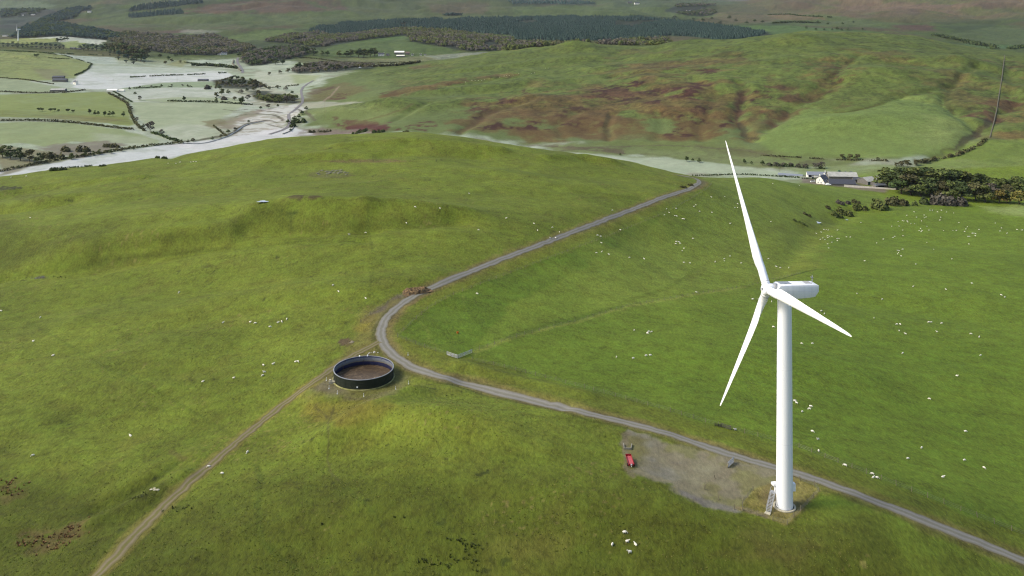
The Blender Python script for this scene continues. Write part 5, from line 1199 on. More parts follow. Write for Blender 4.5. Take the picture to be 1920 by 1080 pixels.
def tree(kind, px, py, hpx, label, group, ymin=860, ymax=9000, wide=1.0, name='tree', cat='tree'):
    """hpx: height in photograph pixels"""
    g = G([(px, py)], ymin, ymax)[0]
    tm, cm = random.choice(TREES[kind]); nat = {'dark':15,'olive':15,'brown':14,'gold':12,'grey':11,'wind':9,'tall':17,'fir':16}[kind]
    s = hpx*g[1]/F/nat
    r_ = empty(name, g, random.uniform(0,6.28)); tag(r_, label, cat, group); r_.scale = (s*wide, s*wide, s)
    for n_, me in (('trunk', tm), ('crown', cm)):
        o = bpy.data.objects.new(n_, me); COL.objects.link(o); o.parent = r_
    return r_
NTH = ['first','second','third','fourth','fifth','sixth','seventh','eighth','ninth','tenth','eleventh','twelfth','thirteenth','fourteenth','fifteenth','sixteenth','seventeenth','eighteenth']
def tree_row(kinds, pts, what, group, ymin=860, ymax=9000, wide=1.0):
    pts = sorted(pts)
    for i, (px, py, h) in enumerate(pts):
        k = kinds[i % len(kinds)] if isinstance(kinds, (list, tuple)) else kinds
        look = {'dark':'dark green','olive':'olive green','brown':'brownish','gold':'golden autumn','grey':'bare grey','wind':'wind shaped','tall':'tall dark','fir':'dark fir'}[k]
        lab = (look + ' tree, ' + (NTH[i] + ' from left ' if len(pts) > 1 else '') + what)
        tree(k, px, py, h, lab, group, ymin, ymax, wide)
# the wood behind the farm
tree_row(['olive','dark','dark','olive','dark','olive'], [(1664,352,36),(1681,356,40),(1698,358,43),(1715,360,45),(1731,361,45),(1747,361,44),(1763,362,45),(1779,363,44),(1795,363,43),(1812,363,41),(1829,364,39),(1846,365,36),(1862,366,31)], 'in the back row of the farm wood', 'trees of the wood beside the farm', 850, 1150, 1.75)
tree_row(['dark','brown','olive'], [(1690,364,34),(1708,366,38),(1726,368,36),(1745,368,32),(1763,366,26)], 'at the lower side of the farm wood', 'trees of the wood beside the farm', 800, 1100, 1.7)
tree_row(['brown','olive','dark','brown','olive','grey','gold','dark','gold'], [(1762,371,27),(1786,375,33),(1803,377,35),(1830,376,32),(1847,379,32),(1860,372,26),(1873,381,25),(1890,380,22),(1911,383,26)], 'in the front row at the field edge', 'trees along the field edge below the farm wood', 800, 1100, 1.55)
tree_row(['olive','brown','dark','olive','dark','olive'], [(1879,363,28),(1888,374,27),(1897,362,30),(1908,364,32),(1921,366,32),(1935,368,30)], 'in the clump at the right frame edge', 'trees of the right edge clump', 830, 1150, 1.3)
# valley trees
tree_row('wind', [(73,209,7),(79,209,6),(95,210,7),(102,209,6),(110,210,5),(127,211,7),(137,212,6)], 'of the thin wind-bent row on the green field', 'wind bent field trees', 860, 2600, 1.0)
tree_row('dark', [(168,214,10),(178,216,9),(184,216,8),(196,218,10),(205,218,10),(212,218,10),(231,219,10)], 'of the dense row on the green field', 'dense dark field trees', 860, 2600, 1.0)
tree_row('grey', [(282,248,20)], 'standing bare beside the hedge corner', 'lone valley trees'); tree_row('grey', [(303,254,11)], 'small and gaunt below the hedge corner', 'lone valley trees')
tree_row('dark', [(345,190,10)], 'on the hedge between two frosted fields', 'lone valley trees'); tree_row('olive', [(405,191,9)], 'on the same field hedge further right', 'lone valley trees'); tree_row('dark', [(453,196,15)], 'big and round at the hedge end', 'lone valley trees', wide=1.25)
tree_row(['dark','dark','olive','olive','brown'], [(434,160,17),(445,161,18),(455,160,16),(470,160,13),(478,163,14)], 'in the clump among frosted fields', 'valley clump trees', wide=1.2)
tree_row('wind', [(68,108,7)], 'wide and alone high on the left green field', 'lone valley trees', wide=1.3)
tree_row(['olive','dark','dark','brown','dark'], [(5,295,22),(20,298,24),(38,301,24),(56,303,22),(72,306,19)], 'in the copse at the left edge', 'left copse trees', wide=1.3)
tree_row('olive', [(134,299,12),(158,294,12),(175,292,9),(186,290,10)], 'of the scrub trees on the frosted strip bank', 'bank trees', wide=1.3)
tree_row(['brown','dark','olive','grey'], [(406,183,10),(416,178,12),(412,168,9),(465,188,10),(485,178,9),(500,192,12),(512,190,13),(524,193,13),(538,194,15),(548,192,13),(489,205,6),(503,203,8),(521,201,6)], 'in the frosted riverside scrub', 'riverside trees', wide=1.3)
tree_row('dark', [(540,232,8),(552,226,9),(560,222,8),(566,215,8),(574,206,7),(545,246,5)], 'beside the valley lane', 'lane trees', 1000, wide=1.4)
tree_row(['dark','olive'], [(588,104,14),(570,100,14),(575,99,12),(604,104,9),(614,104,9),(636,106,11),(650,107,12),(658,106,13),(672,108,17),(682,108,16),(694,107,17),(702,105,15)], 'in the row left of the far farmhouse', 'far farm trees', 2200, wide=1.5)
tree_row(['brown','dark'], [(517,121,12),(530,121,10),(560,130,13),(575,132,14),(590,131,13),(622,132,12),(634,131,11),(648,131,8),(610,128,9),(540,136,8),(525,139,7),(505,141,6)], 'of the scattered scrub above the lane', 'far scrub trees', 2000, 3200, wide=1.5)
tree_row('dark', [(1163,292,5),(1288,303,10),(1299,303,6),(1311,305,8),(1396,306,8),(1409,308,6),(1430,310,9)], 'on the frosted strip under the big hill', 'valley floor trees', 860, 1400, wide=1.3)
tree_row('grey', [(1442,312,7),(1455,313,9),(1468,313,8),(1483,313,8),(1497,315,8),(1510,316,9),(1528,316,10),(1540,316,12)], 'of the hedge trees behind the farm', 'hedge trees behind the farm', 860, 1300, wide=1.5)
tree_row('brown', [(1580,298,9),(1594,299,10),(1607,299,10),(1646,301,6),(1662,303,5),(1680,312,7),(1690,313,10),(1702,312,12),(1718,310,10),(1735,306,9),(1752,302,7),(1782,296,8),(1800,290,8)], 'along the burn below the light green field', 'burnside trees', 900, 1400, wide=1.6)
tree_row('dark', [(1512,54,5),(1560,57,4),(1570,56,6),(1578,57,4),(1590,57,5),(1530,57,5),(1545,57,4),(1617,56,4),(1533,42,4),(1552,46,4),(1580,46,4),(1600,43,4),(1535,32,4)], 'on the green fields beyond the big hill', 'far field trees', 2500, wide=1.6)
tree_row('dark', [(1254,36,3),(1262,34,4),(1266,33,4),(1190,31,4),(1182,31,4),(1196,31,4),(1240,35,3),(1300,37,4),(1318,39,5),(1335,36,4),(1350,44,5),(1367,35,6),(1380,40,5),(1400,44,5),(1415,41,5),(1430,43,5),(1450,45,4)], 'beyond the plantation', 'far plain trees', 3400, wide=2.2)
tree_row('fir', [(150,93,11),(157,94,12),(165,94,13),(173,94,13),(181,94,13),(190,95,14)], 'of the dark clump by the far left farm', 'far left clump trees', 1800, 4000, wide=1.7)
tree_row(['dark','fir','brown'], [(200,95,14),(208,97,16),(216,100,20),(224,104,24),(232,107,26),(240,110,26),(248,112,26),(256,114,24),(264,115,22),(222,112,18),(236,118,18),(250,120,16),(206,104,8),(272,106,18),(270,118,12)], 'of the big dark grove in the middle valley', 'middle valley grove', 1500, 3600, wide=1.6)
tree_row('fir', [(-4,88,9),(6,88,9),(15,88,10),(24,88,11),(33,89,11),(42,89,10),(51,89,10),(60,90,11),(68,90,12),(77,91,12),(86,92,12),(95,92,11),(104,92,10),(112,92,10),(119,92,8)], 'of the shelter belt at far left', 'shelter belt trees', 1900, 3600, wide=1.7)
tree_row('dark', [(108,79,8),(114,78,8),(120,76,6),(126,75,6)], 'on the small round hill at far left', 'round hill trees', 2000, 4200, wide=1.6)

# ------------------------------------------------------------------ bushes, hedges
def clump(rg, pts, h, w, nl, sz):
    C = []; N = []
    for x, y, z, k in pts:
        d = rg.normal(size=(nl,3)); d[:,2] = np.abs(d[:,2]); d /= np.linalg.norm(d,axis=1)[:,None]
        C.append(np.array([x,y,z]) + d*rg.uniform(.5,1.0,(nl,1))*np.array([w/2*k,w/2*k,h*k])); N.append(d)
    C = np.concatenate(C); N = np.concatenate(N)
    return cards(rg, C, sz*rg.uniform(.7,1.3,len(C)), N)
def bush(leaf, px, py, wpx, hpx, label, group='bushes', ymin=500, ymax=9000, name='bush', cat='bush'):
    g = G([(px,py)], ymin, ymax)[0]; W = 1.2*wpx*g[1]/F; H = 1.2*hpx*g[1]/F; rg = np.random.default_rng(int(px*7+py))
    n = max(3, int(W/H*2.2)); pts = []
    for k in range(n):
        u = rg.uniform(-.5,.5)*(W - H*.6); v = rg.uniform(-.5,.5)*H*.9
        pts.append((u, v, gz(g[0]+u, g[1]+v)-g[2]-.1, rg.uniform(.6,1.0)))
    o = link(name, poly_mesh(name, clump(rg, pts, H, H*1.25, int(min(150, 900/n)), H*.13), 5, [LEAF[leaf]]), None, g)
    return tag(o, label, cat, group)
for i, (l, x, y, w, h, t) in enumerate([('grey',1577,383,14,7,'first brown bush left of the gully head'),('grey',1592,382,10,6,'second brown bush at the gully head'),('brown',1606,381,14,7,'third brown bush at the gully head'),('olive',1615,393,26,10,'dense olive bush above the gully'),
        ('olive',1641,391,40,18,'large rounded olive bush in the upper gully'),('brown',1667,384,22,15,'brownish bush right of the large gully bush'),('brown',1695,385,30,13,'brownish bush below the farm field'),('olive',1712,385,14,9,'small olive bush at the end of the gully bushes'),
        ('dark',1732,383,22,14,'dark bush starting the long thicket by the field'),('grey',1757,384,34,19,'grey brown thicket in the field corner'),('grey',1785,384,34,18,'second grey brown thicket in the field corner'),('olive',1808,384,16,9,'small olive bush ending the long thicket'),
        ('brown',1553,391,9,7,'small red brown bush on the gully lip'),('olive',1586,404,28,12,'dark bush hanging over the lower gully'),('olive',1572,407,22,8,'low bush on the lower gully bank'),('brown',1515,405,16,5,'low brown scrub on the left gully bank'),('olive',1500,418,22,4,'low scrub at the gully pool'),
        ('dark',60,320,0,0,'')]):
    if w: bush(l, x, y, w, h, t, 'gully and field edge bushes', 500, 1000)
for x, y, w, h, t in [(112,319.5,34,7,'long dark bush on the left hill crest above the frosted strip'),(150,314,40,4,'low dark bush right of it on the left hill crest'),(192,312,16,4,'small dark bush on the hill crest'),(302,297,22,5,'dark bush on the hill crest near the middle')]:
    bush('dark', x, y, w, h, t, 'crest bushes', 500, 860)
for l, x, y, w, h, t in [('brown',1281,352,15,4,'rough brown scrub inside the road bend'),('brown',1294,347.5,11,4,'small brown scrub at the top of the road bend')]:
    bush(l, x, y, w, h, t, 'scrub at the road bend', 500, 800)
for l, x, y, w, h, t in [('brown',98,296,46,10,'wide brown scrub patch above the frosted strip, left part'),('brown',140,284,50,10,'wide brown scrub patch above the frosted strip, right part'),('brown',210,276,30,7,'brown scrub on the bank by the river'),('grey',395,167,14,8,'grey bush among the frosted fields'),
                         ('grey',420,187,16,7,'grey bush below the frosted clump'),('dark',560,230,26,8,'dark scrub between lane and hill foot'),('dark',548,238,18,7,'dark scrub at the lane bend'),('brown',598,248,40,5,'brown scrub under the red bracken'),('dark',675,249,30,6,'dark gorse under the red bracken, left'),('dark',710,248,22,6,'dark gorse under the red bracken, right'),('brown',765,250,20,6,'brown gorse at the hill foot')]:
    bush(l, x, y, w, h, t, 'valley scrub', 860, 2400, 'scrub', 'scrub')
def hedge(leaf, pts, h, w, label, ymin=860, gap=0.0, ymax=4500, name='hedge', step=2.2):
    P = G(densify(pts, 5, False), ymin, ymax)[:, :2]; d = np.concatenate([[0], np.cumsum(np.hypot(*np.diff(P, axis=0).T))])
    rg = np.random.default_rng(len(label) + int(pts[0][0])); t = np.arange(0, d[-1], max(step, d[-1]/420)); X = np.interp(t, d, P[:,0]); Y = np.interp(t, d, P[:,1])
    if gap:
        keep = (vnoise(t/14, t*0+pts[0][0], 2) > gap)
        X, Y, t = X[keep], Y[keep], t[keep]
        if not len(X): return
    Z = zat(X, Y); k = .6 + .7*vnoise(t/9, t*0, 1); o3 = np.array([X[0],Y[0],Z[0]])
    n = 7; C = np.repeat(np.stack([X,Y,Z],1)-o3, n, 0); kk = np.repeat(k, n)
    C += np.stack([rg.normal(0,w*.4,len(C)), rg.normal(0,w*.4,len(C)), rg.uniform(.1,1,len(C))*h*kk], 1); nr = rg.normal(size=(len(C),3)); nr[:,2] = np.abs(nr[:,2])+.4
    o = link(name, poly_mesh(name, cards(rg, C, (h*.34+.25)*rg.uniform(.7,1.3,len(C)), nr/np.linalg.norm(nr,axis=1)[:,None]), 5, [LEAF[leaf]]), None, o3)
    tag(o, label, name.replace('_',' '), 'valley hedges')
hedge('dark', [(1300,324),(1360,326),(1440,330),(1500,334)], 1.6, 1.2, 'dark hedge along the crest between green field and frosted strip', 700, 0, 1000)
hedge('dark', [(1505,335),(1545,338)], 1.4, 1, 'short dark hedge left of the farmyard', 800, 0, 1000)
hedge('brown', [(0,227),(50,226),(100,228),(150,232),(200,238),(250,244)], 3, 2.6, 'thick brown hedge between the two left green fields')
hedge('brown', [(203,175),(220,184),(238,194),(244,210),(250,226),(262,240),(272,246)], 3, 2, 'brown hedge running downhill between green and frosted fields')
hedge('dark', [(243,144+1.5),(300,142.5),(360,140.5),(425,137)], 3, 1.6, 'broken dark hedge across the white frosted field', 860, .42)
hedge('dark', [(250,166),(300,164),(350,163),(395,166),(404,167)], 2.6, 1.4, 'gappy dark hedge curving over the second frosted field', 860, .38)
hedge('dark', [(315,190),(350,191),(400,192),(430,194),(475,197)], 3, 1.5, 'straight dark hedge between the pale green fields', 860, .2)
hedge('dark', [(213,172),(224,178),(234,184),(248,192)], 2, 1.5, 'low dark hedge bounding the upper frosted field', 1000, .15)
hedge('dark', [(0,95),(60,97),(120,104),(170,119)], 2, 1.3, 'thin broken hedge between the high left green and frosted fields', 1500, .35)
hedge('brown', [(442,143),(425,148),(408,154),(404,166)], 2.5, 2, 'ragged brown hedge closing the frosted fields on the right', 1200, .25)
hedge('brown', [(478,151),(500,165),(530,163),(560,160)], 2.5, 2, 'brown boundary scrub below the pale spur field', 1100, .3)
hedge('brown', [(400,236),(417,250),(425,256)], 2, 2, 'short ragged hedge dropping to the river bend', 1000, .3)
hedge('dark', [(345,117),(380,122),(400,124)], 3, 2, 'dark hedge at the lower edge of the lens shaped frosted field', 1700, .2)
hedge('dark', [(285,250),(300,254),(320,262),(340,267)], 3, 2, 'dark hedge dropping to the valley river')
hedge('brown', [(0,322),(60,310),(110,300),(150,294),(190,288),(240,279),(300,272),(345,269)], 2.8, 3, 'scrubby brown hedge along the bank of the frosted strip', 930)
hedge('dark', [(20,96),(60,98),(100,100),(150,102),(195,104)], 2.5, 1.5, 'broken thin hedge high on the left fields', 1300, .5)
hedge('dark', [(90,109),(130,111)], 2.5, 1.2, 'short thin hedge below the lone wide tree', 1300, .2)
hedge('dark', [(172,120),(165,130),(155,136),(140,142)], 3, 1.5, 'hedge running down to the left valley farm', 1300)
hedge('brown', [(0,146),(50,150),(75,154),(100,158)], 2, 1.5, 'low brown hedge left of the valley farm', 1200)
hedge('brown', [(0,172),(60,175),(120,174),(160,169)], 2.5, 2, 'dark field hedge along the lane to the valley farm', 1100)
hedge('dark', [(360,124),(380,123),(410,125),(430,127),(445,129)], 7, 6, 'dark thicket strip under the frosted lens field', 1600)
hedge('brown', [(560,108),(590,110),(640,117),(700,119),(760,117)], 3, 2, 'dark field boundary below the far farm', 2300)
hedge('brown', [(600,118),(640,124),(680,126),(740,124),(790,117)], 6, 5, 'brown thicket strip behind the spur of the hill', 2000)
hedge('dark', [(1440,310),(1490,313),(1545,317)], 2.5, 2, 'scrubby hedge behind the farm buildings', 900, .2, 1300)
hedge('brown', [(1700,306),(1740,303),(1790,294),(1830,278),(1850,262)], 3, 3, 'scrubby hedge climbing beside the burn', 900, .2, 1500)
hedge('brown', [(1430,292),(1500,296),(1560,300),(1640,302),(1700,303)], 1.6, 2, 'dark ragged hedge at the foot of the light green field', 900, .3, 1400)
hedge('dark', [(1440,28),(1480,27),(1500,30),(1560,33)], 6, 5, 'dark hedge line on the far plain', 3600, .25, 9000)
hedge('dark', [(1450,44),(1490,42),(1540,44)], 7, 8, 'dark tree strip on the far plain', 3200, .2, 9000)
hedge('dark', [(1750,66),(1800,76),(1850,86)], 8, 14, 'dark wooded strip behind the right end of the hill', 2500, .15, 9000)
hedge('dark', [(1820,83),(1860,88),(1865,91)], 8, 18, 'dark copse behind the right shoulder of the hill', 2300, 0, 9000)
hedge('dark', [(1895,92),(1920,88),(1950,86)], 8, 12, 'dark copse at the right frame edge behind the hill', 2300, 0, 9000)
hedge('fir', [(836,29),(850,28),(862,29)], 12, 30, 'small round dark wood above the plantation', 3600, 0, 9000)
def wall_line(pts, h, w, label, ymin, m, name='stone_wall', ymax=2500):
    P = G(densify(pts, 4, False), ymin, ymax); o3 = P[0].copy(); mb = MB()
    P = np.stack([P[:,0], P[:,1], zat(P[:,0], P[:,1])], 1) - o3
    T = np.gradient(P[:,:2], axis=0); T /= np.linalg.norm(T,axis=1)[:,None]+1e-9; N = np.stack([-T[:,1],T[:,0]],1)*w/2
    n = len(P); vs = []
    for i in range(n): 
        hh = h*(.8+.4*random.random())
        vs += [(P[i,0]-N[i,0],P[i,1]-N[i,1],P[i,2]-.6),(P[i,0]-N[i,0]*.7,P[i,1]-N[i,1]*.7,P[i,2]+hh),(P[i,0]+N[i,0]*.7,P[i,1]+N[i,1]*.7,P[i,2]+hh),(P[i,0]+N[i,0],P[i,1]+N[i,1],P[i,2]-.6)]
    mb.add(vs, [(4*i+j,4*i+j+1,4*i+j+5,4*i+j+4) for i in range(n-1) for j in range(3)] + [(0,1,2,3),(4*n-1,4*n-2,4*n-3,4*n-4)])
    tag(mb.build(name, m, None, False, o3), label, 'wall', 'drystone walls')
M_DYKE = mat('drystone', (126,120,98), .95, .35, .5)
wall_line([(1884,104),(1881,125),(1878,150),(1873,180),(1869,205),(1863,232),(1856,258)], 1.1, 1.6, 'dark straight drystone wall climbing the right end of the big hill', 1050, M_DYKE)
wall_line([(530,252),(545,246),(550,240),(548,232)], 1.4, 1.2, 'pale roadside wall on the outer bend of the valley lane', 1000, mat('pale_wall', (190,184,168), .9, .2, .5))
wall_line([(438,113),(436,120),(444,127),(452,133)], 2.5, 4, 'dark wall beside the lane near the far village', 1600, M_DYKE, ymax=4000)

# ------------------------------------------------------------------ woods seen as one mass
def conifer(rg, n):
    """n triangle pairs: two stacked ragged cones of 6 sides"""
    out = []
    for z0, z1, r0 in ((.08,.72,.5),(.4,1.0,.34)):
        a = np.arange(6)*math.pi/3 + rg.uniform(0,1); r_ = r0*rg.uniform(.75,1.15,6)
        for i in range(6):
            j = (i+1) % 6
            out.append([(r_[i]*math.cos(a[i]), r_[i]*math.sin(a[i]), z0 + rg.uniform(-.04,.04)), (r_[j]*math.cos(a[j]), r_[j]*math.sin(a[j]), z0 + rg.uniform(-.04,.04)), (0,0,z1)])
    return np.array(out)
def broadleaf(rg, n=34):
    d = rg.normal(size=(n,3)); d[:,2] = np.abs(d[:,2])*.9 - .2; d /= np.linalg.norm(d,axis=1)[:,None]
    C = np.array([0,0,.52]) + d*rg.uniform(.6,1,(n,1))*np.array([.46,.46,.46])
    q = cards(rg, C, .2*rg.uniform(.7,1.3,n), d*np.array([.7,.7,1]) + np.array([0,0,.35]), .22)
    return np.concatenate([q[:, [0,1,2]], q[:, [0,2,3]], q[:, [0,3,4]]])
_rg = np.random.default_rng(5)
TPL = {'fir': [conifer(_rg, 0) for _ in range(6)], 'leaf': [broadleaf(_rg) for _ in range(6)]}
def scatter(poly, spacing, rg, row=None):
    x0, y0 = poly.min(0); x1, y1 = poly.max(0)
    gx, gy = np.meshgrid(np.arange(x0, x1, spacing), np.arange(y0, y1, spacing)); x = gx.ravel() + rg.uniform(-.45,.45,gx.size)*spacing; y = gy.ravel() + rg.uniform(-.45,.45,gx.size)*spacing
    ins = np.zeros(len(x), bool)
    for (ax, ay), (bx, by) in zip(poly, np.roll(poly, -1, 0)):
        if by != ay: ins ^= ((ay > y) != (by > y)) & (x < (bx-ax)*(y-ay)/(by-ay)+ax)
    return x[ins], y[ins]
def wood_mass(name, label, poly, spacing, tpl, leaves, h, wd, seed=0, thin=None):
    rg = np.random.default_rng(seed); x, y = scatter(poly, spacing, rg)
    if thin is not None:
        k = thin(x, y); x, y = x[k], y[k]
    z = zat(x, y); n = len(x)
    hh = h*(.75 + .5*rg.random(n))*(.85 + .3*vnoise(x/90, y/90, 1)); ww = wd*(.8+.45*rg.random(n))
    which = rg.integers(0, len(TPL[tpl]), n); col = np.minimum((vnoise(x/60, y/60, 2)*.75 + rg.random(n)*.4)*len(leaves), len(leaves)-.01).astype(int)
    Vs, Ms = [], []
    for k in range(len(TPL[tpl])):
        s = which == k
        if not s.any(): continue
        T = TPL[tpl][k]; V = T[None]*np.stack([ww[s],ww[s],hh[s]],1)[:,None,None,:] + np.stack([x[s],y[s],z[s]-.3],1)[:,None,None,:]
        Vs.append(V.reshape(-1,3,3)); Ms.append(np.repeat(col[s], len(T)))
    me = poly_mesh(name, np.concatenate(Vs), 3, [LEAF[l] for l in leaves], np.concatenate(Ms))
    o = link(name, me); tag(o, label, 'wood', None, 'stuff'); print(name, n)
rides = lambda x, y: ((np.abs(fbm(x/420, y/260, 2, 2)) > .03) & (fbm(x/260, y/330, 3, 1) > -.38))
wood_mass('conifer_plantation', 'dark blue green conifer plantation on the plain behind the hill', WOODS['plantation'], 12, 'fir', ['fir','fir','fir'], 15, 15, 1, rides)
wood_mass('birch_belt', 'brown and olive mixed woodland along the foot of the plantation', WOODS['birch_belt'], 15, 'leaf', ['brown','grey','olive','brown'], 14, 14, 2, lambda x, y: vnoise(x/70, y/70, 3) > .22)
wood_mass('valley_wood', 'dark wood covering the valley side at far left', WOODS['valley_wood'], 15, 'leaf', ['fir','dark','fir','fir'], 15, 14, 3)
wood_mass('gorge_wood', 'brown woodland filling the gorge before the far village', WOODS['gorge_wood'], 15, 'leaf', ['dark','brown','grey','brown'], 15, 15, 4, lambda x, y: vnoise(x/80, y/80, 1) > .2)
wood_mass('lane_wood', 'brown mixed wood beside the lane above the far village', WOODS['lane_wood'], 13, 'leaf', ['brown','grey','dark','grey'], 13, 13, 11, lambda x, y: vnoise(x/60, y/60, 2) > .25)
wood_mass('spur_wood', 'brown scrub wood in the dip behind the hill spur', WOODS['spur_wood'], 12, 'leaf', ['brown','grey','grey'], 9, 11, 12, lambda x, y: vnoise(x/50, y/50, 1) > .35)
wood_mass('riverside_scrub', 'dark green scrub beside the valley lane', WOODS['riverside_scrub'], 9, 'leaf', ['dark','olive','brown'], 8, 9, 13, lambda x, y: vnoise(x/40, y/40, 2) > .4)
wood_mass('frosted_scrub', 'grey brown scrub among the frosted riverside fields', WOODS['clump_scrub'], 12, 'leaf', ['grey','brown'], 5, 8, 14, lambda x, y: vnoise(x/40, y/40, 3) > .6)
wood_mass('shelter_wood', 'rectangular dark plantation block on the far left moor', WOODS['shelter_belt'], 13, 'fir', ['fir'], 20, 12, 5)
wood_mass('moor_wood', 'long dark plantation block at the top left edge', WOODS['top_plantation'], 15, 'fir', ['fir'], 22, 13, 6)
wood_mass('distant_wood', 'hazy blue wood at the far left skyline', WOODS['distant_wood'], 24, 'leaf', ['fir','dark'], 16, 22, 7, lambda x, y: vnoise(x/160, y/160, 1) > .3)
wood_mass('burn_wood', 'brown wood in the side valley below the sky gap', WOODS['burn_wood'], 22, 'leaf', ['brown','dark','grey'], 15, 18, 8, lambda x, y: vnoise(x/150, y/150, 2) > .35)
wood_mass('ridge_wood', 'dark plantation on the ridge at the top edge', WOODS['ridge_wood'], 24, 'fir', ['fir'], 18, 18, 9)

# ------------------------------------------------------------------ buildings
M_HARL = mat('white_harl', (244,240,224), .9, .06, 1.0, alb=.86); M_SLATE = mat('slate', (84,86,94), .6, .25, 1.2); M_FIBRE = mat('fibre_cement_roof', (170,170,160), .85, .2, .35, rgb2=(140,140,132), alb=.9)
M_DKROOF = mat('dark_tin_roof', (88,90,94), .5, .2, .4); M_BLOCK = mat('concrete_block', (120,116,108), .9, .25, .8, alb=.8); M_GREEN = mat('green_cladding', (42,104,92), .5, .15, .6); M_GLASS = mat('window_glass', (40,46,52), .15, .1, 1)
M_TIN = mat('blue_grey_tin', (140,146,154), .5, .2, .8, alb=.75); M_BLACK = mat('open_shade', (24,24,26), .9, .2, 1); M_PLAST = mat('polythene', (150,158,168), .3, .1, .6)
def gable(name, label, cat, px, py, L, W, H, RH, rot, wm, rm, win=(), chim=(), door=True, ymin=700, ymax=9000, over=.35, sc=1.0, opening=None, group=None):
    """ridge along local x"""
    g = G([(px,py)], ymin, ymax)[0]; root = empty(name, g, R(rot)); tag(root, label, cat, group); root.scale = (sc,sc,sc)
    w = MB(); a, b = L/2, W/2; zb = -1.5
    w.add([(-a,-b,zb),(a,-b,zb),(a,b,zb),(-a,b,zb),(-a,-b,H),(a,-b,H),(a,b,H),(-a,b,H),(-a,0,H+RH),(a,0,H+RH)], [(0,1,5,4),(2,3,7,6),(1,2,6,9,5),(3,0,4,8,7),(4,5,9,8),(6,7,8,9)])
    w.build('wall', wm, root)
    r_ = MB(); t = .16; e = over; k = RH/b
    for s in (-1,1):
        y0, z0 = s*(b+e), H - k*e + .06; lo = [(-a-e,y0,z0),(a+e,y0,z0),(a+e,0,H+RH+.06),(-a-e,0,H+RH+.06)]
        vs = lo + [(x,y,z+t) for x,y,z in lo]
        r_.add(vs, [(3,2,1,0),(4,5,6,7),(0,1,5,4),(1,2,6,5),(2,3,7,6),(3,0,4,7)])
    ro = r_.build('roof', rm, root)
    for u in chim:
        c = MB(); c.box((u*a,0,H+RH+.45),(.8,1.1,1.5)); c.box((u*a,0,H+RH+1.24),(.95,1.25,.12)); c.tube((u*a,.2,H+RH+1.25),(u*a,.2,H+RH+1.6),.14,n=8); c.tube((u*a,-.25,H+RH+1.25),(u*a,-.25,H+RH+1.6),.14,n=8); c.build('chimney', wm, ro)
    for side, u, z, ww, hh in win:
        c = MB(); f = MB()
        if side in 'FB':
            s = -1 if side == 'F' else 1; c.box((u*a, s*(b+.02), z),(ww,.08,hh)); f.box((u*a, s*(b+.03), z),(ww+.25,.05,hh+.25)); f.box((u*a, s*(b+.07), z),(.07,.08,hh))
        else:
            s = -1 if side == 'L' else 1; c.box((s*(a+.02), u*b, z),(.08,ww,hh)); f.box((s*(a+.03), u*b, z),(.05,ww+.25,hh+.25)); f.box((s*(a+.07), u*b, z),(.08,.07,hh))
        fo = f.build('window', M_OFFW, root); c2 = c.build('pane', M_GLASS, fo)
        c2.location = ((0,-.04,0) if side == 'F' else (0,.04,0) if side == 'B' else (-.04,0,0) if side == 'L' else (.04,0,0))
    if door:
        c = MB(); c.box((.1*a,-b-.03,1.05),(1.0,.1,2.1)); c.build('door', mat_once('door_paint', (70,60,54)), root)
    if opening:
        side, u, ww, hh = opening; c = MB()
        c.box((u*a, -b-.03, hh/2),(ww,.1,hh)) if side == 'F' else c.box(((-1 if side == 'L' else 1)*(a+.03), u*b, hh/2),(.1,ww,hh))
        c.build('opening', M_BLACK, root)
    return root
_mo = {}
def mat_once(n, rgb): 
    if n not in _mo: _mo[n] = mat(n, rgb, .5, .1, 2)
    return _mo[n]
W2 = [('L',-.42,1.5,.9,1.2),('L',.42,1.5,.9,1.2),('L',0,4.0,.8,1.0),('F',-.6,1.5,1,1.3),('F',.6,1.5,1,1.3),('F',-.6,4.0,1,1.1),('F',.6,4.0,1,1.1)]
gable('farmhouse', 'white gabled farmhouse with grey slate roof and two chimneys', 'house', 1541.5, 343.5, 11, 7.4, 4.6, 3.4, 46, M_HARL, M_SLATE, W2, (-.9,.9), True, 800, 1000)
gable('lean_to', 'small white porch annexe joined to the farmhouse side', 'annexe', 1551, 345.5, 7, 4, 2.3, 1.2, 0, M_HARL, M_SLATE, [('F',-.3,1.3,.9,.9)], (), True, 800, 1000)
gable('outbuilding', 'long pale outbuilding with grey roof behind the farmhouse', 'outbuilding', 1533, 331, 22, 8, 2.4, 2.6, -8, M_HARL, M_TIN, [('F',-.5,1.6,1,1)], (.7,), True, 800, 1050, opening=('F',-.75,3,2.4))
gable('barn', 'large barn with long light fibre cement roof', 'barn', 1578, 338, 28, 13, 5.2, 3.2, -6, M_BLOCK, M_FIBRE, (), (), False, 800, 1050, .6, opening=('R',0,6,4.5))
gable('byre', 'low byre with dark tin roof built against the front of the barn', 'byre', 1577, 346.5, 25, 13, 2.2, 3.2, -6, M_BLOCK, M_SLATE, (), (), False, 800, 1050, .4, opening=('R',0,4,2.4))
_cs = gable('cattle_shed', 'wide cattle shed with grey roof and green cladding', 'shed', 1631, 343.5, 19, 14, 3.6, 3.0, 24, M_BLOCK, M_FIBRE, (), (), False, 800, 1050, .5, opening=('F',.3,9,3.0))
_q = MB(); _q.box((-6, -7.06, 1.9), (6.4, .1, 3.2)); _q.build('cladding', M_GREEN, _cs)
gable('implement_shed', 'low shed with pale blue tin roof at the wood edge', 'shed', 1648, 350.5, 11, 7, 2.2, .9, 10, M_BLOCK, M_TIN, (), (), False, 800, 1050, .4, opening=('F',0,6,2))
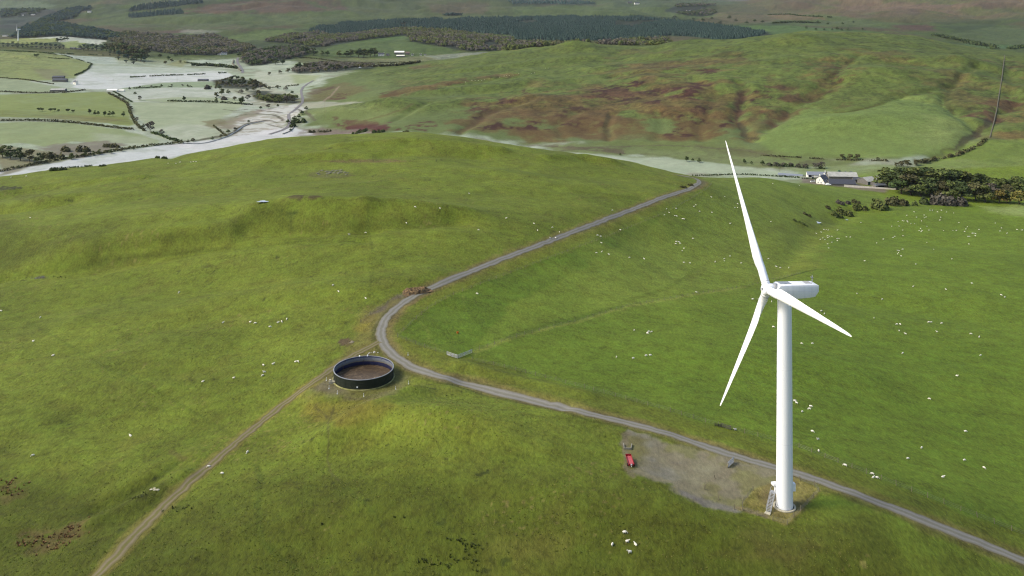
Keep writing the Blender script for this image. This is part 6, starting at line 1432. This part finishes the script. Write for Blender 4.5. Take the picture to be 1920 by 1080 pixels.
gable('machinery_shed', 'low dark roofed machinery shed between barn and cattle shed', 'shed', 1611, 341, 12, 8, 2.8, 1.6, -10, M_BLOCK, M_DKROOF, (), (), False, 800, 1050, .4, opening=('F',0,7,2.2))
gable('store_shed', 'small dark shed between the cattle shed and the wood', 'shed', 1642, 347, 9, 7, 3.0, 1.4, 40, M_BLOCK, M_DKROOF, (), (), False, 800, 1050, .3)
w = MB(); a = np.linspace(0, math.pi, 11)
for i in range(2): pass
vs = [(x, 2.6*math.cos(t), 2.3*math.sin(t)) for x in (-13,13) for t in a]; w.add(vs, [(i,i+1,12+i,11+i) for i in range(10)] + [tuple(range(10,-1,-1)), tuple(range(11,22))])
pt = w.build('tunnel_shed', M_PLAST, None, False, G([(1482,329.5)], 800, 1100)[0]); pt.rotation_euler = (0,0,R(-24)); tag(pt, 'long low grey polytunnel left of the farm', 'polytunnel')
w = MB(); w.box((0,0,.4),(48,.5,2.4)); w.box((0,2.2,-.3),(46,4.4,.3)); o = w.build('silage_wall', mat('pale_concrete', (214,206,190), .9, .2, .5, alb=.9), None, False, G([(1632,353)], 800, 1000)[0]); o.rotation_euler = (0,R(1.5),R(-14)); tag(o, 'long pale concrete silage wall along the lower edge of the farmyard', 'silage wall')
for px, py, h, t in ((1599,346,4.2,'left'),(1604,348,3,'right')):
    w = rocks(10, 1.6, 1.2, .8, 1.5, int(px), .9); put('bale_stack', 'heap of grey silage bales in the farmyard, ' + t + ' of two', 'bale heap', px, py, w, mat_once('bale_wrap', (140,134,120)), 'bale heaps', 0, 800)
def vehicle(name, label, cat, px, py, L, W, H, body, rot=0, cab=True, ymin=800, ymax=1100, wheel=.36, cabm=None):
    g = G([(px,py)], ymin, ymax)[0]; r_ = empty(name, g, R(rot)); tag(r_, label, cat)
    b = MB(); b.box((0,0,wheel+.42),(L,W,.7)); b.box((L*.36,0,wheel+.35),(L*.3,W*.96,.6)); b.build('body', body, r_)
    if cab: c = MB(); c.add([(x,y,z) for z,k,yy in ((wheel+.77,1,1),(H,.72,.86)) for x,y in ((-L*.34*k,-W/2*yy),(L*.2*k,-W/2*yy),(L*.2*k,W/2*yy),(-L*.34*k,W/2*yy))], [(3,2,1,0),(4,5,6,7),(0,1,5,4),(1,2,6,5),(2,3,7,6),(3,0,4,7)]); c.build('cab', cabm or M_GLASS, r_)
    for sx in (-.32,.32):
        for sy in (-1,1):
            m = Matrix.Translation((L*sx, sy*W*.46, wheel)) @ Matrix.Rotation(R(90), 4, 'X'); c = MB(); c.lathe([(.02,-.1),(wheel,-.1),(wheel,.1),(.02,.1)], 14, M=m); c.build('wheel', M_DARK, r_)
    return r_
vehicle('parked_car', 'white car parked left of the farmhouse', 'car', 1524, 341.5, 4.4, 1.8, 1.5, M_WHITE, 10)
vehicle('parked_van', 'white van parked in front of the farmhouse annexe', 'van', 1553, 347.5, 5, 2, 2.1, M_WHITE, -5, cabm=M_WHITE)
vehicle('parked_car', 'red car parked at the farm track beyond the outbuilding', 'car', 1519.5, 328.5, 4.2, 1.8, 1.6, M_RED, 30)
vehicle('parked_car', 'dark car parked beside the outbuilding', 'car', 1524, 334, 4.4, 1.8, 1.5, mat_once('dark_car_paint', (40,42,48)), 70)
tq = vehicle('tractor', 'green and yellow tractor on the grass behind the barn', 'tractor', 1574, 324, 4.2, 2.0, 2.7, mat_once('tractor_green', (50,96,52)), 8, wheel=.7)
for c in list(tq.children):
    if c.name.startswith('wheel'): c.data.materials[0] = mat_once('wheel_yellow', (232,196,60))
    if c.name.startswith('cab'): c.data.materials[0] = mat_once('tractor_green', (50,96,52))
for px, l, t in ((1586,3,'left'),(1596,4.6,'right')):
    vehicle('farm_implement', 'blue farm implement behind the barn, ' + t + ' one', 'implement', px, 324.5, l, 2, 1.6, mat_once('implement_blue', (58,78,140)), 5, True, cabm=mat_once('implement_navy', (40,48,80)))
# farms and houses of the valley
def far_house(label, px, py, Lpx, hpx, rot=10, wm=None, rm=None, name='cottage', cat='house', ymin=1400, chim=(-.9,.9), wins=True):
    g = G([(px,py)], ymin)[0]; k = g[1]/F; L = Lpx*k; H = hpx*k
    gable(name, label, cat, px, py, L, max(L*.5, H*.7), H*.6, H*.4, rot, wm or M_HARL, rm or M_SLATE, [('F',-.55,H*.35,L*.09,H*.2),('F',.5,H*.35,L*.09,H*.2)] if wins else (), chim, wins, ymin)
far_house('white farmhouse of the left valley farm', 142, 158, 9, 7, -35)
far_house('grey barn of the left valley farm below its wooded slope', 113, 153, 24, 6, 4, M_BLOCK, M_DKROOF, 'farm_shed', 'shed', chim=(), wins=False)
far_house('dark roofed shed at the back of the left valley farm', 110, 148, 20, 6, 6, M_BLOCK, M_DKROOF, 'farm_shed', 'shed', chim=(), wins=False)
far_house('long pinkish roofed shed on the lane of the left valley farm', 110, 171, 26, 5, 5, M_BLOCK, M_FIBRE, 'farm_shed', 'shed', chim=(), wins=False)
far_house('long white shed on the lane right of the valley farm', 211, 171.5, 19, 4.5, 2, M_HARL, M_HARL, 'farm_shed', 'shed', chim=(), wins=False)
far_house('shorter white shed at the end of the long white shed', 228, 171.5, 10, 3.5, 2, M_HARL, M_HARL, 'farm_shed', 'shed', chim=(), wins=False)
far_house('grey sheep shelter in the frosted field', 381, 152, 18, 4, 0, M_BLOCK, M_DKROOF, 'farm_shed', 'shed', chim=(), wins=False)
far_house('grey house at the left of the far village', 408, 101.5, 10, 6, 15, M_BLOCK); far_house('white house in front at the far village', 412, 103, 7, 4, -10); far_house('white cottage in the middle of the far village', 421, 102.5, 9, 5, 20); far_house('pale cottage higher in the far village', 423, 98, 8, 6, 30)
far_house('white gabled house right of the far village', 442, 95, 5, 6, 60); far_house('low white house right of the gabled one', 448, 97, 5, 2.6, 0); far_house('small white cottage farthest right of the village', 465, 94, 4, 3, 0)
far_house('small dark farm beside the far left wood', 137, 92, 10, 3, 0, M_BLOCK, M_DKROOF, ymin=1800); far_house('second dark shed beside the far left wood', 148, 93, 8, 3, 0, M_BLOCK, M_DKROOF, 'farm_shed', 'shed', 1800, (), False)
far_house('white house with trees on the far left moor edge', 168, 23, 7, 3, 0, ymin=3000)
far_house('white farmhouse of the far farm beside tall dark trees', 715, 105, 11, 6, 5, ymin=2300); far_house('big pale roofed barn of the far farm', 749, 101.5, 18, 6, 3, M_BLOCK, M_HARL, 'farm_shed', 'shed', 2300, (), False)
far_house('low white fronted shed before the far farm barn', 751, 106, 15, 3, 3, M_BLOCK, M_HARL, 'farm_shed', 'shed', 2300, (), False); far_house('brown shed right of the far farm barn', 764, 103, 8, 6, 0, M_BLOCK, mat_once('rust_roof', (128,104,92)), 'farm_shed', 'shed', 2300, (), False)
far_house('small grey cottage between far farmhouse and barn', 727, 104.5, 6, 4, 0, M_BLOCK, ymin=2300); far_house('small white cottage right of the far farm', 773, 104, 4, 2.6, 0, ymin=2300); far_house('white cottage by the road right of the far farm', 789, 104, 3.5, 3, 0, ymin=2300); far_house('white caravan shaped cottage farthest right of the far farm', 797, 103.5, 4, 2, 0, ymin=2300, chim=())
far_house('white farmhouse high on the distant hill', 1194, 8, 9, 3.5, 5, ymin=4500); far_house('grey roofed steading left of the distant farmhouse', 1181, 6, 8, 3, 0, M_BLOCK, ymin=4500, chim=(), wins=False); far_house('long white cottage in the distant side valley', 1291, 21.5, 8, 2.6, 0, ymin=4000)
far_house('white cottage in the far left haze', 43, 29, 3, 2.4, 0, ymin=4000); far_house('pale sheds in the far left haze', 62, 28, 7, 2, 0, ymin=4000, chim=(), wins=False); far_house('white shed at the far left edge below the turbine', 10, 68, 9, 3, 0, ymin=3000, chim=(), wins=False)
vehicle('white_van', 'white van on the hidden road behind the hill spur', 'van', 675, 127.5, 7, 2.6, 2.6, M_WHITE, 5, True, 1900, 3500, .4, M_WHITE)
tree_row(['dark','grey','brown'], [(262,188,8),(253,178,6),(246,206,7),(256,228,8),(268,240,8),(232,190,7),(224,182,6)], 'dotted along the downhill hedge', 'downhill hedge trees', wide=1.3)
tree_row(['dark','brown'], [(340,268,6),(352,268,6),(362,266,7),(398,262,6),(414,258,6),(428,250,7),(441,246,7),(466,230,5),(250,281,6),(228,284,6),(208,288,8)], 'along the valley river bank', 'river bank trees', 930, wide=1.5)
tree_row(['dark','brown','grey'], [(262,165,4),(284,164,4),(303,163,5),(322,162,4),(342,162,4),(352,162,4),(396,165,4),(243,168,5)], 'on the gappy curving hedge', 'curving hedge trees', wide=1.4)
tree_row(['brown','grey','dark'], [(425,160,7),(418,158,6),(428,176,8),(440,188,7),(452,176,8),(463,172,7),(476,170,8),(488,166,7),(505,168,6),(520,166,6),(536,170,7),(548,176,6)], 'of the scrub between river and spur', 'river scrub trees', 1000, wide=1.5)
tree_row(['dark','brown'], [(355,100,7),(366,101,6),(344,104,8),(330,106,7),(300,108,7),(316,112,7),(310,120,6),(322,116,6),(338,118,5),(448,106,9),(458,104,10),(470,100,9),(480,104,9),(436,100,8),(402,99,8),(430,101,6)], 'around the far village and the lens field', 'village trees', 1500, wide=1.6)
# the far turbine
g = G([(34,76)], 2200)[0]; ft = make_turbine(tuple(g), 'distant white wind turbine among the fields at far left', 42, 19, 30, 3, 0, 3, 1, False)
# power poles
for px, py, hp, t in ((602,158,15,'above the lane on the spur'),(609,205,16,'on the lower spur beside the lane'),(611,224,18,'at the foot of the spur'),(1462,322,10,'near the polytunnel'),(212,158,10,'in the white frosted field'),(332,154,10,'right of the broken hedge in the white field')):
    gg = G([(px,py)], 900, 2600)[0]; h = hp*gg[1]/F; w = MB(); w.tube((0,0,-.3),(0,0,h),.16,.11,7); w.box((0,0,h-.5),(2.4,.16,.16)); tag(w.build('power_pole', M_WOOD, None, False, gg), 'thin wooden power pole ' + t, 'power pole', 'power poles of the valley line')
# distant sheep on the valley fields
# ------------------------------------------------------------------ haze
hz = MB(); x0, x1, y0, y1, z0, z1 = -12500, 12500, -300, 9990, float(GZ.min()) - 1.0, max(float(GZ.max()) + 20, 140.0)
hz.add([(x0,y0,z0),(x1,y0,z0),(x1,y1,z0),(x0,y1,z0),(x0,y0,z1),(x1,y0,z1),(x1,y1,z1),(x0,y1,z1)], [(3,2,1,0),(4,5,6,7),(0,1,5,4),(1,2,6,5),(2,3,7,6),(3,0,4,7)])
hm = bpy.data.materials.new('haze'); hm.use_nodes = True; n_ = hm.node_tree; n_.nodes.clear(); ou = n_.nodes.new('ShaderNodeOutputMaterial'); pv = n_.nodes.new('ShaderNodeVolumePrincipled')
pv.inputs['Color'].default_value = (.78,.86,.95,1); pv.inputs['Density'].default_value = 1.3e-5; pv.inputs['Anisotropy'].default_value = .2; n_.links.new(pv.outputs[0], ou.inputs['Volume'])
ho = hz.build('haze', hm); ho['kind'] = 'stuff'; ho['label'] = 'thin pale blue haze over the far hills'
print('far', round(time.time() - T0, 1), len(bpy.data.objects))
# ------------------------------------------------------------------ sheep
M_WOOL = mat('sheep_wool', (232,226,208), .95, .14, 4, alb=.86)
def sheep_mesh(pose):
    if pose == 'graze': hd = [(0,.62,.72,.17),(0,.86,.42,.11),(0,1.0,.2,.085),(0,1.1,.08,.05)]
    elif pose == 'up': hd = [(0,.62,.9,.17),(0,.78,1.1,.13),(0,.92,1.16,.11),(0,1.1,1.08,.06)]
    else: hd = [(0,.6,.66,.17),(0,.76,.82,.13),(0,.9,.86,.1),(0,1.06,.78,.06)]
    lo = -.3 if pose == 'lie' else 0
    bz = .72 + lo
    V = [(0,-.42,bz,.31),(0,0,bz,.37),(0,.4,bz,.31)] + [(x,y,z+(lo*.6 if pose!='lie' else 0),r) for x,y,z,r in hd]
    E_ = [(0,1),(1,2),(2,3),(3,4),(4,5),(5,6)]
    i = len(V)
    if pose != 'lie':
        for sx in (-1,1):
            for y, root in ((-.42,0),(.4,2)):
                V += [(sx*.17,y,.42,.1),(sx*.17,y+.03,.2,.055),(sx*.17,y,.0,.05)]; E_ += [(root,i),(i,i+1),(i+1,i+2)]; i += 3
    else:
        for sx in (-1,1):
            V += [(sx*.25,-.35,.14,.1),(sx*.3,-.1,.07,.06)]; E_ += [(0,i),(i,i+1)]; i += 2
            V += [(sx*.2,.45,.14,.08),(sx*.2,.7,.07,.05)]; E_ += [(2,i),(i,i+1)]; i += 2
    hx = V[5]
    for sx in (-1,1):
        V.append((sx*.2, hx[1]-.06, hx[2]+.03, .035)); E_.append((5,i)); i += 1
    V.append((0,-.72,bz-.05,.07)); E_.append((0,i))
    me = bpy.data.meshes.new('sheep_cage'); me.from_pydata([v[:3] for v in V], E_, [])
    o = bpy.data.objects.new('sheep_cage', me); COL.objects.link(o)
    sk = o.modifiers.new('skin', 'SKIN'); sb = o.modifiers.new('sub', 'SUBSURF'); sb.levels = sb.render_levels = 1
    for k, v in enumerate(V): me.skin_vertices[0].data[k].radius = (v[3], v[3])
    me.skin_vertices[0].data[0].use_root = True
    dg = bpy.context.evaluated_depsgraph_get(); dg.update()
    out = bpy.data.meshes.new_from_object(o.evaluated_get(dg)); out.name = 'sheep'
    bpy.data.objects.remove(o); out.materials.clear(); out.materials.append(M_WOOL)
    out.polygons.foreach_set('use_smooth', [True]*len(out.polygons))
    return out
SHEEP = {p: sheep_mesh(p) for p in ('graze', 'up', 'lie')}
ORD = ['leftmost','second from left','third from left','fourth from left','fifth from left','sixth from left','seventh from left','eighth from left','ninth from left','tenth from left','eleventh from left','twelfth from left','thirteenth from left','fourteenth from left','fifteenth from left','sixteenth from left']
def flock(where, pts, ymin=150, ymax=9500, big=1.2):
    pts = sorted(pts)
    n = len(pts)
    for i, (px, py) in enumerate(pts):
        g = G([(px, py + 1.0)], ymin, ymax)[0]
        pose = random.choices(('graze','up','lie'), (.62,.25,.13))[0]
        o = bpy.data.objects.new('sheep', SHEEP[pose]); COL.objects.link(o)
        o.location = (g[0], g[1], g[2] - .03); o.rotation_euler = (0,0,random.choice([random.uniform(0,6.28), random.gauss(1.57,.5), random.gauss(-1.57,.5)])); k = (.62 + min(.06, max(0, g[1]-220)/2600))*big/1.2*random.uniform(.9,1.08); o.scale = (k*1.05,k,k)
        which = 'lone white sheep' if n == 1 else ('left' if i == 0 else 'right') + ' one of two white sheep' if n == 2 else ('rightmost' if i == n-1 else ORD[i]) + ' white sheep'
        tag(o, which + ' ' + where, 'sheep', 'sheep grazing on the pastures')
flock('of the five on the grass below the red trailer', [(1171,999),(1176,1016),(1148,1022),(1192,1021),(1181,1036)], big=1.25)
flock('beside the rusty metal hurdles', [(1379,806)])
flock('in the pair right of the tower, highest there', [(1490,752),(1494,756)])
flock('in the trio just right of the tower', [(1504,772),(1518,767),(1520,762)])
flock('in the downhill column right of the tower', [(1523,809),(1534,824),(1535,846)])
flock('by the roadside fence just left of the huddled trio', [(1585,873)])
flock('of the huddled trio by the roadside fence', [(1636,889),(1637,895),(1644,896)])
flock('scattered in the lower right field', [(1702,860),(1728,840),(1743,748),(1810,809),(1808,863),(1768,895),(1845,877)])
flock('alone in the empty middle of the right field', [(1794,704)])
flock('on the field level with the lower blade', [(1503,644),(1523,644)])
flock('low in the middle of the right field', [(1693,662),(1839,666)])
flock('hidden close to the tower top at right', [(1447,565),(1450,613)])
flock('just below the right blade', [(1540,583),(1546,588)])
flock('in the loose line level with the right blade tip', [(1639,596),(1682,608),(1688,608),(1742,604),(1746,604),(1766,606)])
flock('in the second loose line right of the blade tip', [(1686,620),(1698,626),(1757,622),(1821,626),(1836,632)])
flock('in the wide row behind the nacelle to the right', [(1607,550),(1654,561),(1712,537),(1774,542),(1822,531),(1877,553),(1884,557)])
flock('in the broken row of the upper right field', [(1621,489),(1717,495),(1785,485),(1751,467),(1738,454),(1817,457)])
flock('of the tight bunch in the upper right field', [(1683,469),(1686,470),(1693,467),(1685,473),(1683,476),(1690,480)])
flock('in the row left of the big flock', [(1644,455),(1656,448),(1675,445),(1678,443),(1693,442),(1693,431)])
flock('near the gully pool, upper row of that flock', [(1531,437),(1540,435),(1545,430),(1549,430),(1553,431),(1570,431)])
flock('near the gully pool, middle row of that flock', [(1543,446),(1552,442),(1552,445),(1555,443),(1560,443),(1587,444),(1594,444)])
flock('near the gully pool, lower row of that flock', [(1538,449),(1547,449),(1552,457),(1554,465),(1560,454),(1570,447),(1573,447),(1570,451)])
flock('alone below the gully bushes', [(1614,417)])
flock('in the top row below the farm bushes', [(1714,397),(1744,394),(1748,394),(1758,397),(1765,394),(1775,397),(1788,399)])
flock('in the second row below the farm bushes', [(1700,403),(1719,407),(1733,403),(1733,408),(1736,407),(1764,407),(1762,412)])
flock('in the third row below the farm bushes', [(1684,415),(1692,413),(1695,414),(1701,414),(1702,416),(1708,419),(1715,419),(1728,414),(1798,417)])
flock('in the fourth row of the big right flock', [(1672,424),(1686,424),(1726,428),(1738,424),(1742,431),(1724,432),(1727,434),(1729,432)])
flock('in the right hand line of the big flock', [(1769,432),(1787,432),(1793,432),(1809,434),(1811,429),(1814,425),(1836,430)])
flock('in the lower right knot of the big flock', [(1815,443),(1818,443),(1823,437),(1826,437),(1829,438),(1829,442)])
flock('by the frosted patch at the right edge', [(1866,418),(1878,427),(1875,433),(1888,437),(1907,430),(1917,431)])
flock('under the road bend, top scatter', [(1301,387),(1305,384),(1312,396),(1335,398),(1334,369),(1359,368)])
flock('in the flock under the road bend, left group', [(1246,403),(1250,391),(1255,398),(1265,404),(1268,391),(1269,405),(1280,410),(1283,410)])
flock('of the trio left of the upper blade', [(1378,389),(1383,389),(1383,382)])
flock('alone beside the upper blade', [(1369,419)])
flock('close to the road fence on the long climb', [(1118,474),(1120,441),(1126,443),(1128,455),(1128,472),(1142,477),(1163,431)])
flock('walking in the middle of the field by the climb', [(1180,483),(1208,485)])
flock('of the clump in the middle of the sloping field', [(1267,457),(1268,453),(1273,453),(1275,456),(1299,447)])
flock('in the short column under that middle clump', [(1282,465),(1279,470),(1282,492),(1294,493)])
flock('left of the upper blade root', [(1341,491),(1358,485),(1358,489),(1369,480),(1390,493)])
flock('behind the upper blade root at right', [(1441,485),(1456,500),(1463,502),(1479,502)])
flock('on the fence stripe left of the hub', [(1306,548)])
flock('just left of the hub and lower blade', [(1411,561),(1423,561)])
flock('of the four at mid field below the fence stripe', [(1189,619),(1214,625),(1216,622),(1222,622)])
flock('of the four in the lower mid field row', [(1156,669),(1187,672),(1211,667),(1219,666)])
flock('alone in the dark field beside the road bend', [(895,551)])
flock('near the white farmhouse on the far field', [(1449,344),(1499,347),(1445,415)])
flock('strung out on the hill above the left track', [(418,605),(469,604),(479,606),(506,613),(521,605),(528,603),(538,598)])
flock('in the loose group left of the slurry tank', [(380,715),(438,708),(493,704),(496,697),(494,685),(512,683),(554,678),(559,678)])
flock('alone high on the left slope', [(336,548)])
flock('in the scattered line at the left edge', [(2,583),(76,595),(62,640),(99,666)])
flock('on the lower left slope', [(245,817),(62,854)])
flock('of the three at the left farm track', [(392,875),(417,888),(464,848)])
flock('high at the left edge of the hill', [(21,332),(49,330),(57,408)])
flock('on the crest of the left hill', [(315,306),(330,306),(338,304),(358,304),(363,303),(368,303)])
flock('dotted on the hill above the long climb', [(1001,419),(1008,432),(1032,446),(1036,426),(1042,446),(1049,435),(1148,394)])
flock('dotted on the middle of the left hill', [(624,535),(635,547),(655,439),(686,435),(686,559),(762,418),(778,388),(825,391),(880,363),(897,431),(949,409)])
flock('in the far line along the bracken hillside', [(873,153),(885,150),(891,150),(897,150),(903,150),(909,149),(917,147),(937,144),(945,142),(950,141),(955,141),(962,140)], 1000, 2600, 1.4)
flock('higher in the far line on the bracken hillside', [(973,137),(997,137),(1002,136),(1023,127),(1028,127)], 1000, 2600, 1.4)
print('sheep', round(time.time() - T0, 1))
